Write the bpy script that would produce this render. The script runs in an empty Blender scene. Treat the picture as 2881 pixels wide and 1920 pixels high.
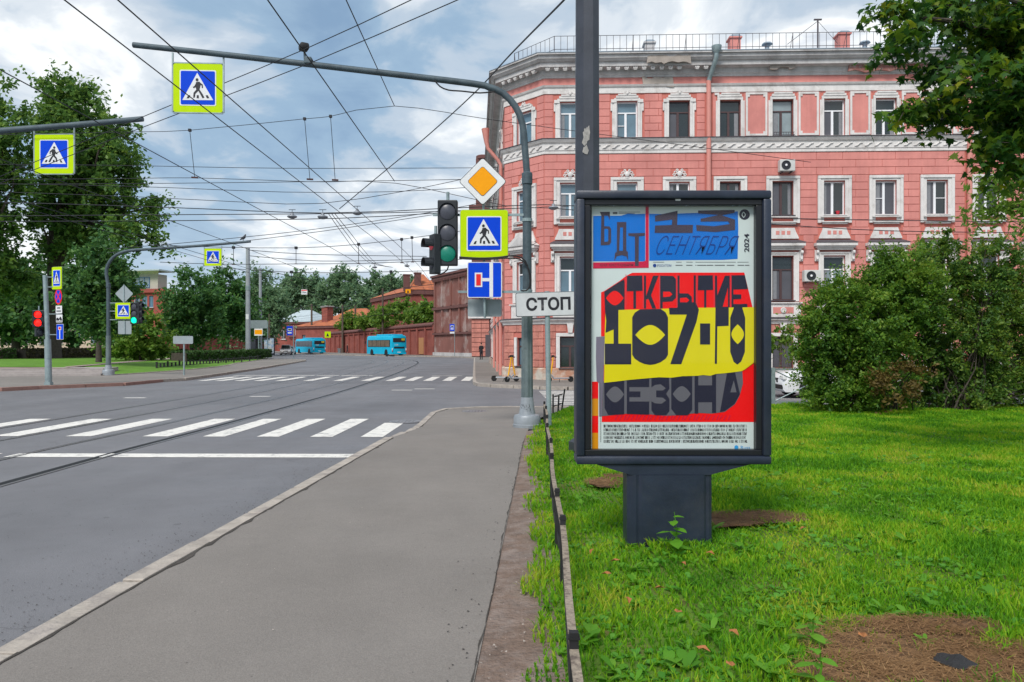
import bpy, bmesh, math, random
import numpy as np
from mathutils import Vector, Matrix
random.seed(7); RNG = np.random.default_rng(11)
SC = bpy.context.scene; COL = SC.collection
# ---------------------------------------------------------------- camera
F, CX, HZ, H = 2081.0, 1440.5, 972.0, 1.65          # focal length in photo pixels, centre column, horizon row, eye height
cam_d = bpy.data.cameras.new('camera'); cam = bpy.data.objects.new('camera', cam_d); COL.objects.link(cam)
cam_d.sensor_width = 36.0; cam_d.lens = 36.0 * F / 2881.0
cam_d.shift_y = (HZ - 960.0) / 2881.0
cam_d.clip_start = 0.05; cam_d.clip_end = 6000
cam.location = (0, 0, H); cam.rotation_euler = (math.pi / 2, 0, 0)
SC.camera = cam
# ---------------------------------------------------------------- light
SUN_EL, SUN_AZ = math.radians(48), math.radians(205)   # azimuth clockwise from +Y (the view direction)
EXPOSURE = 0.42
SC.view_settings.view_transform = 'Standard'; SC.view_settings.look = 'None'
SC.view_settings.exposure = EXPOSURE; SC.view_settings.gamma = 1.0; SC.view_settings.use_curve_mapping = False
SC.cycles.use_denoising = True
SC.cycles.max_bounces = 6; SC.cycles.transparent_max_bounces = 8
sd = bpy.data.lights.new('sun', 'SUN'); sd.energy = 2.6; sd.angle = math.radians(18); sd.color = (1.0, 0.95, 0.88)
so = bpy.data.objects.new('sun', sd); COL.objects.link(so)
sdir = Vector((math.sin(SUN_AZ) * math.cos(SUN_EL), math.cos(SUN_AZ) * math.cos(SUN_EL), math.sin(SUN_EL)))
so.rotation_euler = sdir.to_track_quat('Z', 'Y').to_euler(); so.location = (0, -20, 40)
W = bpy.data.worlds.new('World'); SC.world = W; W.use_nodes = True
def build_sky():
    nt = W.node_tree; N = nt.nodes; L = nt.links; N.clear()
    out = N.new('ShaderNodeOutputWorld'); bg = N.new('ShaderNodeBackground'); bg.inputs[1].default_value = 0.1
    L.new(bg.outputs[0], out.inputs[0])
    sky = N.new('ShaderNodeTexSky'); sky.sky_type = 'NISHITA'; sky.sun_disc = False
    sky.sun_elevation = SUN_EL; sky.sun_rotation = SUN_AZ; sky.air_density = 1.0; sky.dust_density = 1.5
    tc = N.new('ShaderNodeTexCoord'); sep = N.new('ShaderNodeSeparateXYZ'); L.new(tc.outputs['Generated'], sep.inputs[0])
    def M(op, a, b=None, c=None):
        n = N.new('ShaderNodeMath'); n.operation = op
        for i, v in enumerate((a, b, c)):
            if v is None: continue
            if isinstance(v, (int, float)): n.inputs[i].default_value = v
            else: L.new(v, n.inputs[i])
        return n.outputs[0]
    zz = M('ADD', M('MAXIMUM', sep.outputs[2], 0.0), 0.16)
    cmb = N.new('ShaderNodeCombineXYZ')
    L.new(M('DIVIDE', sep.outputs[0], zz), cmb.inputs[0]); L.new(M('DIVIDE', sep.outputs[1], zz), cmb.inputs[1])
    def noise(scale, detail, rough, dist, off):
        mp = N.new('ShaderNodeMapping'); mp.inputs['Location'].default_value = off; mp.inputs['Scale'].default_value = (1.0, 0.85, 1)
        L.new(cmb.outputs[0], mp.inputs[0])
        n = N.new('ShaderNodeTexNoise'); n.inputs['Scale'].default_value = scale; n.inputs['Detail'].default_value = detail
        n.inputs['Roughness'].default_value = rough; n.inputs['Distortion'].default_value = dist
        L.new(mp.outputs[0], n.inputs['Vector']); return n.outputs[0]
    def ramp(val, stops):
        r = N.new('ShaderNodeValToRGB'); r.color_ramp.interpolation = 'EASE'
        while len(r.color_ramp.elements) < len(stops): r.color_ramp.elements.new(0.5)
        for e, (p, c) in zip(r.color_ramp.elements, stops): e.position = p; e.color = (*c, 1)
        L.new(val, r.inputs[0]); return r.outputs[0]
    def mix(f, a, b):
        m = N.new('ShaderNodeMix'); m.data_type = 'RGBA'
        if isinstance(f, (int, float)): m.inputs[0].default_value = f
        else: L.new(f, m.inputs[0])
        L.new(a, m.inputs[6]) if not isinstance(a, tuple) else setattr(m.inputs[6], 'default_value', (*a, 1))
        L.new(b, m.inputs[7]) if not isinstance(b, tuple) else setattr(m.inputs[7], 'default_value', (*b, 1))
        return m.outputs[2]
    big = noise(0.95, 7, 0.50, 0.25, (8.2, 3.9, 0)); fine = noise(2.6, 8, 0.55, 0.4, (4.4, 6.1, 2))
    thick = M('ADD', M('ADD', M('MULTIPLY', big, 0.92), M('MULTIPLY', fine, 0.66)), -0.29)
    # cloud layer: bright thin edges, blue-grey bellies
    cloud = ramp(thick, [(0.30, (2.0, 3.1, 4.5)), (0.41, (2.7, 3.9, 5.2)), (0.48, (4.1, 4.9, 5.8)), (0.54, (5.9, 6.4, 6.9)), (0.61, (8.2, 8.4, 8.5)), (0.70, (5.0, 5.5, 6.2))])
    cover = ramp(thick, [(0.36, (0.80,) * 3), (0.46, (0.95,) * 3)])
    c = mix(cover, sky.outputs[0], cloud)
    # bright veil towards the horizon
    hz = M('POWER', M('SUBTRACT', 1.0, M('MINIMUM', M('MULTIPLY', M('MAXIMUM', sep.outputs[2], 0.0), 3.2), 1.0)), 2.2)
    c = mix(M('MULTIPLY', hz, 0.50), c, (6.2, 6.9, 7.6))
    L.new(c, bg.inputs[0])
build_sky()
# ---------------------------------------------------------------- helpers
def G(u, v, z=0.0):
    Y = F * (H - z) / (v - HZ); return Vector(((u - CX) / F * Y, Y, z))
def P(u, v, Y): return Vector(((u - CX) / F * Y, Y, H + (HZ - v) / F * Y))
def tag(o, label=None, cat=None, group=None, kind=None):
    for k, v in (('label', label), ('category', cat), ('group', group), ('kind', kind)):
        if v: o[k] = v
    return o
def empty(name, loc=(0, 0, 0), rz=0.0, parent=None):
    o = bpy.data.objects.new(name, None); COL.objects.link(o); o.location = loc; o.rotation_euler = (0, 0, rz)
    o.empty_display_size = 0.1
    if parent: o.parent = parent
    return o
def link(name, me, parent=None, loc=None, rot=None, scale=None):
    o = bpy.data.objects.new(name, me); COL.objects.link(o)
    if parent: o.parent = parent
    if loc is not None: o.location = loc
    if rot is not None: o.rotation_euler = rot if hasattr(rot, '__len__') else (0, 0, rot)
    if scale is not None: o.scale = scale
    return o
def copy_tree(o, parent=None):
    c = o.copy(); COL.objects.link(c); c.parent = parent
    for ch in list(o.children): copy_tree(ch, c)
    return c
class MB:
    def __init__(s): s.v = []; s.f = []; s.m = []; s.cur = 0
    def add(s, vs, fs):
        n = len(s.v); s.v += [tuple(p) for p in vs]; s.f += [tuple(i + n for i in f) for f in fs]; s.m += [s.cur] * len(fs); return s
    def box(s, c, d, rz=0.0, bev=0.0):
        cx, cy, cz = c; hx, hy, hz = d[0] / 2, d[1] / 2, d[2] / 2
        def put(pts):
            if rz: ca, sa = math.cos(rz), math.sin(rz); pts = [(x * ca - y * sa, x * sa + y * ca, z) for x, y, z in pts]
            return [(x + cx, y + cy, z + cz) for x, y, z in pts]
        if bev <= 0:
            pts = [(-hx, -hy, -hz), (hx, -hy, -hz), (hx, hy, -hz), (-hx, hy, -hz), (-hx, -hy, hz), (hx, -hy, hz), (hx, hy, hz), (-hx, hy, hz)]
            return s.add(put(pts), [(0, 3, 2, 1), (4, 5, 6, 7), (0, 1, 5, 4), (1, 2, 6, 5), (2, 3, 7, 6), (3, 0, 4, 7)])
        b = min(bev, hx * .9, hy * .9, hz * .9)
        bm = bmesh.new(); bmesh.ops.create_cube(bm, size=1, matrix=Matrix.Diagonal((hx * 2, hy * 2, hz * 2, 1)))
        bmesh.ops.bevel(bm, geom=bm.edges[:], offset=b, segments=2, affect='EDGES', profile=.5)
        bm.verts.index_update(); s.add(put([tuple(v.co) for v in bm.verts]), [[v.index for v in f.verts] for f in bm.faces]); bm.free(); return s
    def box2(s, a, b): return s.box([(a[i] + b[i]) / 2 for i in range(3)], [abs(b[i] - a[i]) for i in range(3)])
    def prism(s, poly, vec):
        """poly: list of 3D points, extruded along vec"""
        n = len(poly); vs = [tuple(p) for p in poly] + [tuple(Vector(p) + Vector(vec)) for p in poly]
        fs = [tuple(range(n)), tuple(range(2 * n - 1, n - 1, -1))] + [(i, i + n, (i + 1) % n + n, (i + 1) % n) for i in range(n)]
        return s.add(vs, fs)
    def poly(s, pts): return s.add(pts, [tuple(range(len(pts)))])
    def tube(s, pts, r, n=8, cap=True):
        pts = [Vector(p) for p in pts]; k = len(pts)
        rr = r if hasattr(r, '__len__') else [r] * k
        vs = []; prev = None
        for i, p in enumerate(pts):
            t = (pts[min(i + 1, k - 1)] - pts[max(i - 1, 0)]).normalized()
            if prev is None:
                a = Vector((0, 0, 1)) if abs(t.z) < .9 else Vector((1, 0, 0)); x = t.cross(a).normalized()
            else:
                x = (prev - t * prev.dot(t)); x = x.normalized() if x.length > 1e-6 else t.orthogonal().normalized()
            prev = x; y = t.cross(x)
            for j in range(n):
                a = 2 * math.pi * j / n; vs.append(p + (x * math.cos(a) + y * math.sin(a)) * rr[i])
        fs = [(i * n + j, i * n + (j + 1) % n, (i + 1) * n + (j + 1) % n, (i + 1) * n + j) for i in range(k - 1) for j in range(n)]
        if cap: fs += [tuple(range(n - 1, -1, -1)), tuple((k - 1) * n + j for j in range(n))]
        return s.add(vs, fs)
    def lathe(s, prof, c=(0, 0, 0), n=20, axis='Z'):
        vs = []
        for r, z in prof:
            for j in range(n):
                a = 2 * math.pi * j / n; x, y = r * math.cos(a), r * math.sin(a)
                p = (x, y, z) if axis == 'Z' else ((x, z, y) if axis == 'Y' else (z, x, y))
                vs.append((p[0] + c[0], p[1] + c[1], p[2] + c[2]))
        k = len(prof)
        fs = [(i * n + j, i * n + (j + 1) % n, (i + 1) * n + (j + 1) % n, (i + 1) * n + j) for i in range(k - 1) for j in range(n)]
        fs += [tuple(range(n - 1, -1, -1)), tuple((k - 1) * n + j for j in range(n))]
        return s.add(vs, fs)
    def mesh(s, name, mats, smooth=False):
        me = bpy.data.meshes.new(name); me.from_pydata(s.v, [], s.f)
        for m in (mats if isinstance(mats, (list, tuple)) else [mats]): me.materials.append(m)
        if any(s.m): me.polygons.foreach_set('material_index', s.m)
        bm = bmesh.new(); bm.from_mesh(me); bmesh.ops.recalc_face_normals(bm, faces=bm.faces[:]); bm.to_mesh(me); bm.free()
        if smooth:
            me.polygons.foreach_set('use_smooth', [True] * len(me.polygons))
            me.set_sharp_from_angle(angle=math.radians(40))
        me.update(); return me
    def build(s, name, mats, parent=None, loc=None, rot=None, smooth=False):
        return link(name, s.mesh(name, mats, smooth), parent, loc, rot)
def fast_mesh(name, V, Fc, mats, smooth=False, mi=None):
    me = bpy.data.meshes.new(name); V = np.asarray(V, np.float32); Fc = np.asarray(Fc, np.int32); n = Fc.shape[1]
    me.vertices.add(len(V)); me.vertices.foreach_set('co', V.ravel())
    me.loops.add(Fc.size); me.loops.foreach_set('vertex_index', Fc.ravel())
    me.polygons.add(len(Fc)); me.polygons.foreach_set('loop_start', np.arange(0, Fc.size, n, dtype=np.int32))
    if smooth: me.polygons.foreach_set('use_smooth', np.ones(len(Fc), bool))
    for m in (mats if isinstance(mats, (list, tuple)) else [mats]): me.materials.append(m)
    if mi is not None: me.polygons.foreach_set('material_index', np.asarray(mi, np.int32))
    me.update(calc_edges=True); me.validate(); return me
def arc(cx, cy, r, a0, a1, n):
    return [(cx + r * math.cos(math.radians(a0 + (a1 - a0) * i / n)), cy + r * math.sin(math.radians(a0 + (a1 - a0) * i / n))) for i in range(n + 1)]
def rrect(w, h, r, n=4):
    pts = []
    for sx, sy, a in ((1, 1, 0), (-1, 1, 90), (-1, -1, 180), (1, -1, 270)):
        pts += arc(sx * (w / 2 - r), sy * (h / 2 - r), r, a, a + 90, n)
    return pts
def text_mesh(body, mats, size=1.0, ext=0.0, bold=0.0):
    c = bpy.data.curves.new('lettering', 'FONT'); c.body = body; c.size = size; c.extrude = ext; c.offset = bold
    c.align_x = 'CENTER'; c.align_y = 'CENTER'; c.resolution_u = 3
    o = bpy.data.objects.new('lettering', c); COL.objects.link(o)
    dg = bpy.context.evaluated_depsgraph_get(); me = bpy.data.meshes.new_from_object(o.evaluated_get(dg))
    bpy.data.objects.remove(o); bpy.data.curves.remove(c)
    me.materials.clear(); me.materials.append(mats); return me
def fit_text(body, m, w, h, shear=0.0, bold=0.0):
    """lettering mesh in the x-z plane facing -y, scaled to w x h about its centre"""
    me = text_mesh(body, m, 1.0, 0.0, bold); co = np.empty(len(me.vertices) * 3, np.float32); me.vertices.foreach_get('co', co); co = co.reshape(-1, 3)
    mn, mx = co.min(0), co.max(0); c = (mn + mx) / 2; s = np.maximum(mx - mn, 1e-6)
    x = (co[:, 0] - c[0]) / s[0]; y = (co[:, 1] - c[1]) / s[1]
    ww = w - abs(shear) * h
    out = np.stack([x * ww + shear * y * h, np.zeros_like(x), y * h], 1)
    me.vertices.foreach_set('co', out.astype(np.float32).ravel()); me.update(); return me
# ---------------------------------------------------------------- materials
def srgb(r, g, b):
    f = lambda c: (c / 255 / 12.92) if c / 255 <= .04045 else ((c / 255 + .055) / 1.055) ** 2.4
    return (f(r), f(g), f(b))
MATS = {}
def mat(name, col, rough=.7, metal=0.0, var=.12, scale=3.0, bump=0.0, bscale=40.0, col2=None, c2amt=.5, coords='Object', spec=.4, coat=0.0, emit=0.0, streak=0.0):
    """principled surface whose colour wanders a little (noise), with optional second colour in patches and fine relief"""
    if name in MATS: return MATS[name]
    m = bpy.data.materials.new(name); m.use_nodes = True; nt = m.node_tree; N, L = nt.nodes, nt.links
    b = N['Principled BSDF']; b.inputs['Roughness'].default_value = rough; b.inputs['Metallic'].default_value = metal
    b.inputs['Specular IOR Level'].default_value = spec
    if coat: b.inputs['Coat Weight'].default_value = coat
    tc = N.new('ShaderNodeTexCoord'); src = tc.outputs['Object']
    if coords == 'World':
        g = N.new('ShaderNodeNewGeometry'); src = g.outputs['Position']
    n1 = N.new('ShaderNodeTexNoise'); n1.inputs['Scale'].default_value = scale; n1.inputs['Detail'].default_value = 6; n1.inputs['Roughness'].default_value = .65
    L.new(src, n1.inputs['Vector'])
    mr = N.new('ShaderNodeMapRange'); mr.inputs[1].default_value = .3; mr.inputs[2].default_value = .7; mr.inputs[3].default_value = 1 - var; mr.inputs[4].default_value = 1 + var
    L.new(n1.outputs[0], mr.inputs[0])
    hv = N.new('ShaderNodeMix'); hv.data_type = 'RGBA'; hv.blend_type = 'MULTIPLY'; hv.inputs[0].default_value = 1.0
    L.new(mr.outputs[0], hv.inputs[7])
    if col2 is not None:
        n2 = N.new('ShaderNodeTexNoise'); n2.inputs['Scale'].default_value = scale * .6; n2.inputs['Detail'].default_value = 8; n2.inputs['Roughness'].default_value = .7
        mp = N.new('ShaderNodeMapping'); mp.inputs['Location'].default_value = (5.2, 1.3, 8.8); L.new(src, mp.inputs[0]); L.new(mp.outputs[0], n2.inputs['Vector'])
        r = N.new('ShaderNodeMapRange'); r.inputs[1].default_value = 1 - c2amt - .08; r.inputs[2].default_value = 1 - c2amt + .08
        L.new(n2.outputs[0], r.inputs[0])
        mx = N.new('ShaderNodeMix'); mx.data_type = 'RGBA'; mx.inputs[6].default_value = (*col, 1); mx.inputs[7].default_value = (*col2, 1)
        L.new(r.outputs[0], mx.inputs[0]); L.new(mx.outputs[2], hv.inputs[6])
    else: hv.inputs[6].default_value = (*col, 1)
    res = hv.outputs[2]
    if streak:                                     # rain streaks and soot running down
        mp2 = N.new('ShaderNodeMapping'); mp2.inputs['Scale'].default_value = (2.4, 2.4, .16); L.new(src, mp2.inputs[0]); n4 = N.new('ShaderNodeTexNoise'); n4.inputs['Scale'].default_value = 1.0; n4.inputs['Detail'].default_value = 7; n4.inputs['Roughness'].default_value = .7; L.new(mp2.outputs[0], n4.inputs['Vector'])
        r4 = N.new('ShaderNodeMapRange'); r4.inputs[1].default_value = .38; r4.inputs[2].default_value = .62; r4.inputs[3].default_value = 1 - streak; r4.inputs[4].default_value = 1.04; L.new(n4.outputs[0], r4.inputs[0])
        hs4 = N.new('ShaderNodeMix'); hs4.data_type = 'RGBA'; hs4.blend_type = 'MULTIPLY'; hs4.inputs[0].default_value = 1.0; L.new(res, hs4.inputs[6]); L.new(r4.outputs[0], hs4.inputs[7]); res = hs4.outputs[2]
    L.new(res, b.inputs['Base Color'])
    if bump:
        n3 = N.new('ShaderNodeTexNoise'); n3.inputs['Scale'].default_value = bscale; n3.inputs['Detail'].default_value = 4; L.new(src, n3.inputs['Vector'])
        bp = N.new('ShaderNodeBump'); bp.inputs['Strength'].default_value = bump; bp.inputs['Distance'].default_value = .02
        L.new(n3.outputs[0], bp.inputs['Height']); L.new(bp.outputs[0], b.inputs['Normal'])
    if emit:
        b.inputs['Emission Color'].default_value = (*col, 1); b.inputs['Emission Strength'].default_value = emit
    MATS[name] = m; return m
def asphalt(name, col, grain=.16, lane=0.0, cracks=.5, rough=.75):
    """aged asphalt: stone grain, patches, dark spots, pale grit, fine cracks, wheel-polished lanes"""
    m = bpy.data.materials.new(name); m.use_nodes = True; nt = m.node_tree; N, L = nt.nodes, nt.links; b = N['Principled BSDF']; g = N.new('ShaderNodeNewGeometry'); pos = g.outputs['Position']
    b.inputs['Specular IOR Level'].default_value = .35
    def noise(scale, detail=5, rough_=.6, sc=None, off=(0, 0, 0)):
        v = pos
        if sc: mp = N.new('ShaderNodeMapping'); mp.inputs['Scale'].default_value = sc; mp.inputs['Location'].default_value = off; L.new(pos, mp.inputs[0]); v = mp.outputs[0]
        n = N.new('ShaderNodeTexNoise'); n.inputs['Scale'].default_value = scale; n.inputs['Detail'].default_value = detail; n.inputs['Roughness'].default_value = rough_; L.new(v, n.inputs['Vector']); return n.outputs[0]
    def rng(v, a, b_, c, d): r = N.new('ShaderNodeMapRange'); r.inputs[1].default_value = a; r.inputs[2].default_value = b_; r.inputs[3].default_value = c; r.inputs[4].default_value = d; L.new(v, r.inputs[0]); return r.outputs[0]
    def mul(a, c): x = N.new('ShaderNodeMath'); x.operation = 'MULTIPLY'; L.new(a, x.inputs[0]); L.new(c, x.inputs[1]); return x.outputs[0]
    def voro(scale, feat='F1', v=None):
        n = N.new('ShaderNodeTexVoronoi'); n.feature = feat; n.inputs['Scale'].default_value = scale; L.new(v or pos, n.inputs['Vector']); return n.outputs['Distance']
    f = rng(noise(.22, 6), .35, .65, .90, 1.10); f = mul(f, rng(noise(1.7, 7, .7), .3, .7, .93, 1.07)); f = mul(f, rng(noise(95, 3), .3, .7, 1 - grain, 1 + grain))
    f = mul(f, rng(voro(7.0), .035, .06, .62, 1.0)); f = mul(f, rng(voro(2.3), .012, .02, 1.7, 1.0)); f = mul(f, rng(voro(1.1), .03, .045, .72, 1.0))
    if lane: f = mul(f, rng(noise(1.0, 4, .5, (.75, .035, 1)), .35, .65, 1 - lane, 1 + lane))
    if cracks:
        nv = N.new('ShaderNodeTexNoise'); nv.inputs['Scale'].default_value = 1.4; nv.inputs['Detail'].default_value = 6; L.new(pos, nv.inputs['Vector']); ad = N.new('ShaderNodeVectorMath'); ad.operation = 'MULTIPLY_ADD'; ad.inputs[1].default_value = (1.1, 1.1, 0); L.new(nv.outputs[1], ad.inputs[0]); L.new(pos, ad.inputs[2])
        cr = rng(voro(.33, 'DISTANCE_TO_EDGE', ad.outputs[0]), .0015, .006, 0.0, 1.0); mk = rng(noise(.5, 3, .5, (1, 1, 1), (9, 4, 0)), .52, .60, 0.0, 1.0)
        x = N.new('ShaderNodeMath'); x.operation = 'SUBTRACT'; x.inputs[0].default_value = 1.0; L.new(cr, x.inputs[1]); y = mul(x.outputs[0], mk); f = mul(f, rng(y, 0, 1, 1.0, 1 - cracks))
    mx = N.new('ShaderNodeMix'); mx.data_type = 'RGBA'; mx.blend_type = 'MULTIPLY'; mx.inputs[0].default_value = 1; mx.inputs[6].default_value = (*col, 1); L.new(f, mx.inputs[7]); L.new(mx.outputs[2], b.inputs['Base Color'])
    L.new(rng(noise(.6, 5), .3, .7, rough - .14, rough + .12), b.inputs['Roughness'])
    bp = N.new('ShaderNodeBump'); bp.inputs['Strength'].default_value = .45; bp.inputs['Distance'].default_value = .012; L.new(noise(120, 3), bp.inputs['Height']); L.new(bp.outputs[0], b.inputs['Normal']); MATS[name] = m; return m
def leaf_mat(name, cols, trans=.35, rough=.55, nscale=.9, namp=1.0):
    """foliage: every leaf takes its own tone; a share of the light passes through"""
    m = bpy.data.materials.new(name); m.use_nodes = True; nt = m.node_tree; N, L = nt.nodes, nt.links
    b = N['Principled BSDF']; b.inputs['Roughness'].default_value = rough; b.inputs['Specular IOR Level'].default_value = .3
    g = N.new('ShaderNodeNewGeometry'); r = N.new('ShaderNodeValToRGB')
    while len(r.color_ramp.elements) < len(cols): r.color_ramp.elements.new(.5)
    for i, (e, c) in enumerate(zip(r.color_ramp.elements, cols)): e.position = i / (len(cols) - 1); e.color = (*c, 1)
    n1 = N.new('ShaderNodeTexNoise'); n1.inputs['Scale'].default_value = nscale; n1.inputs['Detail'].default_value = 4; L.new(g.outputs['Position'], n1.inputs['Vector'])
    ad = N.new('ShaderNodeMath'); ad.operation = 'MULTIPLY_ADD'; ad.inputs[1].default_value = .6; L.new(g.outputs['Random Per Island'], ad.inputs[0])
    m2 = N.new('ShaderNodeMath'); m2.operation = 'MULTIPLY_ADD'; m2.inputs[1].default_value = namp; m2.inputs[2].default_value = .2 - .5 * namp; L.new(n1.outputs[0], m2.inputs[0])
    L.new(m2.outputs[0], ad.inputs[2]); L.new(ad.outputs[0], r.inputs[0]); L.new(r.outputs[0], b.inputs['Base Color'])
    t = N.new('ShaderNodeBsdfTranslucent'); hs = N.new('ShaderNodeHueSaturation'); hs.inputs['Value'].default_value = 1.5; hs.inputs['Hue'].default_value = .485
    L.new(r.outputs[0], hs.inputs['Color']); L.new(hs.outputs[0], t.inputs[0])
    ms = N.new('ShaderNodeMixShader'); ms.inputs[0].default_value = trans; L.new(b.outputs[0], ms.inputs[1]); L.new(t.outputs[0], ms.inputs[2])
    L.new(ms.outputs[0], N['Material Output'].inputs[0]); MATS[name] = m; return m
def glass_mat(name, col, rough=.08, spec=.8):
    m = mat(name, col, rough, 0, .25, .9, spec=spec); return m
M_road = asphalt('road_asphalt', (.150, .149, .160), .16, .07, .22, .66)
M_walk = asphalt('footway_asphalt', (.196, .178, .163), .13, 0, 0, .85)
M_kerb = mat('granite_kerb', (.36, .32, .28), .85, 0, .22, 5, .6, 30, col2=(.26, .23, .21), c2amt=.45, coords='World')
M_kerb_red = mat('red_granite_kerb', (.27, .155, .13), .85, 0, .2, 4, .4, 30, coords='World')
M_paint = mat('road_paint', (.68, .66, .62), .75, 0, .12, 9, .3, 60, col2=(.30, .30, .30), c2amt=.40, coords='World')
M_rail = mat('rail_steel', (.26, .25, .26), .35, .6, .2, 4, coords='World')
M_soil = mat('soil', (.215, .170, .148), .95, 0, .25, 7, 1.0, 45, col2=(.165, .115, .09), c2amt=.5, coords='World')
M_straw = mat('dry_soil', (.22, .125, .065), .95, 0, .35, 9, 1.0, 60, col2=(.13, .075, .04), c2amt=.52, coords='World')
M_turf = mat('turf', (.085, .165, .014), .95, 0, .35, 5, .8, 50, col2=(.12, .10, .03), c2amt=.40, coords='World')
M_turf_far = mat('far_turf', (.095, .215, .014), .95, 0, .25, 1.2, .6, 30, coords='World')
M_paving = mat('terrace_paving', (.30, .235, .21), .85, 0, .12, 1.0, .3, 40, coords='World')
M_stone_step = mat('stone_step', (.33, .30, .29), .8, 0, .15, 3, .3, 40, coords='World')
M_galv = mat('galvanised_steel', (.27, .345, .36), .5, .35, .16, 6, .1, 60, col2=(.20, .26, .28), c2amt=.42)
M_mast = mat('mast_paint_backlit', (.066, .096, .115), .6, .1, .2, 5, .15, 40, col2=(.045, .068, .085), c2amt=.45)  # backlit shade of the arm is put into this darker colour
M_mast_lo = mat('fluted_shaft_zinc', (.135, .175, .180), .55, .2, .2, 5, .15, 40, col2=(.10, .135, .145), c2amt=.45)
M_navy = mat('ad_frame_paint', (.018, .026, .046), .42, .1, .25, 4, .06, 60, col2=(.028, .034, .050), c2amt=.45)
M_pole_dk = mat('lamp_column_paint', (.044, .050, .066), .5, .1, .2, 3, .1, 40)
M_black = mat('black_rubber', (.012, .012, .014), .6, 0, .2, 8)
M_fluo = mat('fluorescent_sheet', (.46, .66, .002), .6, 0, .05, 5, spec=.1)
M_blue = mat('sign_blue', (.002, .055, .60), .55, 0, .05, 6, spec=.1)
M_white = mat('sign_white', (.68, .70, .72), .5, 0, .06, 5)
M_signblack = mat('sign_black', (.012, .013, .018), .5, 0, .1, 5)
M_red = mat('sign_red', (.72, .012, .010), .45, 0, .05, 5)
M_amber = mat('sign_amber', (.83, .33, .004), .5, 0, .05, 5, spec=.15)
M_signback = mat('sign_back', (.30, .35, .37), .5, .3, .1, 4)
M_wire = mat('wire', (.022, .024, .03), .6, .3, .1, 5)
M_bark = mat('bark', (.060, .050, .042), .95, 0, .35, 6, 1.0, 25)
# ================================================================ ground, roads, kerbs, markings
UNIT = MB().box((0, 0, 0), (1, 1, 1)).mesh
def unit_mesh(name, m, bev=0.0):
    return MB().box((0, 0, 0), (1, 1, 1), 0, bev).mesh(name, m)
def sheet(name, pts, m, z=None, kind='structure', parent=None):
    vs = [(p[0], p[1], (z if z is not None else p[2])) for p in pts]
    bm = bmesh.new(); f = bm.faces.new([bm.verts.new(v) for v in vs]); bmesh.ops.triangulate(bm, faces=[f])
    bmesh.ops.recalc_face_normals(bm, faces=bm.faces[:])
    if sum(f.normal.z for f in bm.faces) < 0: bmesh.ops.reverse_faces(bm, faces=bm.faces[:])
    me = bpy.data.meshes.new(name); bm.to_mesh(me); bm.free(); me.materials.append(m)
    o = link(name, me, parent)
    if not parent: o['kind'] = kind
    return o
def strip(name, rows, m, parent=None):
    mb = MB(); vs = [p for r in rows for p in r]
    mb.add(vs, [(2 * i, 2 * i + 1, 2 * i + 3, 2 * i + 2) for i in range(len(rows) - 1)])
    o = mb.build(name, m, parent)
    if o.data.polygons[0].normal.z < 0: o.data.flip_normals()
    if not parent: o['kind'] = 'structure'
    return o
def catmull(pts, step=.6):
    pts = [Vector(p) for p in pts]; out = []
    for i in range(len(pts) - 1):
        p0, p1, p2, p3 = pts[max(i - 1, 0)], pts[i], pts[i + 1], pts[min(i + 2, len(pts) - 1)]
        n = max(2, int((p2 - p1).length / step))
        for k in range(n):
            t = k / n
            out.append(.5 * ((2 * p1) + (p2 - p0) * t + (2 * p0 - 5 * p1 + 4 * p2 - p3) * t * t + (3 * p1 - p0 - 3 * p2 + p3) * t ** 3))
    return out + [pts[-1]]
sheet('road', [(-700, -60), (700, -60), (700, 1600), (-700, 1600)], M_road, 0.0)
kx = lambda y: -2.59 + (y - 3.74) * .056           # kerb line of the near footway
ex = lambda y: -.17 + (y - 3.43) * .043            # its far edge towards the lawn
rows = [((kx(y) + .13, y, .12), (ex(y), y, .12)) for y in (-4, 0, 4, 8, 12.3)]
rows += [((-1.80, 14.85, .02), (.36, 14.3, .11)), ((-1.82, 16.1, .02), (.6, 15.8, .10)), ((-1.83, 18, .02), (.9, 17, .08)),
         ((-1.56, 19.03, .02), (1.2, 18, .07)), ((-.8, 19.38, .02), (1.6, 18.5, .06)), ((.3, 19.58, .02), (2.5, 18.7, .06)), ((32, 19.8, .02), (32, 18.7, .06))]
strip('footway', rows, M_walk)
# kerb stones, one by one
kerb_me = unit_mesh('kerb_stone', M_kerb, .03); kerb_red_me = unit_mesh('kerb_stone', M_kerb_red, .03)
def kerb_run(name, path, length, w, ztop, zbot, me, gap=.012, jit=.006, red=None, side=1):
    root = empty(name); root['kind'] = 'structure'
    path = [Vector((p[0], p[1], p[2] if len(p) > 2 else ztop)) for p in path]
    d = [0.0]
    for a, b in zip(path, path[1:]): d.append(d[-1] + (b - a).length)
    def at(s):
        for i in range(len(path) - 1):
            if s <= d[i + 1] or i == len(path) - 2:
                t = (s - d[i]) / max(d[i + 1] - d[i], 1e-6); return path[i].lerp(path[i + 1], t)
    s = 0.0; k = 0
    while s < d[-1] - .15:
        l = min(length * random.uniform(.85, 1.12), d[-1] - s)
        a, b = at(s), at(s + l); m = (a + b) / 2; dx, dy = b.x - a.x, b.y - a.y; ang = math.atan2(dy, dx)
        nx, ny = -math.sin(ang) * side, math.cos(ang) * side; zt = m.z + random.uniform(-jit, jit)
        link('kerb_stone', (red if red and red[0] <= k < red[1] else None) and kerb_red_me or me, root,
             (m.x - nx * w / 2, m.y - ny * w / 2, (zt + zbot) / 2), (0, 0, ang + random.uniform(-.006, .006)), ((Vector((dx, dy, 0)).length - gap), w, zt - zbot))
        s += l; k += 1
    return root
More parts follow.
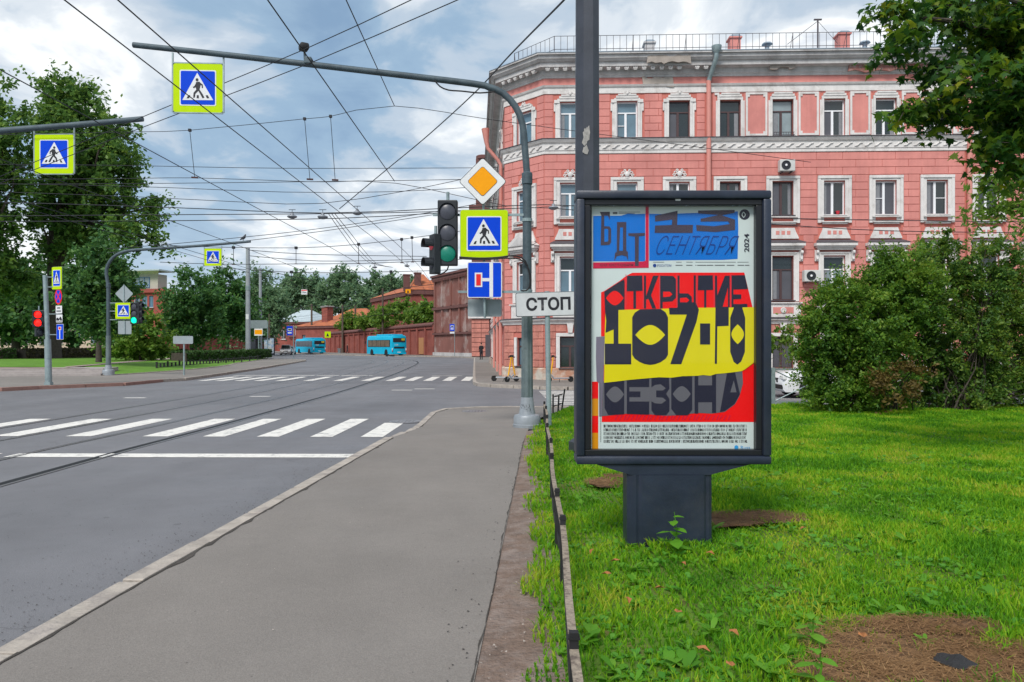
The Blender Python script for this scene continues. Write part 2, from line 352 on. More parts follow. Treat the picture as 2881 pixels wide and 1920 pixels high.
kerb_run('kerb', [(kx(y), y, .128) for y in (-2.5, 2, 6, 10, 12.3)], 1.12, .14, .128, -.1, kerb_me, .022, .006)
corner = [(-2.11, 12.36, .12), (-2.0, 13.4, .06), (-1.93, 14.85, .035), (-1.95, 16.1, .035), (-1.96, 18.0, .035), (-1.86, 18.75, .035), (-1.68, 19.15, .035), (-1.3, 19.4, .035), (-.83, 19.52, .035), (.3, 19.7, .035), (9, 19.8, .035), (24, 19.85, .035)]
kerb_run('kerb', corner, .95, .13, .035, -.1, kerb_me, .015, .004)
# far corner footway in front of the pink house
fw = [(-4.6, 92), (-1.63, 33.2), (-1.48, 30.9), (-1.30, 29.9), (-.96, 29.2), (.36, 28.2), (1.25, 27.6), (2.3, 27.2), (32, 26.6)]
sheet('footway', fw + [(32, 40), (3, 40), (2, 92)], M_walk, .115)
kerb_run('kerb', fw, 1.2, .14, .125, -.1, kerb_me, .02)
# footway along the brick wall
wf = [(-4.5, 91), (-7.5, 101), (-11.2, 105), (-18, 110), (-25, 117), (-36, 133), (-46.6, 150), (-71, 197), (-120, 290)]
sheet('footway', wf + [(-60, 400), (60, 400), (4, 92)], M_walk, .115)
kerb_run('kerb', wf[:7], 2.4, .16, .125, -.1, kerb_me, .03)
# left side: footway, steps, terrace, lawns
lk = [(-60, 24.2), (-30, 24.8), (-18.4, 26.5), (-17.7, 27.9), (-15.9, 30.0), (-15.75, 31.3), (-16.0, 32.5), (-15.3, 34.6), (-17.2, 49.7), (-19.1, 62), (-21.2, 75.5), (-21.9, 78.3), (-23.2, 80.5), (-27, 84), (-33.6, 95), (-60, 140), (-110, 230)]
sheet('footway', lk + [(-300, 230), (-300, 24.2)], M_walk, .115)
kerb_run('kerb', lk[1:15], 1.5, .15, .13, -.1, kerb_me, .03, .006, red=(8, 13))
inner = [(-20.9, 37.6), (-20.4, 38.9), (-20.2, 43), (-20.3, 48), (-21.6, 56), (-23.4, 62.4), (-26, 76), (-28.5, 86), (-34, 98), (-60, 150)]
lw_ = MB(); lw_.add([q for x, y in inner for q in ((x, y, .15), (x - 4.5, y + 3.2, .452), (x - 40, y + 3.2, .47), (x - 170, y - 10, .47))], [(4 * i + j, 4 * i + j + 1, 4 * i + j + 5, 4 * i + j + 4) for i in range(len(inner) - 1) for j in range(3)]); lo = lw_.build('lawn', M_turf_far); lo['kind'] = 'structure'
kerb_run('kerb', inner[:9], 1.6, .14, .16, 0, kerb_me, .03)
T0, T1 = Vector((-40, 32.4, 0)), Vector((-20.8, 37.4, 0)); td = (T1 - T0).normalized(); tn = Vector((-td.y, td.x, 0))
steps = empty('terrace_steps'); steps['kind'] = 'structure'
for k in range(3):
    mb = MB(); a = T0 + tn * (.42 * k); b = T1 + tn * (.42 * k) - td * (.05 * k)
    mb.prism([(a.x, a.y, .05), (b.x, b.y, .05), (b.x, b.y, .12 + .11 * (k + 1)), (a.x, a.y, .12 + .11 * (k + 1))], tn * 3.0 if k == 2 else tn * .46)
    mb.build('step', M_stone_step, steps)
ter = [T0 + tn * .9, T1 + tn * .9 - td * .6, T1 + tn * 2.6 - td * 2.5, T1 + tn * 4.6 - td * 7, T0 + tn * 5.6, T0 + tn * 5.6 - td * 60, T0 + tn * .9 - td * 60]
sheet('terrace', [(p.x, p.y) for p in ter], M_paving, .462)
sheet('path', [G(180, 1032, .47)[:2], G(420, 1011.5, .47)[:2], G(500, 1006, .47)[:2], G(505, 1008.5, .47)[:2], G(430, 1014.5, .47)[:2], G(190, 1034, .47)[:2]], M_paving, .472)
# near lawn, soil strip along the footway
gx = lambda y: .065 + (y - 3.5) * .021             # where the grass begins
strip('soil', [((ex(y) - .02, y, .112), (gx(y) + .22, y, .150 + .0 * y)) for y in (-4, 0, 4, 8, 12, 13.2)], M_soil)
LAWN = [(.02, -3), (gx(3.5) + .02, 3.5), (gx(8) + .02, 8), (gx(12) + .02, 12.4), (.62, 14.6), (1.0, 16.4), (1.35, 17.6), (2.1, 18.2), (26, 18.45), (26, -3)]
LAWN_Z = .18
lawn_o = sheet('lawn', [(x + (.16 if x < .6 else 0), y, LAWN_Z - (.03 if x < 1 else 0)) for x, y in LAWN], M_turf)
def irregular(cx, cy, rx, ry, n=26, seed=1, amp=.25):
    r = random.Random(seed); ph = [r.uniform(0, 6.28) for _ in range(4)]
    return [(cx + rx * math.cos(a) * k, cy + ry * math.sin(a) * k) for a, k in
            ((2 * math.pi * i / n, 1 + amp * (math.sin(2 * 2 * math.pi * i / n + ph[0]) * .5 + math.sin(3 * 2 * math.pi * i / n + ph[1]) * .35 + math.sin(7 * 2 * math.pi * i / n + ph[2]) * .25)) for i in range(n))]
PATCHES = [(1.92, 3.56, .52, .40), (2.35, 3.35, .5, .30), (1.55, 3.28, .30, .22), (2.2, 3.85, .34, .14), (1.75, 6.15, .36, .26), (2.10, 6.3, .42, .20), (.98, 7.85, .22, .26), (1.2, 8.2, .2, .16), (2.9, 3.45, .4, .2)]
for i, (x, y, rx, ry) in enumerate(PATCHES):
    sheet('bare_soil', [(a, b) for a, b in irregular(x, y, rx * .92, ry * .92, 30, i, .45)], M_straw, LAWN_Z + .006 + .002 * i)
# ---------------------------------------------------------------- painted markings
mk = empty('road_markings'); mk['kind'] = 'structure'
def stripe(pts, name='stripe', z=.005):
    o = sheet(name, [(p[0], p[1]) for p in pts], M_paint, z, parent=mk); return o
for i, x in enumerate((-2.72, -3.63, -4.60, -5.58, -6.68, -8.08, -9.42, -10.8, -12.2, -13.6, -15.0)):
    w = .40 if i < 4 else .46; y0 = 13.28 + .02 * i; y1 = 16.55 if i else 15.7
    stripe([(x, y0), (x + w, y0), (x + w + .03, y1), (x + .02, y1)])
for x0, x1 in ((-8.7, -7.75), (-7.5, -6.02), (-5.92, -4.6), (-4.6, -2.34)):
    stripe([(x0, 10.84 + (x0 + 2.3) * -.012), (x1, 10.84 + (x1 + 2.3) * -.012), (x1, 11.2 + (x1 + 2.3) * -.012), (x0, 11.2 + (x0 + 2.3) * -.012)], 'stop_line')
for i, x in enumerate((-2.37, -3.25, -4.13, -5.0, -5.88, -7.02, -8.3, -9.7, -11.0, -12.0, -12.9, -13.8, -14.6)):
    stripe([(x, 34.3), (x + .42, 34.3), (x + .40, 38.6), (x - .02, 38.6)])
stripe([(-15.2, 40.2), (-7.6, 40.2), (-7.6, 40.6), (-15.2, 40.6)], 'stop_line')
for u0, u1, v in ((1101, 1159, 1099), (1165, 1222, 1095.5), (700, 757, 1117), (345, 405, 1121), (1215, 1300, 1058), (1110, 1160, 1016)):
    a, b = G(u0, v), G(u1, v); stripe([(a.x, a.y), (b.x, b.y), (b.x, b.y + .22), (a.x, a.y + .22)], 'dash')
for u0, u1, v0, v1 in ((0, 55, 1096.5, 1098.3), (-40, 25, 1098.6, 1100.6)):
    a, b, c, d = G(u0, v1), G(u1, v1 - .6), G(u1, v0), G(u0, v0); stripe([a, b, c, d], 'dash')
for k in range(10):
    y = 20.55 + k * .64; stripe([(1.08 - k * .012, y), (5.2, y), (5.2, y + .30), (1.08 - k * .012, y + .30)])
stripe([(8, 22.6), (22, 22.6), (22, 22.72), (8, 22.72)], 'dash')
# ragged dark joint between kerb and asphalt, grit swept to the kerb
def ragged(name, fx_, y0, y1, w0, w1, z, m, seed, sgn=1):
    r = random.Random(seed); rows_ = []; y = y0; off = 0
    while y < y1:
        off = .7 * off + r.uniform(-.004, .004); w = r.uniform(w0, w1) * (1.0 if r.random() < .85 else 1.9); x = fx_(y) + off
        rows_.append(((x - .004, y, z), (x + sgn * w, y, z))); y += r.uniform(.05, .16)
    return strip(name, rows_, m)
M_joint = mat('joint_dirt', (.060, .052, .046), .95, 0, .3, 12, .6, 60, coords='World')
ragged('joint', lambda y: kx(y) + .138, .5, 12.2, .008, .030, .1245, M_joint, 3); ragged('joint', lambda y: ex(y) + .0, .5, 12.2, .004, .012, .1240, M_joint, 4, -1)
def grit():
    V_, n = [], 0
    def put(x, y, z, s, m_):
        a = RNG.uniform(0, 6.28, len(x)); k = np.stack([np.stack([x + s * np.cos(a + j * 2.1), y + s * np.sin(a + j * 2.1), z + (s * .5 if j == 2 else 0)], 1) for j in range(3)], 1); V_.append((k.reshape(-1, 3), m_))
    y = 3.0 + RNG.random(1800) ** 1.3 * 9; put(kx(y) - np.abs(RNG.normal(0, .35, 1800)) - .03, y, np.full(1800, .006), RNG.uniform(.003, .008, 1800), 0)
    y = 3.0 + RNG.random(900) ** 1.3 * 9; put(kx(y) - RNG.uniform(.1, 3.2, 900), y, np.full(900, .006), RNG.uniform(.003, .007, 900), 0)
    y = 2.6 + RNG.random(120) * 9; put(kx(y) + .2 + RNG.random(120) * 2.2, y, np.full(120, .124), RNG.uniform(.003, .009, 120), 1)
    y = 2.6 + RNG.random(160) * 9; put(ex(y) + RNG.random(160) * .22, y, np.full(160, .146), RNG.uniform(.003, .009, 160), 1)
    y = 2.6 + RNG.random(160) * 9; put(ex(y) - np.abs(RNG.normal(0, .12, 160)), y, np.full(160, .124), RNG.uniform(.004, .010, 160), 0)
    V = np.concatenate([v for v, _ in V_]); mi = np.concatenate([np.full(len(v) // 3, m_) for v, m_ in V_])
    tag(link('grit', fast_mesh('grit', V, np.arange(len(V)).reshape(-1, 3), [mat('dark_grit', (.05, .045, .042), .9), mat('pale_grit', (.34, .30, .27), .9)], mi=mi)), 'loose grit scattered on road and footway', 'grit', kind='stuff')
grit()
# ---------------------------------------------------------------- tram rails
RA = [(-6.02, -6), (-6.03, 8.7), (-6.06, 11.6), (-5.97, 16.5), (-6.12, 29), (-6.9, 46), (-9.0, 71), (-12.5, 85), (-21, 98), (-36, 118), (-60, 155)]
for k, (off, lab) in enumerate(((0, 'nearest tram rail sunk in the asphalt beside the stop line'), (-1.33, 'second tram rail from the near kerb, set in asphalt'),
                                (-2.85, 'third tram rail from the near kerb, set in asphalt'), (-4.2, 'farthest tram rail set in the asphalt near the left kerb'))):
    c = catmull([(x + off * (1.0 if y < 60 else 1.1), y + (off * -.25 if y > 60 else 0), 0) for x, y in RA], 1.0)
    root = tag(empty('tram_rail'), lab, 'rail', 'tram rails set in the road'); 
    for nm, o0, o1, z, m in ((('groove', -.035, .035, .0035, M_black), ('railhead', .035, .085, .0075, M_rail), ('checkrail', -.095, -.035, .0070, M_black)) if k == 0 else (('groove', -.022, .012, .0035, M_black), ('railhead', .012, .070, .0075, M_rail), ('checkrail', -.045, -.022, .0070, M_rail))):
        rws = []
        for i, p in enumerate(c):
            t = (c[min(i + 1, len(c) - 1)] - c[max(i - 1, 0)]).normalized(); n = Vector((t.y, -t.x, 0))
            a, b = p + n * o0, p + n * o1; rws.append(((a.x, a.y, z), (b.x, b.y, z)))
        strip(nm, rws, m, root)
def manhole(u, v, r, z, lab):
    p = G(u, v, z); root = tag(empty('manhole_cover', p), lab, 'manhole cover', 'manhole covers')
    MB().lathe([(r, 0), (r, .008), (r * .86, .008), (r * .86, .004), (0.001, .004)], n=28).build('frame', M_rail, root)
    mb = MB(); mb.lathe([(r * .82, .004), (r * .82, .011), (.001, .011)], n=28)
    for i in range(-3, 4):
        for j in range(-3, 4):
            if i * i + j * j < 10: mb.box((i * r * .22, j * r * .22, .013), (r * .13, r * .13, .006))
    mb.build('lid', M_rail, root)
manhole(1142, 1187, .36, .006, 'round iron manhole cover beside the rounded kerb corner')
manhole(1338, 1158, .34, .03, 'round iron manhole cover in the footway behind the kerb corner')
# ================================================================ vegetation
LF_linden = leaf_mat('linden_leaves', [(.032, .095, .028), (.065, .155, .036), (.115, .220, .040), (.20, .30, .048)], .42)
LF_dark = leaf_mat('dark_leaves', [(.026, .090, .034), (.046, .135, .042), (.080, .190, .046), (.130, .255, .050)], .38)
LF_far = leaf_mat('far_leaves_hazed', [(.085, .175, .105), (.115, .215, .115), (.16, .26, .13), (.21, .31, .15)], .42)  # distance haze put into the leaf colour as paler greens
LF_maple = leaf_mat('maple_leaves', [(.008, .040, .010), (.016, .068, .012), (.036, .112, .012), (.120, .205, .012), (.280, .260, .014)], .46)
LF_bush = leaf_mat('bush_leaves', [(.020, .062, .018), (.042, .115, .022), (.085, .175, .024), (.160, .245, .030), (.26, .29, .05)], .42)
LF_bushA = leaf_mat('bush_leaves_light', [(.024, .080, .016), (.050, .138, .020), (.092, .200, .022), (.150, .265, .026), (.25, .32, .045)], .44)
LF_bush2 = leaf_mat('brown_leaves', [(.07, .055, .015), (.12, .085, .02), (.16, .12, .03)], .3)
LF_light = leaf_mat('light_leaves', [(.050, .130, .018), (.095, .200, .026), (.160, .280, .040), (.24, .33, .06)], .42)
LF_hedge = leaf_mat('hedge_leaves', [(.018, .050, .014), (.036, .090, .018), (.060, .130, .024)], .2)
LF_hedge_br = leaf_mat('brown_hedge_leaves', [(.050, .040, .024), (.080, .068, .034), (.10, .10, .04)], .2)
LF_grass = leaf_mat('grass_blades', [(.040, .165, .006), (.075, .250, .008), (.140, .355, .010), (.250, .430, .014), (.42, .43, .05)], .5, .75, 1.3, 2.0)
LF_clover = leaf_mat('clover_leaves', [(.05, .20, .02), (.09, .29, .03), (.15, .36, .05)], .4, .6)
LF_straw = leaf_mat('straw_bits', [(.085, .042, .018), (.17, .088, .036), (.26, .145, .062), (.34, .21, .10)], .1, .8)
LF_weed = leaf_mat('weed_leaves', [(.060, .210, .014), (.110, .300, .020), (.180, .380, .04)], .42, .6)
def rand_unit(n):
    v = RNG.normal(size=(n, 3)); return v / np.linalg.norm(v, axis=1, keepdims=True)
def leaf_quads(C, size, up=.35, elong=1.5):
    """one small folded leaf (two triangles) at each of the points C"""
    n = len(C); nrm = rand_unit(n); nrm[:, 2] = np.abs(nrm[:, 2]) * (1 - up) + up; nrm /= np.linalg.norm(nrm, axis=1, keepdims=True)
    a = np.cross(nrm, rand_unit(n)); a /= np.linalg.norm(a, axis=1, keepdims=True) + 1e-9; b = np.cross(nrm, a)
    s = (size * RNG.uniform(.6, 1.25, n))[:, None]
    V = np.stack([C - a * s * .5 * elong, C + b * s * .42 - nrm * s * .06, C + a * s * .5 * elong - nrm * s * .16, C - b * s * .42 - nrm * s * .06], 1)
    Fc = (np.arange(n)[:, None] * 4 + np.array([[0, 1, 2, 3]])); return V.reshape(-1, 3), Fc
def clump_points(blobs, nclump, nleaf, crad, surf=.75):
    """blobs: (centre, radii). clumps gather towards the surface; leaves sit on each clump's upper shell"""
    vol = np.array([b[1][0] * b[1][1] * b[1][2] for b in blobs]) ** .75; vol /= vol.sum()
    out = []; cs = []
    for (c, r), w in zip(blobs, vol):
        k = max(3, int(nclump * w)); d = rand_unit(k); rad = np.where(RNG.random(k) < surf, RNG.uniform(.80, 1.06, k), RNG.uniform(.15, .8, k))
        cs.append(np.array(c) + d * rad[:, None] * np.array(r))
    cs = np.concatenate(cs)
    # each clump is a spray: leaves along a few twigs that reach outwards and a little up, then droop
    k = len(cs); axis = np.concatenate([(c_ - np.array(c)) / np.array(r) for (c, r), c_ in zip(blobs, np.split(cs, np.cumsum([max(3, int(nclump * w)) for w in vol])[:-1]))])
    axis = axis / (np.linalg.norm(axis, axis=1, keepdims=True) + 1e-6) + rand_unit(k) * .55 + np.array([0, 0, .25]); axis /= np.linalg.norm(axis, axis=1, keepdims=True)
    n = k * nleaf; tw = np.repeat(axis, nleaf, 0) + np.repeat(rand_unit(k * 4).reshape(k, 4, 3), (nleaf + 3) // 4, 1)[:, :nleaf].reshape(-1, 3) * .62
    t = RNG.random(n) ** .8; rr = np.repeat(crad * RNG.uniform(.55, 1.45, k) * np.where(RNG.random(k) < .08, 1.8, 1.0), nleaf)
    P_ = np.repeat(cs, nleaf, 0) + tw * (t * rr * 1.25)[:, None] + rand_unit(n) * (rr * (.20 + .16 * RNG.random(n)))[:, None]; P_[:, 2] -= .22 * rr * t * t
    return P_, cs
def limb_mesh(mb, a, b, r0, r1, wob=.06, n=5):
    a, b = Vector(a), Vector(b); L_ = (b - a).length; pts = []
    for i in range(n + 1):
        t = i / n; p = a.lerp(b, t); k = wob * L_ * math.sin(math.pi * t)
        pts.append(p + Vector((random.uniform(-k, k), random.uniform(-k, k), random.uniform(-k, k) * .4 + .10 * L_ * math.sin(math.pi * t) * (1 if abs(b.z - a.z) < L_ * .9 else 0))))
    mb.tube(pts, [r0 + (r1 - r0) * i / n for i in range(n + 1)], 7)
def tree(name, base, blobs, trunk_h, r, leaf, nclump, nleaf, crad, lsize, label, cat='tree', group=None, limbs=9, surf=.75, lean=(0, 0), bark=None, up=.35):
    root = tag(empty(name, base), label, cat, group); b = Vector(base)
    pts, cs = clump_points([((c[0] - b.x, c[1] - b.y, c[2] - b.z), rr) for c, rr in blobs], nclump, nleaf, crad, surf)
    V, Fc = leaf_quads(pts, lsize, up)
    link('crown', fast_mesh('crown', V, Fc, leaf), root)
    mb = MB(); top = Vector((lean[0], lean[1], trunk_h))
    mb.tube([(0, 0, -.2), (0, 0, .1), top * .35 + Vector((0, 0, 0)), top * .7, top], [r * 1.5, r * 1.15, r * .95, r * .8, r * .6], 10)
    idx = RNG.choice(len(cs), min(limbs, len(cs)), replace=False)
    for i in idx:
        s = top * random.uniform(.55, 1.0); limb_mesh(mb, s, Vector(cs[i]), r * .38, r * .06)
    mb.build('trunk', bark or M_bark, root, smooth=True); return root
# -- the two great lindens on the left and smaller trees of the square
def blobset(us, Y, spread=2.0):
    return [((P(u, v, Y + random.uniform(-spread, spread))), (ru * Y / F, ru * Y / F * .9, rv * Y / F)) for u, v, ru, rv in us]
B = P(150, 1004, 68); B.z = .46
tree('linden_tree', B, blobset([(165, 268, 40, 34), (215, 296, 46, 42), (150, 350, 46, 44), (240, 385, 70, 55), (318, 372, 26, 26), (205, 460, 75, 55), (305, 500, 55, 50), (372, 596, 46, 36), (262, 590, 66, 44), (402, 652, 28, 34), (335, 650, 40, 28), (165, 560, 55, 46), (210, 680, 60, 40), (345, 455, 26, 30), (120, 640, 40, 40)], 68, 1.5),
     12, .62, LF_linden, 460, 84, 1.0, .31, 'tall dark green linden with a wide crown behind the left poles', group='old trees on the square', limbs=18)
B = P(-70, 1008, 62); B.z = .46
tree('linden_tree', B, blobset([(4, 262, 22, 26), (-30, 330, 52, 46), (35, 345, 34, 30), (12, 430, 40, 44), (-60, 480, 70, 70), (25, 520, 36, 34), (-100, 380, 60, 60), (-30, 600, 60, 40), (-110, 620, 80, 90), (-60, 740, 70, 60), (10, 790, 50, 50)], 62, 1.5),
     10, .55, LF_linden, 360, 80, 1.0, .30, 'tall dark linden cut by the left edge of the photo', group='old trees on the square', limbs=14)
B = P(45, 1000, 74); B.z = .46
tree('linden_tree', B, blobset([(60, 860, 75, 70), (150, 880, 70, 66), (10, 900, 60, 66), (110, 800, 76, 56), (210, 905, 56, 50)], 74), 6, .4, LF_dark, 300, 60, 1.0, .36,
     'low shady tree filling the dark space under the left lindens', group='old trees on the square')
B = G(278, 1026, .30)
tree('maple_tree', B, blobset([(278, 780, 70, 58), (250, 850, 60, 54), (328, 850, 44, 52), (282, 728, 38, 34), (215, 815, 34, 34), (290, 905, 50, 30)], 45, 1.0), 3.2, .19, LF_dark, 280, 60, .55, .21,
     'young round maple with a bare trunk beside the left mast', limbs=8)
B = P(395, 1000, 58); B.z = .42
tree('lilac_shrub', B, blobset([(380, 940, 50, 30), (420, 955, 45, 28), (340, 962, 46, 28), (432, 915, 22, 20), (395, 985, 80, 16)], 58, 1.0), 1.2, .1, LF_light, 190, 50, .5, .22,
     'broad light green shrub in front of the red house', 'shrub', limbs=6)
for i, (u, v, Y, s, lab) in enumerate(((540, 1000, 88, [(538, 855, 52, 55), (512, 885, 36, 44), (578, 885, 40, 50), (545, 800, 34, 28), (540, 925, 60, 30)], 'rounded dark green tree right of the red corner house'),
                                     (640, 1000, 108, [(640, 840, 38, 54), (622, 795, 26, 26), (672, 870, 38, 52), (640, 910, 52, 40), (614, 865, 32, 46)], 'dark tree behind the tall concrete pole'),
                                     (735, 1000, 125, [(735, 850, 30, 46), (722, 802, 20, 22), (760, 872, 34, 34), (730, 920, 40, 30)], 'grey green tree right of the tall concrete pole'))):
    B = P(u, v, Y); B.z = .3
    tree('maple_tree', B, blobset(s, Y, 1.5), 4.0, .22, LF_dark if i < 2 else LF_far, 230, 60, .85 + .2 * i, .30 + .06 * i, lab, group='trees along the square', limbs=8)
for u, v, Y, s, lab in ((820, 985, 235, [(820, 808, 18, 20), (815, 842, 24, 20), (825, 785, 12, 8), (800, 872, 22, 18)], 'slender airy tree on the skyline left of the factory trees'),
                        (880, 985, 245, [(875, 808, 22, 14), (890, 842, 28, 20), (860, 835, 18, 20)], 'airy tree on the skyline above the zinc roof'),
                        (960, 985, 230, [(965, 795, 34, 22), (930, 840, 34, 30), (990, 840, 38, 30), (958, 775, 16, 8), (900, 880, 30, 22)], 'large full tree on the skyline above the orange roof'),
                        (1090, 985, 240, [(1080, 802, 34, 22), (1120, 822, 26, 26), (1050, 832, 30, 26), (1070, 860, 40, 26)], 'rounded tree on the skyline left of the brick chimneys'),
                        (1180, 985, 260, [(1150, 820, 35, 30), (1190, 850, 40, 30)], 'low tree on the skyline behind the brick chimneys')):
    B = P(u, v, Y); B.z = .1
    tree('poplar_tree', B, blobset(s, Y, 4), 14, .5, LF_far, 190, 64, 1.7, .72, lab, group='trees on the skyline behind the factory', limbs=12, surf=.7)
# low dark band of far trees that closes the view (one mass)
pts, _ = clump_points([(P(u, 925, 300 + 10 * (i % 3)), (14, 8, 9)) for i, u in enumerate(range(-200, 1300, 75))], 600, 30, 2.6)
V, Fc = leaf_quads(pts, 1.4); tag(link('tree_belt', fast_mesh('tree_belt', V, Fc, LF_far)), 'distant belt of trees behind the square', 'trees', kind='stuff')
# weeds and young shrubs behind the brick wall
for u, v, Y, s, lab in ((1130, 890, 130, [(1120, 880, 45, 22), (1080, 895, 35, 18), (1150, 865, 25, 18)], 'bright green shrub growing over the brick wall top'),
                        (1190, 890, 122, [(1185, 890, 30, 20), (1205, 880, 18, 25)], 'bright green shrub at the corner of the tall brick wall'),
                        (1040, 900, 140, [(1035, 902, 28, 14), (1060, 895, 18, 18)], 'low light green shrub above the middle of the brick wall'),
                        (975, 915, 155, [(975, 918, 18, 14), (985, 905, 12, 16)], 'small light green shrub beside the wooden pole')):
    B = P(u, v, Y); B.z = .1
    tree('shrub', B, blobset(s, Y, 1.5), 2.5, .12, LF_light, 110, 30, .7, .42, lab, 'shrub', 'shrubs behind the brick wall', limbs=8)
# -- hedges
def hedge(path, w, h, z, leaf, label, lsize, dens, group='clipped hedges of the square'):
    path = [Vector((p[0], p[1], z)) for p in path]; root = tag(empty('hedge', path[0]), label, 'hedge', group); o = path[0]
    C = []; core = MB()
    for a, b in zip(path, path[1:]):
        L_ = (b - a).length; t = (b - a) / L_; n = Vector((-t.y, t.x, 0)); k = int(L_ * dens)
        s = RNG.random(k) * L_; q = RNG.random(k); side = RNG.random(k)
        x = np.where(q < .4, RNG.uniform(-.5, .5, k) * w, np.where(side < .5, -.5, .5) * w * RNG.uniform(.92, 1.06, k)); zz = np.where(q < .4, h * RNG.uniform(.95, 1.05, k), RNG.uniform(.03, 1, k) * h)
        A = np.array(a - o); C.append(A + s[:, None] * np.array(t) + x[:, None] * np.array(n) + np.stack([0 * zz, 0 * zz, zz], 1))
        m = (a + b) / 2 - o; core.box((m.x, m.y, h * .46), (L_, w * .86, h * .9), math.atan2(t.y, t.x))
    V, Fc = leaf_quads(np.concatenate(C), lsize, .2); link('foliage', fast_mesh('foliage', V, Fc, leaf), root)
    core.build('branches', M_bark, root)
hedge([G(503, 1022, .28)[:2], G(620, 1014, .28)[:2], G(748, 1005.5, .28)[:2]], 1.3, .86, .28, LF_hedge, 'long clipped green hedge beside the tall concrete pole', .17, 260)
hedge([G(418, 1001, .47)[:2], G(510, 999, .47)[:2]], 1.6, .66, .47, LF_hedge, 'short box hedge left of the grey signboard', .2, 200)
hedge([G(60, 1009, .47)[:2], G(380, 1004, .47)[:2]], 1.5, .85, .47, LF_hedge_br, 'low brownish hedge behind the left lawn', .18, 220)
hedge([G(-60, 1010, .47)[:2], G(45, 1009, .47)[:2]], 1.5, .85, .47, LF_hedge, 'dark clipped hedge block at the left photo edge', .18, 240)
# -- the big bushes on the right
def bush(base, blobs, stems, leaf, nclump, nleaf, crad, lsize, label, group=None, extra=None):
    root = tag(empty('shrub', base), label, 'shrub', group); b = Vector(base)
    pts, cs = clump_points([((c[0] - b.x, c[1] - b.y, c[2] - b.z), r) for c, r in blobs], nclump, nleaf, crad, .8)
    pts = pts[pts[:, 2] > .02]
    V, Fc = leaf_quads(pts, lsize, .25, 1.7); link('foliage', fast_mesh('foliage', V, Fc, leaf), root)
    mb = MB()
    for i in range(stems):
        t = cs[RNG.integers(len(cs))]; a = random.uniform(0, 6.28); r0 = random.uniform(.1, .7)
        limb_mesh(mb, (r0 * math.cos(a), r0 * math.sin(a) * .6, -.05), t * np.array([.95, .95, 1]), random.uniform(.012, .028), .004, .05, 5)
    mb.build('stems', M_bark, root); return root
def bb(us, Y, d=.5): return [(P(u, v, Y + dy), (ru * Y / F, ru * Y / F * .8, rv * Y / F)) for u, v, ru, rv, dy in us]
Bb = G(2430, 1150, LAWN_Z)
bush(Bb, bb([(2330, 910, 56, 70, 0), (2292, 1030, 34, 66, .2), (2375, 830, 50, 34, .1), (2430, 900, 70, 80, -.3), (2465, 800, 44, 30, .2), (2400, 1050, 90, 66, 0), (2300, 950, 36, 60, -.2), (2450, 1000, 70, 90, .3), (2345, 815, 18, 14, 0), (2490, 1080, 60, 44, .2), (2320, 1105, 50, 26, -.2), (2410, 1115, 70, 22, -.3), (2505, 800, 46, 40, .2), (2520, 900, 60, 80, .2), (2268, 990, 22, 60, .1), (2545, 745, 44, 34, .2), (2500, 745, 26, 18, .1), (2575, 830, 60, 70, 0)], 16.6),
     46, LF_bushA, 1050, 90, .19, .050, 'large rounded green bush beside the advertising stand')
Bb = G(2700, 1150, LAWN_Z)
bush(Bb, bb([(2650, 770, 60, 62, .3), (2590, 880, 66, 84, .1), (2740, 830, 80, 84, .4), (2700, 960, 100, 100, .2), (2545, 745, 44, 32, .4), (2610, 700, 34, 26, .5), (2810, 880, 76, 120, .5), (2800, 730, 52, 44, .3), (2580, 1010, 56, 76, .2), (2860, 1000, 80, 86, .6), (2740, 1060, 80, 48, .3), (2960, 860, 90, 140, .6), (2620, 1090, 66, 36, .3), (2700, 1110, 90, 24, .2), (2830, 1090, 66, 44, .4), (2665, 672, 16, 14, .3), (2960, 1060, 90, 70, .5)], 17.2),
     70, LF_bush, 1300, 84, .20, .052, 'taller green bush under the maple at the right photo edge')
Bb = G(2520, 1158, LAWN_Z)
bush(Bb, bb([(2510, 1075, 48, 40, -.3), (2560, 1060, 40, 36, -.2), (2470, 1090, 30, 25, -.4)], 15.9), 14, LF_bush2, 40, 40, .16, .055, 'small yellowing brown bush low between the green bushes')
# climbing vine by the ad, seen against the house window
Bb = G(2190, 1082, .12)
bush(Bb, bb([(2190, 955, 26, 20, 0), (2170, 975, 18, 14, 0), (2205, 945, 16, 12, 0)], 30.5), 6, LF_light, 26, 26, .16, .13, 'light green climbing plant on the ground-floor window')
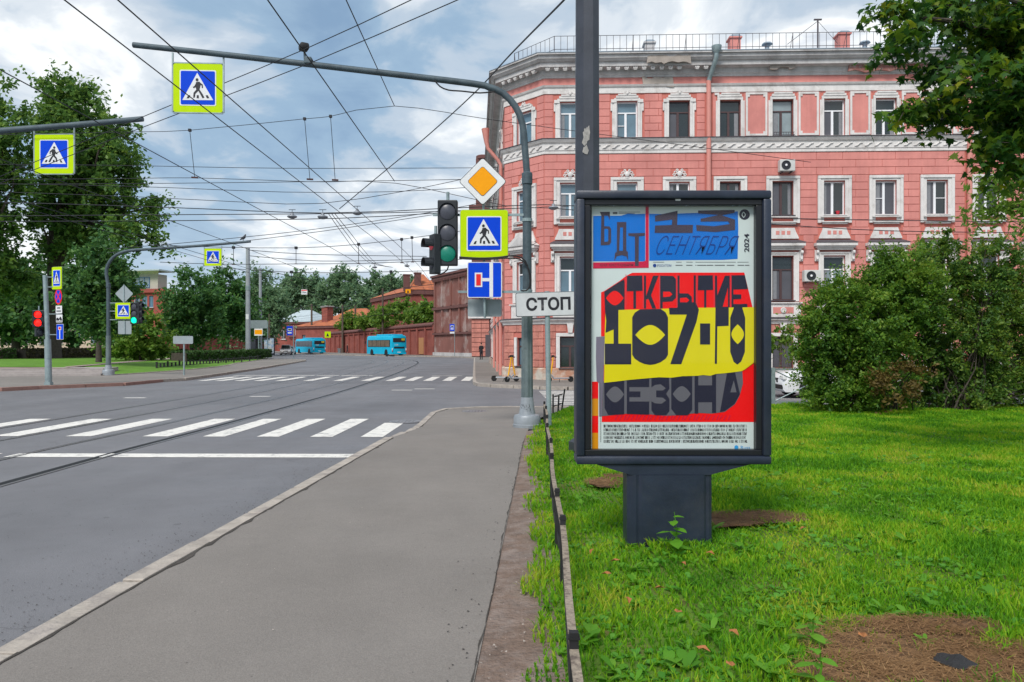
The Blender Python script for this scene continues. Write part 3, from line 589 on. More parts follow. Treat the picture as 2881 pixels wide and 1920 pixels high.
# -- maple that reaches in from the upper right; its trunk stands right of the photo
def lobed_leaf_fast(C, size):
    ang = np.radians([-90, -60, -38, -20, -2, 18, 48, 66, 90, 114, 132, 162, 182, 200, 218, 240]); rad = np.array([.30, .34, .62, .40, .96, .46, .60, .48, 1.08, .48, .60, .46, .96, .40, .62, .34])
    n = len(C); k = len(ang); nrm = rand_unit(n); nrm[:, 2] = np.abs(nrm[:, 2]) * .5 + .35; nrm[:, 1] -= .25; nrm /= np.linalg.norm(nrm, axis=1, keepdims=True)
    dn = rand_unit(n) * .8; dn[:, 2] -= .55                         # leaf tips hang down
    b = dn - nrm * (dn * nrm).sum(1)[:, None]; b /= np.linalg.norm(b, axis=1, keepdims=True); a = np.cross(b, nrm)
    s = size * RNG.uniform(.6, 1.2, n); x = np.cos(ang) * rad; y = np.sin(ang) * rad; droop = -(x ** 2 + (y - .1) ** 2) * .22
    R = C[:, None] + (a[:, None] * x[None, :, None] + b[:, None] * y[None, :, None] + nrm[:, None] * droop[None, :, None]) * (s * .5)[:, None, None]
    V = np.concatenate([C[:, None], R], 1).reshape(-1, 3)
    i = np.arange(k); tri = np.stack([0 * i, i + 1, (i + 1) % k + 1], 1); Fc = (np.arange(n)[:, None, None] * (k + 1) + tri[None]).reshape(-1, 3); return V, Fc
def maple():
    base = Vector((8.6, 8.4, LAWN_Z)); root = tag(empty('maple_tree', base), 'maple whose dark leafy branches hang in from the upper right', 'tree')
    top = Vector((8.3, 8.5, 5.2)); wood = MB(); C = []
    wood.tube([base - base, (0, 0, .3), (-.05, .03, 1.8), (-.15, .05, 3.4), top - base], [.36, .27, .22, .2, .17], 12)
    br = [[(2600, 15, 8.4), (2495, 35, 8.2)], [(2690, 60, 8.2), (2560, 100, 8.0), (2515, 140, 7.9)], [(2740, 160, 8.4), (2620, 190, 8.2)], [(2800, 240, 8.2), (2660, 265, 8.1), (2545, 310, 8.0)],
          [(2840, 300, 8.6), (2720, 330, 8.3), (2620, 310, 8.2)], [(2860, 380, 8.0), (2790, 400, 7.9)], [(2900, 450, 8.2), (2830, 455, 8.0)], [(2800, 40, 9.0), (2650, 20, 9.0)], [(2850, 120, 8.8), (2770, 100, 8.6)], [(2860, 200, 7.6), (2760, 180, 7.5)],
          [(2790, -60, 8.4), (2640, -50, 8.6)], [(2900, 20, 7.8), (2780, -20, 7.6)], [(2870, 330, 9.0), (2800, 350, 9.0)], [(3000, 100, 8), (2950, 200, 8.4)], [(3050, 350, 8), (2950, 400, 8.6)], [(3100, 0, 9), (3000, -100, 9)], [(2900, 260, 8.4), (2830, 270, 8.1)], [(2880, 90, 8.2), (2830, 60, 8.0)], [(2890, 410, 8.6), (2850, 340, 8.4)], [(2940, 300, 7.8), (2870, 250, 7.7)]]
    for path in br:
        pts = [top + Vector((0, 0, random.uniform(-1.5, .6)))] + [P(u, v, Y) for u, v, Y in path]
        c = catmull(pts, .25); k = len(c); wood.tube([p - base for p in c], [.07 * (1 - i / k) + .006 for i in range(k)], 6)
        L_ = len(c)
        for i, p in enumerate(c):
            t = i / L_
            if t < .30: continue
            for _ in range(4):
                d = Vector(rand_unit(1)[0]) * random.uniform(.10, .40); d.z = d.z * .55 - .05
                tip = p + d; wood.tube([p - base, tip - base], [.006, .003], 4)
                m = int(12 + 11 * t)
                q = np.array(p)[None] + np.array(d)[None] * RNG.uniform(.3, 1.15, (m, 1)) + RNG.normal(size=(m, 3)) * np.array([.085, .085, .06]); C.append(q)
    C = np.concatenate(C) - np.array(base); V, Fc = lobed_leaf_fast(C, .152)
    link('crown', fast_mesh('crown', V, Fc, LF_maple), root); wood.build('trunk', M_bark, root, smooth=True)
maple()
# ash sapling between bush and maple: long narrow leaflets
def ash():
    base = G(2960, 1140, LAWN_Z); root = tag(empty('ash_sapling', base), 'young ash with narrow light leaves above the right bush', 'tree'); wood = MB(); C = []
    trunk_top = P(2930, 520, base.y); wood.tube([Vector(), (trunk_top - base) * .5 + Vector((.1, 0, 0)), trunk_top - base], [.07, .05, .03], 8)
    for u, v in ((2740, 520), (2760, 560), (2800, 500), (2830, 540), (2790, 600), (2850, 590), (2870, 480), (2720, 610), (2900, 640), (2860, 660), (2760, 640)):
        e = P(u, v, base.y + random.uniform(-.4, .4)); s = base.lerp(trunk_top, random.uniform(.75, 1)); c = catmull([s, s.lerp(e, .5) + Vector((0, 0, .25)), e], .2)
        wood.tube([p - base for p in c], [.014 * (1 - i / len(c)) + .003 for i in range(len(c))], 5)
        for p in c[len(c) // 3:]:
            C.append(np.array(p - base)[None] + RNG.normal(size=(26, 3)) * np.array([.17, .17, .12]))
    V, Fc = leaf_quads(np.concatenate(C), .085, .3, 2.4); link('crown', fast_mesh('crown', V, Fc, LF_light), root); wood.build('trunk', M_bark, root)
ash()
# ---------------------------------------------------------------- grass
def inside(poly, X, Y):
    r = np.zeros(len(X), bool); n = len(poly)
    for i in range(n):
        (x0, y0), (x1, y1) = poly[i], poly[(i + 1) % n]
        c = ((y0 > Y) != (y1 > Y)) & (X < (x1 - x0) * (Y - y0) / (y1 - y0 + 1e-12) + x0); r ^= c
    return r
def wave(X, Y, k):                                # cheap smooth variation over the lawn
    return (np.sin(X * 1.7 * k + 1.3) * np.sin(Y * 1.3 * k + .4) + np.sin(X * 3.1 * k + Y * 2.3 * k + 2) * .6 + np.sin(X * 5.7 * k - Y * 4.9 * k) * .4) / 2.0
def grass():
    Xs, Ys, S = [], [], []
    for y0, y1, dens, sc in ((1.6, 3.2, 5200, .9), (3.2, 5, 5200, .95), (5, 7.5, 4200, 1.15), (7.5, 11, 2600, 1.5), (11, 18.5, 1500, 2.0)):
        x1 = min(.74 * y1 + 1.0, 26); n = int((x1 + .2) * (y1 - y0) * dens); Xs.append(RNG.uniform(-.2, x1, n)); Ys.append(RNG.uniform(y0, y1, n)); S.append(np.full(n, sc))
    X, Y, S = map(np.concatenate, (Xs, Ys, S))
    edge = .09 * wave(X * 0 + 2, Y, 2.2) + .05 * wave(X * 0 + 5, Y, 7.0)
    keep = inside(LAWN, X + edge - .02, Y)
    for x, y, rx, ry in PATCHES:
        d = ((X - x) / rx) ** 2 + ((Y - y) / ry) ** 2 + .55 * wave(X, Y, 4.0) + .35 * wave(X, Y, 11.0); keep &= RNG.random(len(X)) < ((d - .30) / .75).clip(.05, 1)
    keep &= RNG.random(len(X)) < (.80 + .30 * wave(X, Y, 1.6))
    X, Y, S = X[keep], Y[keep], S[keep]; n = len(X)
    yel = .5 + .5 * wave(X, Y, .8)
    # tufts: pull blades together a little
    X = X + .012 * np.sin(X * 140); Y = Y + .012 * np.sin(Y * 130)
    hgt = (.040 + .024 * wave(X, Y, 1.1) + .018 * wave(X, Y, 2.7)).clip(.014, .12) * RNG.uniform(.55, 1.45, n) * (1 + .12 * (S - 1)); w = .0042 * S * RNG.uniform(.7, 1.4, n)
    th = RNG.uniform(0, 2 * np.pi, n); ph = th + RNG.normal(0, .6, n); lean = RNG.uniform(.15, 1.0, n) * hgt
    z0 = LAWN_Z - .03 * (X < 1) - .005
    dx, dy = np.cos(th), np.sin(th); px, py = -dy * w, dx * w; lx, ly = np.cos(ph) * lean, np.sin(ph) * lean
    def pt(s, h, k, wd): return np.stack([X + px * wd * s + lx * k, Y + py * wd * s + ly * k, z0 + hgt * h], 1)
    V = np.stack([pt(-1, 0, 0, 1), pt(1, 0, 0, 1), pt(-1, .6, .35, .8), pt(1, .6, .35, .8), pt(0, .95, 1.0, 0)], 1).reshape(-1, 3)
    tri = np.array([[0, 1, 2], [1, 3, 2], [2, 3, 4]]); Fc = (np.arange(n)[:, None, None] * 5 + tri[None]).reshape(-1, 3)
    tag(link('grass', fast_mesh('grass', V, Fc, LF_grass)), 'uneven bright green grass of the near lawn', 'grass', kind='stuff')
grass()
def rosettes(name, spots, leaf, nleaf, ln, wd, label, seed=0):
    Vs, Fs = [], []; off = 0
    for x, y, s in spots:
        for k in range(nleaf):
            a = RNG.uniform(0, 2 * np.pi); l = ln * s * RNG.uniform(.6, 1.2); w = wd * s * RNG.uniform(.7, 1.2); e = RNG.uniform(.45, 1.35)
            d = np.array([np.cos(a), np.sin(a), 0]); q = np.array([-d[1], d[0], 0]); zb = LAWN_Z - (.03 if x < 1 else 0)
            prof = [(0, .15), (.3, .55), (.65, 1.0), (.88, .75), (1.0, .04)]
            pts = []
            for t, ww in prof:
                c = np.array([x, y, zb]) + d * l * t * np.cos(e * (1 - .35 * t)) + np.array([0, 0, 1]) * l * (np.sin(e) * t - .35 * t * t)
                pts += [c - q * w * ww * .5, c + q * w * ww * .5]
            Vs.append(np.array(pts)); Fs.append(np.array([[2 * i, 2 * i + 1, 2 * i + 3, 2 * i + 2] for i in range(4)]) + off); off += 10
    return fast_mesh(name, np.concatenate(Vs), np.concatenate(Fs), leaf)
sp = []
while len(sp) < 800:
    y = 2.3 + RNG.random() ** 1.4 * 10; x = RNG.uniform(.15, .72 * y + .8)
    if x > gx(y) + .15 and all(((x - a) / c) ** 2 + ((y - b) / d) ** 2 > 1.0 or RNG.random() < .03 for a, b, c, d in PATCHES) and RNG.random() < .55 + .5 * wave(np.array([x]), np.array([y]), 1.3)[0]: sp.append((x, y, RNG.uniform(.4, 1.0) if RNG.random() < .8 else RNG.uniform(1.0, 1.6)))
tag(link('weeds', rosettes('weeds', sp, LF_weed, 7, .080, .032, '')), 'broad-leaved weeds scattered through the near lawn', 'weeds', kind='stuff')
sp2 = []
while len(sp2) < 2600:
    y = 2.2 + RNG.random() ** 1.2 * 11; x = RNG.uniform(.15, .72 * y + .8)
    if x > gx(y) + .1 and all(((x - a) / c) ** 2 + ((y - b) / d) ** 2 > 1.0 for a, b, c, d in PATCHES) and wave(np.array([x + 3]), np.array([y]), 1.9)[0] > -.1: sp2.append((x, y, RNG.uniform(.6, 1.5)))
tag(link('clover', rosettes('clover', sp2, LF_clover, 5, .036, .026, '')), 'small clover leaves in patches of the near lawn', 'clover', kind='stuff')
def weed_plant(x, y, s, label, n=9, tall=.28):
    z = LAWN_Z; root = tag(empty('weed_plant', (x, y, z)), label, 'weed', 'single weeds in the near lawn'); mb = MB(); mb.tube([(0, 0, 0), (.02 * s, -.01, tall * .5 * s), (0, -.02, tall * s)], [.006, .004, .002], 5)
    mb.build('stem', LF_weed, root)
    for k in range(n):
        a = k * 2.4 + random.uniform(-.3, .3); t = .12 + .88 * k / n; l = random.uniform(.10, .17) * s * (1.15 - .55 * t); w = l * .55; b = MB(); d = Vector((math.cos(a), math.sin(a), .25)); q = Vector((-d.y, d.x, 0)); o = Vector((0, 0, tall * s * t * .95))
        pr = [(0, .06), (.25, .7), (.55, 1.0), (.8, .7), (1, .03)]; vs = []
        for tt, ww in pr: c = o + d * l * tt - Vector((0, 0, .35 * l * tt * tt)); vs += [c - q * w * ww * .5, c + q * w * ww * .5 + Vector((0, 0, .1 * w))]
        b.add(vs, [(2 * i, 2 * i + 1, 2 * i + 3, 2 * i + 2) for i in range(4)]); b.build('leaf', LF_weed, root)
def straw():
    X, Y, A_ = [], [], []
    for x, y, rx, ry in PATCHES:
        n = int(5200 * rx * ry * 3.14); r = np.sqrt(RNG.random(n)) * 1.0; a = RNG.uniform(0, 6.283, n); X.append(x + rx * r * np.cos(a)); Y.append(y + ry * r * np.sin(a))
    X, Y = np.concatenate(X), np.concatenate(Y); n = len(X); th = RNG.uniform(0, 6.283, n); l = RNG.uniform(.012, .05, n); w = RNG.uniform(.0012, .003, n); z = LAWN_Z + .022 + RNG.uniform(0, .012, n); dz = RNG.uniform(-.006, .010, n)
    dx, dy = np.cos(th), np.sin(th)
    V = np.stack([np.stack([X - dx * l - dy * w, Y - dy * l + dx * w, z], 1), np.stack([X - dx * l + dy * w, Y - dy * l - dx * w, z], 1), np.stack([X + dx * l, Y + dy * l, z + dz], 1)], 1).reshape(-1, 3)
    tag(link('straw', fast_mesh('straw', V, np.arange(3 * n).reshape(-1, 3), LF_straw)), 'dry straw and needles strewn over the bare soil', 'straw', kind='stuff')
straw()
weed_plant(1.145, 5.24, 1.05, 'leafy weed sprouting at the foot of the advertising stand', 9)
weed_plant(1.62, 5.30, .6, 'small weed at the right corner of the stand foot', 7)
weed_plant(1.30, 3.15, .75, 'tall pale weed in the grass left of the bare soil', 8)
weed_plant(1.45, 3.6, .7, 'broad weed beside the upper edge of the bare soil', 8)
weed_plant(2.3, 4.15, .7, 'leafy weed right of the bare soil patch', 8)
weed_plant(.72, 7.0, .7, 'weed in the grass between the low fence and the stand', 7)
LFb = mat('dry_leaf', (.30, .12, .04), .8, 0, .3, 20)
dl = MB()
dl.add([(0, 0, 0), (.03, .012, .014), (.065, 0, .006), (.03, -.014, .016), (.045, .02, .008), (.045, -.02, .01)], [(0, 1, 2, 3), (1, 4, 2), (3, 2, 5)])
dl_me = dl.mesh('fallen_leaf', LFb)
for i, (u, v) in enumerate(((2045, 1862), (2000, 1835), (1715, 1580), (1820, 1500), (1840, 1655), (1690, 1615), (2080, 1790), (1915, 1720), (1930, 1590), (2420, 1780), (2250, 1490), (1660, 1560), (2010, 1560), (1770, 1700))):
    p = G(u, v, LAWN_Z + .045); o = link('fallen_leaf', dl_me, None, p, (random.uniform(-.3, .3), random.uniform(-.3, .3), random.uniform(0, 6.28)), (1.1,) * 3)
    tag(o, 'small brown fallen leaf lying on the near lawn', 'leaf', 'fallen brown leaves')
# dark clod at the lower right
mb = MB(); bm = bmesh.new(); bmesh.ops.create_icosphere(bm, subdivisions=3, radius=.075)
for v in bm.verts: v.co = v.co * (1 + .22 * math.sin(v.co.x * 60) * math.sin(v.co.y * 47 + 1) + .15 * math.sin(v.co.z * 80)); v.co.z *= .5
bm.verts.index_update(); mb.add([tuple(v.co) for v in bm.verts], [[v.index for v in f.verts] for f in bm.faces]); bm.free()
tag(mb.build('clod', mat('wet_earth', (.02, .02, .022), .8, 0, .3, 20, .6, 60), None, G(2690, 1880, LAWN_Z) + Vector((0, 0, .02))), 'dark clod of earth at the lower right photo corner', 'clod')
# ================================================================ advertising stand
AY = 5.48; AK = AY / F
def ad_stand():
    root = tag(empty('advertising_stand', (P(1897, 1530, AY).x, AY + .12, LAWN_Z)), 'dark blue advertising stand with a red, yellow and blue theatre poster', 'billboard')
    o = Vector(root.location)
    def L(u, v, dy=0.0): p = P(u, v, AY); return (p.x - o.x, dy - .12, p.z - o.z)
    def Lp(u, v): p = P(u, v, AY + .088); return (p.x - o.x, 0, p.z - o.z)
    fr = MB(); d = .24
    x0, x1 = L(1622, 0)[0], L(2172, 0)[0]; z1, z0 = L(0, 535)[2], L(0, 1308)[2]; t = .062
    def ring(mb, a0, a1, b0, b1, t, y0, y1, ch=.014):
        for (ax, az, bx, bz) in ((a0, b0, a1, b0 + t), (a0, b1 - t, a1, b1), (a0, b0 + t, a0 + t, b1 - t), (a1 - t, b0 + t, a1, b1 - t)):
            mb.box(((ax + bx) / 2, (y0 + y1) / 2, (az + bz) / 2), (abs(bx - ax), y1 - y0, abs(bz - az)), 0, ch)
    ring(fr, x0, x1, z0, z1, t, -.12, .12); fr.build('frame', M_navy, root, smooth=True)
    bd = MB(); ring(bd, x0 + t, x1 - t, z0 + t, z1 - t, .045, -.092, .09, .006); bd.build('bezel', mat('bezel_black', (.008, .009, .013), .35, 0, .2, 5), root)
    MB().box(((x0 + x1) / 2, .06, (z0 + z1) / 2), (x1 - x0 - .06, .08, z1 - z0 - .06)).build('back_panel', M_navy, root)
    fl = MB(); a, b = L(1680, 1309), L(2110, 1309); c, e = L(2000, 1338), L(1775, 1338)
    fl.prism([(a[0], -.10, a[2]), (b[0], -.10, b[2]), (c[0], -.10, c[2]), (e[0], -.10, e[2])], (0, .2, 0)); fl.build('bracket', M_navy, root)
    pd = MB(); px0, px1 = L(1766, 0)[0], L(2006, 0)[0]; pz = L(0, 1338)[2]; n = 30; ring_ = []
    prof = []
    for i in range(n + 1):                                         # fluted sides, flat middle
        s = i / n; x = px0 + (px1 - px0) * s; g = .010 if (.03 < s < .20 or .80 < s < .97) and int(s * 90) % 4 < 1 else 0
        prof.append((x, -.11 + (.03 * (abs(s - .5) * 2) ** 6) + g))
    for i in range(n):
        (xa, ya), (xb, yb) = prof[i], prof[i + 1]; pd.add([(xa, ya, -.1), (xb, yb, -.1), (xb, yb, pz), (xa, ya, pz)], [(0, 1, 2, 3)])
    pd.add([(px0, prof[0][1], -.1), (px0, .11, -.1), (px0, .11, pz), (px0, prof[0][1], pz)], [(0, 1, 2, 3)]); pd.add([(px1, prof[-1][1], -.1), (px1, .11, -.1), (px1, .11, pz), (px1, prof[-1][1], pz)], [(0, 1, 2, 3)])
    pd.add([(px0, .11, -.1), (px1, .11, -.1), (px1, .11, pz), (px0, .11, pz)], [(0, 1, 2, 3)]); pd.build('pedestal', M_navy, root)
    # -------- poster: printed sheet with its blocks and lettering as thin layers of ink
    pm = lambda n, c: mat('ink_' + n, c, .5, 0, .04, 3, spec=.08)
    paper = pm('paper', (.52, .60, .60)); blue = pm('blue', (.002, .140, .54)); red = pm('red', (.76, .003, .003)); crim = pm('crimson', (.50, .006, .05)); yel = pm('yellow', (.62, .55, .004))
    dark = pm('dark', (.016, .017, .034)); plum = pm('plum', (.050, .040, .064)); grey = pm('grey', (.105, .105, .125)); grey2 = pm('torn_grey', (.16, .145, .20)); org = pm('orange', (.60, .24, .006)); lines = pm('fine_print', (.12, .13, .14)); dblue = pm('deep_blue', (.005, .04, .22)); lblue = pm('light_blue', (.03, .28, .60)); pink = pm('pink', (.60, .04, .06))
    yb = -.030
    A = lambda x, y: (1660 + x / 4.02, 570 + y / 4.02); Bq = lambda x, y: (1660 + x / 4.6125, 950 + y / 4.6125); Cq = lambda x, y: (1600 + x / 1.935, 510 + y / 1.935)
    poster = MB(); pts = [Lp(*Cq(*q)) for q in ((126, 122), (1040, 124), (1022, 1474), (122, 1474))]
    poster.prism([(p[0], yb, p[2]) for p in pts], (0, .004, 0)); po = poster.build('poster', paper, root)
    def ink(name, shapes, m, lay, conv):
        stuffy = name in ('fine_print', 'side_print', 'hatching')
        if not stuffy and len(shapes) > 1:
            for s in shapes: ink(name.rstrip('s'), [s], m, lay, conv)
            return
        mb = MB()
        for s in shapes:
            q = [Lp(*conv(*p)) for p in s]; mb.poly([(p[0], yb - .0011 * lay, p[2]) for p in q])
        me = mb.mesh(name, m)
        bm = bmesh.new(); bm.from_mesh(me); bmesh.ops.triangulate(bm, faces=bm.faces[:], ngon_method='EAR_CLIP'); bm.to_mesh(me); bm.free()
        o2 = link(name, me, po)
        if stuffy: o2['kind'] = 'stuff'
        return o2
    def lens(x0, y0, x1, y1, n=9, vert=False, k=.62):
        cx, cy, a, b = (x0 + x1) / 2, (y0 + y1) / 2, (x1 - x0) / 2, (y1 - y0) / 2; up = []; dn = []
        for i in range(n + 1):
            t = -1 + 2 * i / n; e = (1 - t * t) ** .72 if False else (1 - abs(t) ** 1.8)
            if vert: up.append((cx + a * e, cy + b * t)); dn.append((cx - a * e, cy - b * t))
            else: up.append((cx + a * t, cy - b * e)); dn.append((cx - a * t, cy + b * e))
        return up + dn[1:-1]
    R = lambda x0, y0, x1, y1: [(x0, y0), (x1, y0), (x1, y1), (x0, y1)]
    ink('blue_block', [[(35, 152), (200, 150), (350, 150), (430, 125), (520, 132), (625, 128), (625, 667), (35, 667)], [(668, 128), (820, 132), (1220, 118), (1400, 122), (1672, 100), (1678, 300), (1670, 640), (1500, 650), (1100, 652), (670, 660)]], blue, 1, A)
    ink('red_bar', [[(628, 30), (664, 30), (664, 740), (35, 748), (35, 680), (600, 670), (628, 658)]], crim, 2, A)
    ink('letters', [[(112, 108), (225, 106), (222, 205), (204, 150), (160, 150), (160, 270), (220, 272), (238, 300), (238, 450), (220, 480), (120, 486), (128, 150)],
                    [(305, 222), (410, 222), (410, 545), (428, 562), (430, 662), (412, 612), (360, 596), (300, 610), (275, 664), (282, 572), (302, 560)],
                    [(432, 350), (620, 345), (620, 376), (552, 384), (550, 720), (508, 720), (507, 386), (435, 378)],
                    [(735, 150), (990, 95), (985, 255), (1165, 255), (1160, 345), (730, 345), (735, 262), (925, 255), (930, 195), (735, 217)],
                    [(1222, 92), (1635, 85), (1635, 118), (1490, 146), (1640, 195), (1640, 312), (1420, 335), (1205, 322), (1200, 255), (1400, 270), (1580, 245), (1560, 215), (1250, 217), (1250, 185), (1455, 142), (1222, 125)]], plum, 3, A)
    ink('letter_holes', [[(162, 300), (200, 300), (206, 315), (206, 430), (198, 445), (162, 447)], [(340, 285), (372, 285), (372, 548), (330, 548)]], blue, 4, A)
    ink('badge', [[(1748 + 60 * math.cos(t * .2618), 137 + 60 * math.sin(t * .2618)) for t in range(24)]], dark, 1, A)
    ink('badge_mark', [lens(1715, 105, 1760, 175, 8, True), ], paper, 2, A); ink('badge_core', [lens(1723, 115, 1752, 165, 8, True)], dark, 3, A)
    ink('red_block', [[(125, 1018), (165, 1000), (340, 885), (390, 845), (440, 815), (480, 795), (1745, 793), (1840, 1192), (1835, 1240), (170, 1300), (185, 1330), (175, 1515), (125, 1515)]], red, 1, A)
    ink('headline_lines', [R(x, 815, x + 8, 1200) for x in (402, 598, 784, 980, 1204, 1400, 1590)], pink, 2, A)
    ink('headline', [[(160, 1010), (330, 900), (385, 870), (392, 900), (390, 1215), (172, 1300), (165, 1100)], [(418, 830), (590, 826), (595, 1000), (520, 1002), (520, 1200), (490, 1200), (490, 1003), (415, 1005)],
                     R(610, 828, 634, 1200), [(712, 830), (775, 828), (690, 1050), (748, 1200), (702, 1200), (660, 1090), (634, 1100), (634, 1060)],
                     [(793, 828), (940, 832), (972, 870), (972, 1080), (930, 1120), (822, 1126), (822, 1200), (793, 1200)], [(990, 828), (1012, 828), (1012, 1028), (1110, 1030), (1150, 1068), (1156, 1230), (990, 1230)], R(1172, 826, 1196, 1200),
                     [(1222, 826), (1388, 824), (1392, 990), (1315, 992), (1315, 1196), (1290, 1196), (1290, 993), (1218, 994)], [(1412, 828), (1436, 828), (1440, 1050), (1525, 830), (1580, 828), (1580, 1196), (1560, 1196), (1560, 960), (1495, 1200), (1414, 1230)],
                     [(1600, 825), (1750, 822), (1786, 980), (1622, 985), (1622, 1040), (1710, 1040), (1710, 1092), (1622, 1096), (1622, 1150), (1780, 1150), (1780, 1190), (1600, 1192)]], dark, 3, A)
    ink('headline_holes', [lens(180, 1000, 380, 1165), [(826, 1010), (900, 1010), (932, 1040), (900, 1066), (826, 1072)], [(1018, 1082), (1090, 1076), (1122, 1106), (1090, 1136), (1018, 1140)]], red, 4, A)
    ink('lower_red', [[(1023, 960), (1019, 1312), (180, 1312), (186, 1000)]], red, 1, Cq)
    ink('torn_strip', [[(150, 848), (196, 846), (194, 900), (190, 1095), (182, 1200), (180, 1282), (166, 1282), (165, 1100), (152, 1090), (148, 960)]], grey2, 2, Cq)
    ink('grey_block', [[(186, 1090), (330, 1075), (700, 1050), (945, 1035), (949, 1100), (930, 1170), (905, 1215), (850, 1256), (780, 1266), (700, 1262), (600, 1275), (520, 1278), (400, 1266), (330, 1265), (180, 1280)]], grey, 3, Cq)
    ink('caption', [[(193, 1092), (302, 1082), (302, 1270), (215, 1274), (195, 1235)], [(316, 1078), (438, 1068), (438, 1272), (316, 1268)], [(450, 1070), (545, 1062), (548, 1130), (530, 1158), (548, 1186), (548, 1252), (530, 1275), (470, 1275), (450, 1248)],
                    [(558, 1064), (672, 1054), (672, 1245), (650, 1275), (585, 1275), (558, 1240)], [(685, 1052), (705, 1050), (705, 1112), (780, 1112), (780, 1046), (802, 1044), (802, 1262), (780, 1262), (780, 1204), (705, 1204), (705, 1266), (685, 1266)], [(862, 1040), (905, 1040), (932, 1160), (902, 1214), (850, 1252), (823, 1258)]], dark, 4, Cq)
    ink('caption_holes', [lens(203, 1118, 301, 1205), [(330, 1122), (448, 1122), (448, 1200), (330, 1200), (330, 1177), (390, 1177), (390, 1145), (330, 1145)], [(448, 1124), (470, 1110), (500, 1106), (528, 1128), (512, 1140), (476, 1140), (476, 1177), (512, 1179), (530, 1194), (505, 1212), (470, 1210), (448, 1198)], lens(566, 1116, 664, 1202), [(898, 1085), (913, 1150), (879, 1150)]], grey, 5, Cq)
    ink('yellow_block', [[(268, 702), (700, 690), (1027, 687), (1024, 970), (1005, 990), (985, 1005), (960, 1024), (940, 1035), (850, 1046), (800, 1050), (770, 1060), (730, 1056), (700, 1060), (620, 1062), (560, 1070), (490, 1068), (420, 1074), (330, 1082), (250, 1092), (192, 1098), (194, 1000), (196, 825), (200, 702)]], yel, 6, Cq)
    ink('number', [[(196, 690), (270, 696), (270, 885), (340, 885), (340, 998), (196, 998), (196, 885), (244, 885), (244, 808), (200, 826), (204, 760)], [(345, 742), (360, 716), (388, 698), (500, 696), (526, 714), (540, 742), (540, 945), (528, 966), (500, 986), (470, 997), (442, 1001), (412, 996), (385, 985), (358, 966), (345, 945)],
                   [(548, 727), (545, 690), (590, 690), (600, 660), (690, 660), (708, 700), (695, 765), (612, 997), (552, 997), (642, 727)], R(714, 775, 769, 890), [(798, 686), (870, 684), (870, 788), (808, 791), (806, 995), (794, 995)],
                   [(878, 745), (898, 690), (888, 672), (966, 668), (944, 690), (960, 745), (958, 930), (938, 982), (917, 999), (897, 984), (878, 930)]], dark, 7, Cq)
    ink('number_holes', [lens(362, 783, 524, 892), lens(884, 780, 953, 888, 9, True)], yel, 8, Cq)
    for k, m in enumerate((red, org, red, org)): ink('colour_square', [R(127, 1092 + k * 93, 161, 1092 + (k + 1) * 93 + (6 if k == 3 else 0))], m, 1, Cq)
    r = random.Random(5); fp = []
    for row in range(5):
        x = 190.0
        while x < 970:
            w = r.choice((1.6, 2.2, 3.0)); y0 = 1326 + row * 20.8
            fp.append(R(x, y0, x + w, y0 + 16))
            if r.random() < .55: fp.append(R(x, y0 + (0 if r.random() < .5 else 12), x + w + 2.6, y0 + (3 if r.random() < .5 else 15)))
            x += w + r.choice((1.7, 2.0, 2.6)) + (4 if r.random() < .10 else 0)
    fp += [R(x, 440, x + w, 443) for x, w in ((460, 60), (585, 30), (640, 36), (690, 220), (918, 62))] + [R(x, 456, x + w, 461) for x, w in ((582, 38), (640, 34), (690, 5), (700, 50), (752, 36), (795, 56), (860, 42), (920, 36), (960, 24))]
    fp += [R(273, 167, 390, 170), R(273, 174, 360, 177), R(240, 168, 265, 180)]
    ink('fine_print', fp, lines, 1, Cq)
    ink('side_print', [R(171 + (k % 3), 1098 + k * 4.6, 176, 1100.6 + k * 4.6) for k in range(70)], lines, 4, Cq)
    ink('hatching', [[(250 + k * 21 + (k % 3) * 4, 1300), (254 + k * 21 + (k % 3) * 4, 1300), (272 + k * 21, 1274), (268 + k * 21, 1274)] for k in range(30)], crim, 4, Cq)
    def words(body, c, w, h, m, lay, conv, shear=0, bold=0, rot=0, name='lettering', sc=1.0):
        me = fit_text(body, m, w * AK / sc, h * AK / sc, shear, bold); p = Lp(*conv(*c)); o2 = link(name, me, po, (p[0], yb - .0011 * lay, p[2]), (0, rot, 0)); return o2
    words('СЕНТЯБРЯ', (1205, 485), 980, 220, dblue, 3, A, .40, -.016, 0, 'month_lettering', 4.02)
    words('2024', (1772, 458), 210, 58, dark, 3, A, 0, .02, -math.pi / 2, 'year_lettering', 4.02)
    words('СО ОСТОБРЯ', (300, 708), 380, 28, dark, 4, A, 0, 0, 0, 'small_lettering', 4.02)
    words('РОСАТОМ', (840, 714), 160, 28, dblue, 2, A, 0, 0, 0, 'sponsor_lettering', 4.02)
    ink('sponsor_mark', [[(731 + 20 * math.cos(t * .3927), 714 + 20 * math.sin(t * .3927)) for t in range(16)]], dblue, 2, A)
    words('Russ', (962, 1450), 52, 18, lblue, 2, Cq, 0, 0, 0, 'owner_lettering', 1.935)
    ink('owner_mark', [[(913 + 11 * math.cos(t * .3927), 1449 + 11 * math.sin(t * .3927)) for t in range(16)]], lblue, 2, Cq)
    ink('header_mark', [[(568, 96), (575, 104), (580, 90), (585, 104), (592, 90), (597, 104), (602, 96), (598, 116), (572, 116)]], M_white, -40 / 1.1 * 0 + 58, Cq)
    # clips at the top edge
    for x in (249, 648, 902, 938): p = L(*Cq(x, 112)); MB().box((p[0], yb - .045, p[2]), (.006, .02, .05)).build('clip', M_galv, root)
    gm = bpy.data.materials.new('case_glass'); gm.use_nodes = True; N, Lk = gm.node_tree.nodes, gm.node_tree.links; N.remove(N['Principled BSDF'])
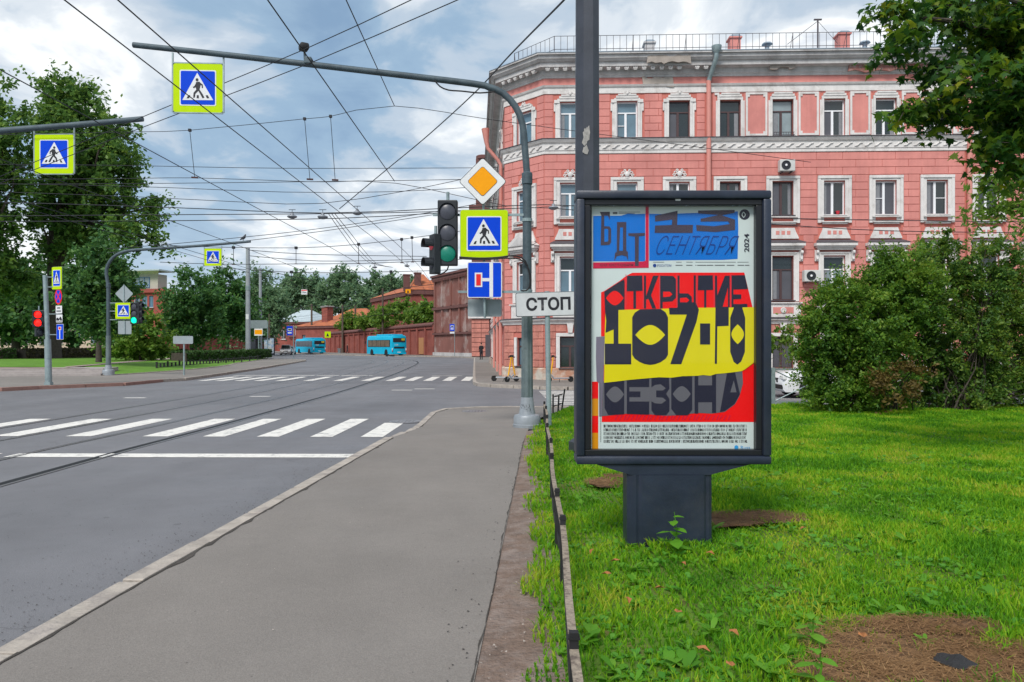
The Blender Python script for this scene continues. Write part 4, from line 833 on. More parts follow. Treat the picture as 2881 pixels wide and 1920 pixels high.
    tr, gl, fz, mxs = N.new('ShaderNodeBsdfTransparent'), N.new('ShaderNodeBsdfGlossy'), N.new('ShaderNodeFresnel'), N.new('ShaderNodeMixShader'); gl.inputs['Roughness'].default_value = .03; fz.inputs[0].default_value = 1.35
    gn, mr_ = N.new('ShaderNodeNewGeometry'), N.new('ShaderNodeMapRange'); mr_.inputs[3].default_value = 1.38; mr_.inputs[4].default_value = 1 / 1.38; Lk.new(gn.outputs['Backfacing'], mr_.inputs[0]); Lk.new(mr_.outputs[0], fz.inputs[0]); Lk.new(fz.outputs[0], mxs.inputs[0]); Lk.new(tr.outputs[0], mxs.inputs[1]); Lk.new(gl.outputs[0], mxs.inputs[2]); Lk.new(mxs.outputs[0], N['Material Output'].inputs[0])
    MB().poly([(x0 + t, -.078, z0 + t), (x1 - t, -.078, z0 + t), (x1 - t, -.078, z1 - t), (x0 + t, -.078, z1 - t)]).build('glass_front', gm, root)
ad_stand()
# dark octagonal lamp column behind it
def lamp_column():
    Y = 10.4; p = P(1652, 0, Y); root = tag(empty('lamp_column', (p.x, Y, LAWN_Z)), 'dark blue grey octagonal column rising behind the advertising stand', 'pole')
    mb = MB(); mb.lathe([(.19, -.2), (.185, .5), (.178, 3.5), (.165, 8.5)], n=8); o = mb.build('shaft', M_pole_dk, root); o.rotation_euler.z = math.radians(22.5)
    mb = MB(); mb.lathe([(.26, 0), (.26, .12), (.20, .16)], n=8); mb.build('base', M_pole_dk, root)
    chip = MB(); r = random.Random(3); a = P(1650, 405, Y)
    for k in range(5):
        cx = -.03 + r.uniform(-.035, .045); cz = a.z - LAWN_Z + r.uniform(-.16, .14)
        chip.poly([(cx + .042 * r.uniform(.5, 1.2) * math.cos(t * .9), -.0012 * k, cz + .105 * r.uniform(.4, 1.2) * math.sin(t * .9)) for t in range(7)])
    chip.build('bare_patch', mat('bare_metal', (.30, .29, .28), .7, 0, .3, 20), root, (0, -.168, 0))
    arm = MB(); arm.tube([(0, 0, 8.4), (-.3, -.4, 9.0), (-1.4, -1.0, 9.3)], .05, 8); arm.build('arm', M_pole_dk, root)
    lh = MB(); lh.box((-1.7, -1.15, 9.32), (.6, .3, .12), .5, .04); lh.build('lamp_head', M_pole_dk, root)
lamp_column()
# ================================================================ signs
def flat(root, name, pts, m, y, th=.0025):
    mb = MB(); mb.prism([(x, y, z) for x, z in pts], (0, th, 0)); return mb.build(name, m, root)
MAN = {'man': [[(462, 632), (486, 628), (498, 640), (486, 690), (466, 692), (460, 665)], [(462, 640), (452, 660), (440, 668), (446, 676), (460, 668), (470, 650)], [(486, 632), (510, 648), (512, 672), (504, 674), (502, 655), (488, 646)],
               [(466, 685), (482, 690), (458, 715), (455, 742), (443, 744), (446, 708)], [(478, 692), (490, 688), (508, 715), (522, 742), (508, 746), (494, 720)], [(470 + 10 * math.cos(t * .5236), 615 + 11 * math.sin(t * .5236)) for t in range(12)]],
       'bars': [[(408, 728), (422, 725), (415, 748), (396, 749)], [(468, 725), (482, 725), (483, 747), (467, 747)], [(530, 725), (545, 724), (556, 745), (538, 746)]]}
def crossing_sign(loc, s, label, yaw=0.0, mirror=False, hang=0.0, group='fluorescent pedestrian crossing signs', sx=1.0):
    root = tag(empty('crossing_sign', loc, yaw), label, 'road sign', group)
    flat(root, 'board', rrect(s * sx, s, s * .05), M_fluo, 0, .02)
    flat(root, 'backing', rrect(s * sx * 1.02, s * 1.02, s * .05), M_signback, .0205, .008)
    flat(root, 'border', rrect(s * .735 * sx, s * .735, s * .03), M_white, -.004)
    flat(root, 'panel', rrect(s * .69 * sx, s * .69, s * .025), M_blue, -.007)
    k = s * .69 / 240 * (-1 if mirror else 1); kz = s * .69 / 240
    tr = lambda q: [((x - 475) * k * sx, (672 - y) * kz) for x, y in q]
    sy = flat(root, 'symbol', tr([(471, 565), (583, 759), (367, 761)]), M_white, -.010)
    for q in MAN['bars']: flat(sy, 'stripe', tr(q), M_signblack, -.013)
    mb = MB()
    for q in MAN['man']: mb.prism([(x, -.013 - .0004 * i, z) for i, (x, z) in [(MAN['man'].index(q), w) for w in tr(q)]], (0, .002, 0))
    mb.build('figure', M_signblack, sy)
    if hang:
        fr = MB(); w = s * sx / 2 + .012
        for x in (-w, w): fr.box((x, .012, hang / 2), (.026, .03, s + hang))
        for z in (-s / 2 - .012, s / 2 + .012): fr.box((0, .012, z), (s * sx, .03, .022))
        fr.build('hanger', M_galv, root)
    return root
def post(loc, h, r, name, label, cat='pole', m=None, group=None, foot=.0):
    root = tag(empty(name, loc), label, cat, group); MB().tube([(0, 0, -.3), (0, 0, h)], r, 12).build('shaft', m or M_galv, root, smooth=True)
    if foot: MB().lathe([(foot, 0), (foot, .12), (r * 1.3, .16)], n=16).build('foot', m or M_galv, root)
    return root
def diamond(loc, s, label, front=True, yaw=0.0, group=None):
    root = tag(empty('priority_sign', loc, yaw), label, 'road sign', group); r = s / math.sqrt(2)
    rot = lambda pts: [((x - z) * .7071, (x + z) * .7071) for x, z in pts]
    flat(root, 'backing', rot(rrect(r, r, r * .08)), M_signback, .003, .012)
    if front:
        flat(root, 'board', rot(rrect(r, r, r * .08)), M_signblack, 0, .003); flat(root, 'white_field', rot(rrect(r * .97, r * .97, r * .07)), M_white, -.003)
        flat(root, 'rim', rot(rrect(r * .645, r * .645, r * .07)), M_signblack, -.006); flat(root, 'amber_field', rot(rrect(r * .62, r * .62, r * .065)), M_amber, -.009)
    else: MB().box((0, -.012, 0), (.05, .022, s)).build('rail', M_galv, root)
    return root
def lens_mat(name, col, emit): return mat(name, col, .3, 0, .05, 8, emit=emit)
ML_off = lens_mat('lens_off', (.06, .065, .085), 0); ML_gdull = lens_mat('lens_green_dull', (.004, .16, .11), .12); ML_green = lens_mat('lens_green', (.0, .75, .35), 1.3)
ML_red = lens_mat('lens_red', (.9, .012, .008), 1.3); ML_rdull = lens_mat('lens_red_dull', (.45, .05, .07), .2); M_house = mat('signal_housing', (.016, .020, .026), .5, 0, .15, 6)
def traffic_light(loc, w, h, lenses, label, yaw=0.0, depth=.14, visor=.12, group='traffic lights'):
    root = tag(empty('traffic_light', loc, yaw), label, 'traffic light', group); n = len(lenses)
    MB().box((0, depth / 2, 0), (w, depth, h), 0, w * .06).build('housing', M_house, root)
    for i, m in enumerate(lenses):
        z = h / 2 - h * (i + .5) / n * .96 - h * .02; r = min(w * .40, h / n * .42); lz = MB(); lz.lathe([(r, 0), (r, -.01), (r * .7, -.03), (.001, -.042)], (0, 0, z), 20, 'Y'); lz.build('lens', m, root, smooth=True)
        vz = MB(); q = [(-r * 1.06 * math.cos(a), z + r * 1.06 * math.sin(a)) for a in [math.radians(-25 + 230 * k / 12) for k in range(13)]]
        for (x0, z0), (x1, z1) in zip(q, q[1:]): vz.add([(x0, 0, z0), (x1, 0, z1), (x1, -visor, z1), (x0, -visor, z0)], [(0, 1, 2, 3)])
        vz.build('visor', M_house, root)
    MB().tube([(0, depth * .6, h / 2 - .02), (0, depth * .6, h / 2 + .16)], .03, 8).build('bracket', M_galv, root)
    return root
# ---------------------------------------------------------------- main signal mast, right of the footway
MY = 13.9; MS = MY / F
def mast(base, rows, armpts, armr, label, flute=True, cable=None):
    root = tag(empty('signal_mast', base), label, 'mast', 'steel masts with arms over the road'); b = Vector(base)
    (z_base, r_base), (z_cone, r_cone), (z_sh, r_sh), (z_up, r_up) = rows
    MB().lathe([(r_base, -.02), (r_base * 1.0, .05), (r_base * .95, .06), (r_base * .95, z_base * .75), (r_base * .88, z_base * .92), (r_base * .62, z_base)], n=28).build('base', mat('base_paint', (.27, .30, .33), .45, .2, .15, 6), root, smooth=True)
    MB().lathe([(r_base * .60, z_base - .01), (r_cone * 1.2, z_base + (z_cone - z_base) * .35), (r_cone, z_cone)], n=24).build('cone', mat('base_paint', (.27, .30, .33)), root, smooth=True)
    sh = MB(); n = 32; prof = [(1.0 if (k % 4) < 2 or not flute else .90) for k in range(n)]
    vs = []
    for z, r in ((z_cone - .02, r_sh), (z_sh, r_sh * .93)):
        vs += [(r * prof[k] * math.cos(2 * math.pi * k / n), r * prof[k] * math.sin(2 * math.pi * k / n), z) for k in range(n)]
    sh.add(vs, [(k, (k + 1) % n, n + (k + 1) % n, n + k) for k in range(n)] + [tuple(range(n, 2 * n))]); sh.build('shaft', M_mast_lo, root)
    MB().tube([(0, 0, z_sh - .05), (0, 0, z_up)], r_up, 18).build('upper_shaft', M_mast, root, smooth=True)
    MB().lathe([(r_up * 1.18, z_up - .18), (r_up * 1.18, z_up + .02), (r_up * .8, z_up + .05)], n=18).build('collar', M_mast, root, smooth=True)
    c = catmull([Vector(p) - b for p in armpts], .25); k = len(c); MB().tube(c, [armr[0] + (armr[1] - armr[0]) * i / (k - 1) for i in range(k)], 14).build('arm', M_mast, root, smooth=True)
    return root
b0 = G(1483, 1201, .115); MY = b0.y; z_ = lambda v: H + (HZ - v) / F * MY - .115
main = mast(b0, [(.24, .268), (z_(1118), .115), (z_(885), .112), (z_(492), .086)],
     [(b0.x, MY, z_(495) + .115), P(1477, 420, MY), P(1470, 350, MY), P(1450, 300, MY), P(1415, 263, MY), P(1375, 246, MY), P(1330, 236, MY), P(1080, 206, MY), P(840, 178, MY), P(600, 151, MY), P(375, 127, MY)], (.066, .052),
     'grey green signal mast whose long arm carries the nearest hanging crossing sign')
for q, r_ in (([(1292, 724), (1350, 727), (1400, 725), (1450, 720), (1478, 735), (1490, 775), (1490, 805), (1480, 818), (1466, 818)], .016), ([(1292, 728), (1360, 731), (1420, 727), (1462, 730), (1484, 750), (1494, 785), (1490, 812)], .014)):
    MB().tube(catmull([Vector(P(u, v, MY - .16)) - b0 for u, v in q], .08), r_, 6).build('cable', M_black, main)
MB().tube(catmull([Vector(P(u, v, MY - .07)) - b0 for u, v in ((1222, 226), (1238, 244), (1262, 254), (1300, 257), (1350, 262), (1392, 258))], .08), .014, 6).build('cable', M_black, main)
MB().tube(catmull([Vector(P(u, v, MY - .04)) - b0 for u, v in ((872, 172), (880, 171), (890, 180), (960, 190), (1060, 203), (1120, 212))], .08), .012, 6).build('cable', M_black, main)
for v in (606, 822): MB().box(((1390 - 1483) * MS, -.03, z_(v)), (1.35, .04, .045)).build('bracket', M_galv, main)
for v in (620, 820): MB().lathe([(.098, -.03), (.098, .03)], (0, 0, z_(v)), 18).build('clamp', M_galv, main)
MB().tube([Vector(P(1360, 575, MY - .05)) - b0, Vector(P(1364, 895, MY - .05)) - b0], .022, 8).build('sign_rail', M_galv, main)
grf = MB(); r = random.Random(9)
for k in range(9): 
    x = -.10 + .02 * k; z = .36 + r.uniform(-.05, .05); grf.tube([(x, -.185 + abs(z - .36) * .2, z), (x + r.uniform(-.03, .03), -.178, z + r.uniform(.02, .06))], .004, 4)
grf.build('scribble', M_signblack, main)
crossing_sign(P(557, 248, MY - .02), .915, 'crossing sign hanging from the long near arm at upper left', hang=.20, group='fluorescent pedestrian crossing signs').rotation_euler.z = math.radians(3)
crossing_sign(P(1362, 658, MY - .14), .885, 'crossing sign on the near mast under the yellow diamond')
diamond(P(1358, 511, MY - .14), .90, 'yellow and white diamond priority sign on the near mast')
def deadend(loc, w, h, kind, label, yaw=0.0):
    root = tag(empty('dead_end_sign', loc, yaw), label, 'road sign', 'blue dead end signs'); flat(root, 'backing', rrect(w, h, w * .05), M_signback, .003, .012); flat(root, 'border', rrect(w, h, w * .05), M_white, 0, .003); flat(root, 'panel', rrect(w * .95, h * .955, w * .04), M_blue, -.003)
    if kind == 'side':
        X = lambda u: (u - 1363.5) / 97 * w; Z = lambda v: (788 - v) / 100 * h
        sy = flat(root, 'road_symbol', [(X(1377), Z(740)), (X(1387), Z(740)), (X(1387), Z(836)), (X(1377), Z(836)), (X(1377), Z(792)), (X(1355), Z(792)), (X(1355), Z(783)), (X(1377), Z(783))], M_white, -.006)
        flat(sy, 'bar_border', [(X(1336), Z(768)), (X(1357), Z(768)), (X(1357), Z(808)), (X(1336), Z(808))], M_white, -.009); flat(sy, 'bar', [(X(1340), Z(772)), (X(1353), Z(772)), (X(1353), Z(804)), (X(1340), Z(804))], M_red, -.012)
    else:
        sy = flat(root, 'road_symbol', [(-w * .06, -h * .46), (w * .06, -h * .46), (w * .06, h * .2), (-w * .06, h * .2)], M_white, -.006)
        flat(sy, 'bar_border', [(-w * .22, h * .12), (w * .22, h * .12), (w * .22, h * .33), (-w * .22, h * .33)], M_white, -.009); flat(sy, 'bar', [(-w * .15, h * .155), (w * .15, h * .155), (w * .15, h * .295), (-w * .15, h * .295)], M_red, -.012)
    return root
deadend(P(1363.5, 788, MY - .14), .648, .668, 'side', 'blue dead end sign with a red bar on the near mast')
def back_plate(loc, w, h, label, yaw=0.0, rail=True):
    root = tag(empty('blank_sign', loc, yaw), label, 'road sign', 'road signs seen from behind'); flat(root, 'plate', rrect(w, h, w * .06), M_signback, 0, .006)
    if rail: MB().box((.01, -.02, 0), (.04, .035, h * 1.0)).build('rail', M_galv, root)
    return root
back_plate(P(1364, 867, MY + .16), .65, .335, 'grey blank back of a road sign below the blue dead end sign')
traffic_light(P(1259, 655, MY - .12), .375, 1.23, (ML_off, ML_off, ML_gdull), 'black three-lamp traffic light hung on the near mast, dim green lens', visor=.05)
MB().box(((1255 - 1483) * MS, -.03, z_(606)), (.5, .04, .04)).build('bracket', M_galv, main)
t = traffic_light(P(1214, 715, MY - .10), .26, .74, (ML_rdull, ML_off), 'black two-lamp pedestrian signal turned aside left of the near traffic light', yaw=math.radians(-62), visor=.17)
MB().tube(catmull([Vector(P(u, v, MY - .1)) - b0 for u, v in ((1222, 768), (1240, 772), (1258, 760), (1262, 745))], .06), .014, 6).build('cable', M_black, main)
cam_root = tag(empty('surveillance_camera', P(858, 178, MY)), 'small black camera standing on the long near arm', 'camera')
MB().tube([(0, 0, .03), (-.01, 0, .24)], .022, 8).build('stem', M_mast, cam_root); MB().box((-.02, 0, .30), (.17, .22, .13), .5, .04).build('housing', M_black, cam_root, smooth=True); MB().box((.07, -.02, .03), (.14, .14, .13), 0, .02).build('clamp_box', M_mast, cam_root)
# ---------------------------------------------------------------- stop-line sign on its own post
p = G(1545, 1203, .15); SY = p.y
sp_ = post(p, P(0, 820, SY).z - .15, .047, 'sign_post', 'grey steel post carrying the stop sign behind the low fence', 'pole', M_galv); sp_.rotation_euler = (0, math.radians(-.9), 0)
st = tag(empty('stop_line_sign', P(1540, 856, SY - .06)), 'white rectangular sign lettered СТОП beside the advertising stand', 'road sign'); sw, sh = 178 * SY / F, 68 * SY / F
st.rotation_euler = (0, math.radians(-1.6), 0)
flat(st, 'backing', rrect(sw, sh, .035), M_signback, .004, .02); flat(st, 'border', rrect(sw * .992, sh * .98, .033), M_signblack, .0, .004); flat(st, 'board', rrect(sw * .978, sh * .945, .03), mat('sign_white_dull', (.52, .54, .56), .5, 0, .12, 3), -.003)
me = fit_text('СТОП', M_signblack, sw * .70, sh * .55, 0, .035); link('lettering', me, st, (.018, -.0062, .005))
# ---------------------------------------------------------------- left-hand signal pole with lit red lamps
p = G(137, 1083, .12); LY = p.y; lp = tag(empty('signal_pole', p), 'grey pole with red lit traffic light on the left footway', 'pole')
zl = lambda v: H + (HZ - v) / F * LY - .12; LS = LY / F
MB().lathe([(.16, -.02), (.16, .10), (.10, .10)], n=4).build('foot', M_galv, lp, None, math.radians(45)); MB().tube([(0, 0, 0), (-.04, 0, zl(955))], [.125, .115], 16).build('lower_shaft', M_galv, lp, smooth=True); MB().tube([(-.04, 0, zl(955)), (-.14, 0, zl(775))], .085, 16).build('upper_shaft', M_galv, lp, smooth=True)
for v, l in ((780, .5), (808, .5), (884, .5), (942, .5)): MB().box((.18, 0, zl(v)), (.6, .03, .03)).build('bracket', M_galv, lp)
crossing_sign(P(159.5, 783, LY - .08), .86, 'crossing sign turned edgeways above the round no-stopping sign', yaw=math.radians(-20), sx=.60)
ns = tag(empty('no_stopping_sign', P(164, 835, LY - .08), math.radians(-20)), 'round red and blue no-stopping sign on the left pole', 'road sign')
cir = lambda r, n=24, sx=.62: [(r * sx * math.cos(2 * math.pi * k / n), r * math.sin(2 * math.pi * k / n)) for k in range(n)]
flat(ns, 'board', cir(.31), M_red, 0, .01); flat(ns, 'panel', cir(.25), M_blue, -.003)
for a in (45, -45): 
    ca, sa = math.cos(math.radians(a)), math.sin(math.radians(a)); flat(ns, 'cross', [(x * ca * .62 - z * sa * .62, x * sa + z * ca) for x, z in ((-.25, -.03), (.25, -.03), (.25, .03), (-.25, .03))], M_red, -.006 - .001 * (a > 0))
pl = tag(empty('time_plate', P(165.5, 871.5, LY - .08), math.radians(-20)), 'small white plate with two lines of dark print on the left pole', 'road sign'); flat(pl, 'board', rrect(.33, .30, .02), M_white, 0, .008)
for k, (w, z) in enumerate(((.16, .06), (.24, -.06))): 
    for j in range(5): flat(pl, 'print', [(-w / 2 + w * j / 5, z - .028), (-w / 2 + w * (j + .7) / 5, z - .028), (-w / 2 + w * (j + .7) / 5, z + .028), (-w / 2 + w * j / 5, z + .028)], M_signblack, -.003)
pl = tag(empty('tow_plate', P(166.5, 896.5, LY - .08), math.radians(-20)), 'small white plate with a black tow truck on the left pole', 'road sign'); flat(pl, 'board', rrect(.33, .30, .02), M_white, 0, .008)
flat(pl, 'truck', [(-.15, -.08), (-.15, 0), (-.11, .03), (-.05, .03), (-.02, -.02), (.06, .07), (.10, .05), (.15, -.04), (.15, -.08), (.05, -.08), (.03, -.03), (0, -.06), (0, -.08)], M_signblack, -.003); flat(pl, 'base_line', [(-.15, -.12), (.15, -.12), (.15, -.10), (-.15, -.10)], M_signblack, -.003)
deadend(P(168.5, 934, LY - .08), .36, .60, 'straight', 'narrow blue dead end sign lowest on the left pole', math.radians(-20))
traffic_light(P(107, 897, LY - .1), .42, .66, (ML_red, ML_red), 'black signal with two glowing red lamps left of the pole', yaw=math.radians(12), visor=.08)
traffic_light(P(112, 935, LY - .02), .26, .34, (ML_off,), 'unlit black signal box below the red lamps', yaw=math.radians(60), visor=.1)
# ---------------------------------------------------------------- far-left mast outside the frame, its arm reaching in
sheet('footway', [(-40, -10), (-15.9, -10), (-15.9, 18.8), (-17.5, 20.2), (-40, 20.6)], M_walk, .115)
by = 17.0; b1 = Vector((-16.8, by, .115))
mast(b1, [(.24, .27), (.6, .12), (2.2, .115), (4.6, .09)], [(-16.8, by, 4.5), (-16.75, by, 5.4), (-16.4, by, 6.0), (-15.6, by, 6.3), P(-300, 397, by), P(0, 369, by), P(200, 353, by), P(402, 335, by)], (.085, .062), 'grey arm of an unseen mast entering at the left photo edge')
crossing_sign(P(152, 434, by - .02), .895, 'crossing sign hanging before the left linden crown', mirror=True, hang=.16)
# second left mast
b2 = G(305, 1056, .12); Y2 = b2.y; z2 = lambda v: H + (HZ - v) / F * Y2 - .12
m2 = mast(b2, [(.30, .30), (z2(1028), .14), (z2(945), .125), (z2(800), .095)],
     [(b2.x, Y2, z2(805) + .12), P(299, 770, Y2), P(304, 745, Y2), P(318, 725, Y2), P(340, 712, Y2), P(370, 705, Y2), P(440, 700, Y2), P(560, 692, Y2), P(705, 680, Y2)], (.085, .062), 'slim grey mast with curved arm on the far left footway', flute=False)
crossing_sign(P(599, 724, Y2 - .02), .88, 'small crossing sign hanging from the far left arm', mirror=True, hang=.14)
crossing_sign(P(347, 875, Y2 - .12), .82, 'crossing sign beside the green traffic light on the far left mast', mirror=True)
diamond(P(349, 827, Y2 - .05), .93, 'grey back of a diamond sign on the far left mast', False, group='road signs seen from behind')
back_plate(P(351, 922, Y2 - .05), .68, .68, 'square grey sign back under the far left crossing sign')
traffic_light(P(377, 882, Y2 - .2), .40, 1.10, (ML_off, ML_off, ML_green), 'traffic light with glowing green lamp on the far left mast', visor=.08)
traffic_light(P(396, 880, Y2 - .1), .30, 1.10, (ML_off, ML_off, ML_off), 'black traffic light seen from the side right of the green lamp', yaw=math.radians(80), visor=.12)
for v in (853, 876, 900): MB().box((.8, -.02, z2(v)), (1.7, .03, .04)).build('bracket', M_galv, m2)
# pigeon on the arm
pg = tag(empty('pigeon', P(684, 681, Y2) + Vector((0, 0, .06))), 'dark pigeon perched near the end of the far left arm', 'bird')
mb = MB(); mb.tube([(-.17, 0, .03), (-.09, 0, .09), (0, 0, .13), (.07, 0, .19), (.10, 0, .27), (.13, 0, .30), (.16, 0, .295)], [.012, .045, .075, .07, .038, .042, .008], 10); mb.build('body', mat('pigeon_grey', (.05, .055, .065), .7), pg, smooth=True)
for s in (-.02, .02): MB().tube([(0, s, .08), (.01, s, -.02)], .008, 5).build('leg', M_black, pg)
# grey signboard on a thin post, and other small road furniture on the far left
p = G(518, 1056, .12); g = post(p, P(0, 948, p.y).z - .12, .045, 'sign_post', 'thin grey post of the low signboard before the left lawn')
back_plate(P(515, 957, p.y - .06), 1.02, .40, 'low grey blank signboard on a thin post before the left lawn', rail=False)
def concrete_pole(u, v_base, z0, v_top, w, label, Y=None, band=True, m=None):
    p = G(u, v_base, z0) if Y is None else Vector((P(u, 0, Y).x, Y, z0)); r = w / 2 * p.y / F; h = P(u, v_top, p.y).z - z0
    root = tag(empty('catenary_pole', p), label, 'pole', 'poles carrying the overhead wires'); MB().tube([(0, 0, -.3), (-.02 * h / 8, 0, h)], [r * 1.1, r * .82], 16).build('shaft', m or mat('concrete_pole', (.30, .33, .36), .8, 0, .12, 2), root, smooth=True)
    if band: MB().lathe([(r * 1.06, h * .62), (r * 1.06, h * .66)], n=16).build('band', M_galv, root); MB().box((0, -r * 1.0, h * .38), (r * 1.2, .03, .55)).build('notice', M_white, root)
    MB().lathe([(r * 1.25, 0), (r * 1.25, .5), (r * 1.0, .55)], n=16).build('collar', m or mat('concrete_pole', (.30, .33, .36)), root)
    return root
concrete_pole(698, 1011, .2, 698, 13, 'tall pale concrete pole in front of the long hedge')
concrete_pole(733, 1003, .2, 755, 9, 'second tall pale concrete pole behind the first', Y=112)
M_wood = mat('weathered_wood', (.10, .075, .06), .95, 0, .25, 3)
for u, vt, Y, lab in ((964, 858, 150, 'dark wooden pole rising behind the middle of the brick wall'), (1077, 812, 128, 'grey pole rising behind the brick wall before the two-storey house'), (877, 856, 165, 'brown pole beside the low brick shed'), (758, 884, 120, 'grey pole left of the far bus shelter'), (1000, 860, 160, 'thin pole between shed and orange roof')):
    concrete_pole(u, 0, .1, vt, 6, lab, Y=Y, band=False, m=M_wood)
# bus stop furniture far left
p = G(826, 1010, .12); post(p, P(0, 916, p.y).z - .12, .05, 'sign_post', 'thin post of the blue bus stop sign right of the left corner')
bs = tag(empty('bus_stop_sign', P(815, 931, p.y)), 'blue and white bus stop sign on a thin post', 'road sign', 'bus stop signs'); flat(bs, 'board', rrect(.68, 1.05, .04), M_blue, 0, .02); flat(bs, 'panel', [(-.22, -.02), (.22, -.02), (.22, .26), (-.22, .26)], M_white, -.004); flat(bs, 'pictogram', [(-.17, .04), (.17, .04), (.17, .2), (-.17, .2)], M_signblack, -.008); flat(bs, 'lower_panel', [(-.22, -.32), (.22, -.32), (.22, -.16), (-.22, -.16)], M_white, -.004)
MB().box((.3, .02, .45), (.7, .03, .03)).build('bracket', M_galv, bs)
p = Vector((P(753, 0, 86).x, 86, .2)); post(p, 4.2, .05, 'sign_post', 'thin post of the large grey board by the hedge end')
back_plate(P(727, 913, 86), 2.1, .95, 'large grey board seen from behind above the hedge end', rail=False)
ob = tag(empty('information_screen', P(727, 935, 100)), 'small orange and white information screen by the bus stop', 'screen'); flat(ob, 'case', rrect(1.1, .95, .04), M_white, 0, .12); flat(ob, 'display', rrect(1.0, .62, .03), M_amber, -.004); MB().tube([(0, .06, -.4), (0, .06, -3.4)], .06, 8).build('post', M_galv, ob)
sh_ = tag(empty('bus_shelter', (P(740, 0, 118).x, 118, .12)), 'grey bus shelter with a blue poster panel near the brick wall', 'bus shelter')
MB().box((1.0, 0, 1.35), (1.75, .22, 2.7), 0, .03).build('poster_case', M_navy, sh_); flat(sh_, 'poster', rrect(1.5, 2.35, .03), mat('shelter_poster', (.25, .38, .55), .4, 0, .3, 2.5, col2=(.6, .62, .62), c2amt=.5), -.13).location = (1.0, 0, 1.45)
MB().box((-1.6, .2, 1.25), (1.2, 1.6, 2.5)).build('pillar', M_pole_dk, sh_); MB().box((-1.0, .6, 2.62), (4.2, 1.8, .16), 0, .03).build('roof', M_navy, sh_)
# ---------------------------------------------------------------- low fences
M_fence = mat('fence_paint', (.018, .018, .02), .6, .1, .3, 9); M_fence_worn = mat('worn_fence_paint', (.27, .225, .175), .8, 0, .3, 40, .4, 60, col2=(.11, .085, .07), c2amt=.46)
def low_fence():
    root = tag(empty('lawn_fence', (.24, 1.2, .15)), 'low black metal lawn fence with worn flat rail along the footway', 'fence'); o = Vector(root.location)
    fx = lambda y: .24 + (y - 2.73) * .034 + .012 * math.sin(y * 1.7); top = lambda y: .555 + .012 * math.sin(y * 2.1)
    ys = [1.0, 2.73, 4.58, 5.48, 7.16, 8.47, 9.9, 11.3, 12.7, 14.0]
    for y in ys:
        MB().box((fx(y) - o.x, y - o.y, (top(y) + .02) / 2 - .10), (.034, .034, top(y) + .02 - .05)).build('fence_post', M_fence, root)
        MB().box((fx(y) - o.x, y - o.y, top(y) + .012 - o.z + .012), (.044, .042, .008)).build('cap', M_fence, root)
    for a, b in zip(ys, ys[1:]):
        for nm, dz, w, t, m in (('top_rail', -.012, .034, .010, M_fence_worn), ('lower_rail', -.27, .012, .03, M_fence)):
            n = 4; mb = MB(); vs = []
            for i in range(n + 1):
                y = a + .02 + (b - a - .04) * i / n; x, z = fx(y) - o.x, top(y) + dz - o.z - (.012 * math.sin(math.pi * i / n) if nm == 'top_rail' else 0)
                vs += [(x - w / 2, y - o.y, z - t), (x + w / 2, y - o.y, z - t), (x + w / 2, y - o.y, z), (x - w / 2, y - o.y, z)]
            fs = [(4 * i + j, 4 * i + (j + 1) % 4, 4 * i + 4 + (j + 1) % 4, 4 * i + 4 + j) for i in range(n) for j in range(4)] + [(3, 2, 1, 0), (4 * n, 4 * n + 1, 4 * n + 2, 4 * n + 3)]
            mb.add(vs, fs); mb.build(nm, m, root)
        k = max(2, int((b - a) / .42))
        for i in range(1, k):
            y = a + (b - a) * i / k; MB().box((fx(y) - o.x, y - o.y, top(y) - o.z - .155), (.010, .022, .25)).build('baluster', M_fence, root)
low_fence()
def fence_end():
    a = G(1556, 1165, .17); root = tag(empty('lawn_fence', a), 'short bent end piece of the low fence behind the stop sign', 'fence')
    for dx, h, ln in ((0, .42, 0), (.13, .36, .02), (.22, .50, .08)): MB().tube([(dx, dx * 3, -.05), (dx + ln, dx * 3, h)], .02, 6).build('fence_post', M_fence, root)
    MB().tube([(0, 0, .36), (.25, .7, .38)], .014, 6).build('top_rail', M_fence, root); MB().tube([(0, 0, .16), (.25, .7, .18)], .012, 6).build('lower_rail', M_fence, root)
fence_end()
def left_fence():
    pts = [G(u, v, .17) for u, v in ((441, 1040), (472, 1037), (505, 1034), (535, 1031.5), (563, 1029), (590, 1027), (614, 1025), (636, 1022.5), (658, 1020.5), (680, 1018.5), (702, 1016), (725, 1012.5), (746, 1008))]
    root = tag(empty('lawn_fence', pts[0]), 'low black fence along the left lawn and hedge', 'fence'); o = pts[0]
    for p in pts: MB().box((p.x - o.x, p.y - o.y, .22), (.09, .09, .50)).build('fence_post', M_fence, root)
    for a, b in zip(pts, pts[1:]):
        for z in (.36, .12): MB().tube([Vector((a.x, a.y, .17 + z)) - o, Vector((b.x, b.y, .17 + z)) - o], .016, 4).build('rail', M_fence, root)
        for t in (.33, .66): p = a.lerp(b, t) - o; MB().box((p.x, p.y, .24), (.10, .03, .22)).build('ornament', M_fence, root)
left_fence()
# guard railing between lawn and side street
def guard():
    y = 18.75; xs = [5.0, 6.62, 8.3, 10.0, 11.7, 13.4, 15.1]; root = tag(empty('guard_railing', (xs[0], y, .06)), 'grey steel guard railing with crossed bars behind the bushes', 'railing')
    for x in xs: MB().box((x - xs[0], 0, .50), (.085, .07, 1.05)).build('rail_post', M_galv, root)
    for a, b in zip(xs, xs[1:]):
        w = b - a; m = (a + b) / 2 - xs[0]
        for z in (.98, .15): MB().box((m, 0, z), (w - .085, .035, .04)).build('bar', M_galv, root)
        for s in (1, -1): MB().tube([(m - w / 2 + .05, .01 * s, .56 - .38 * s), (m + w / 2 - .05, .01 * s, .56 + .38 * s)], .016, 6).build('cross_bar', M_galv, root)
guard()
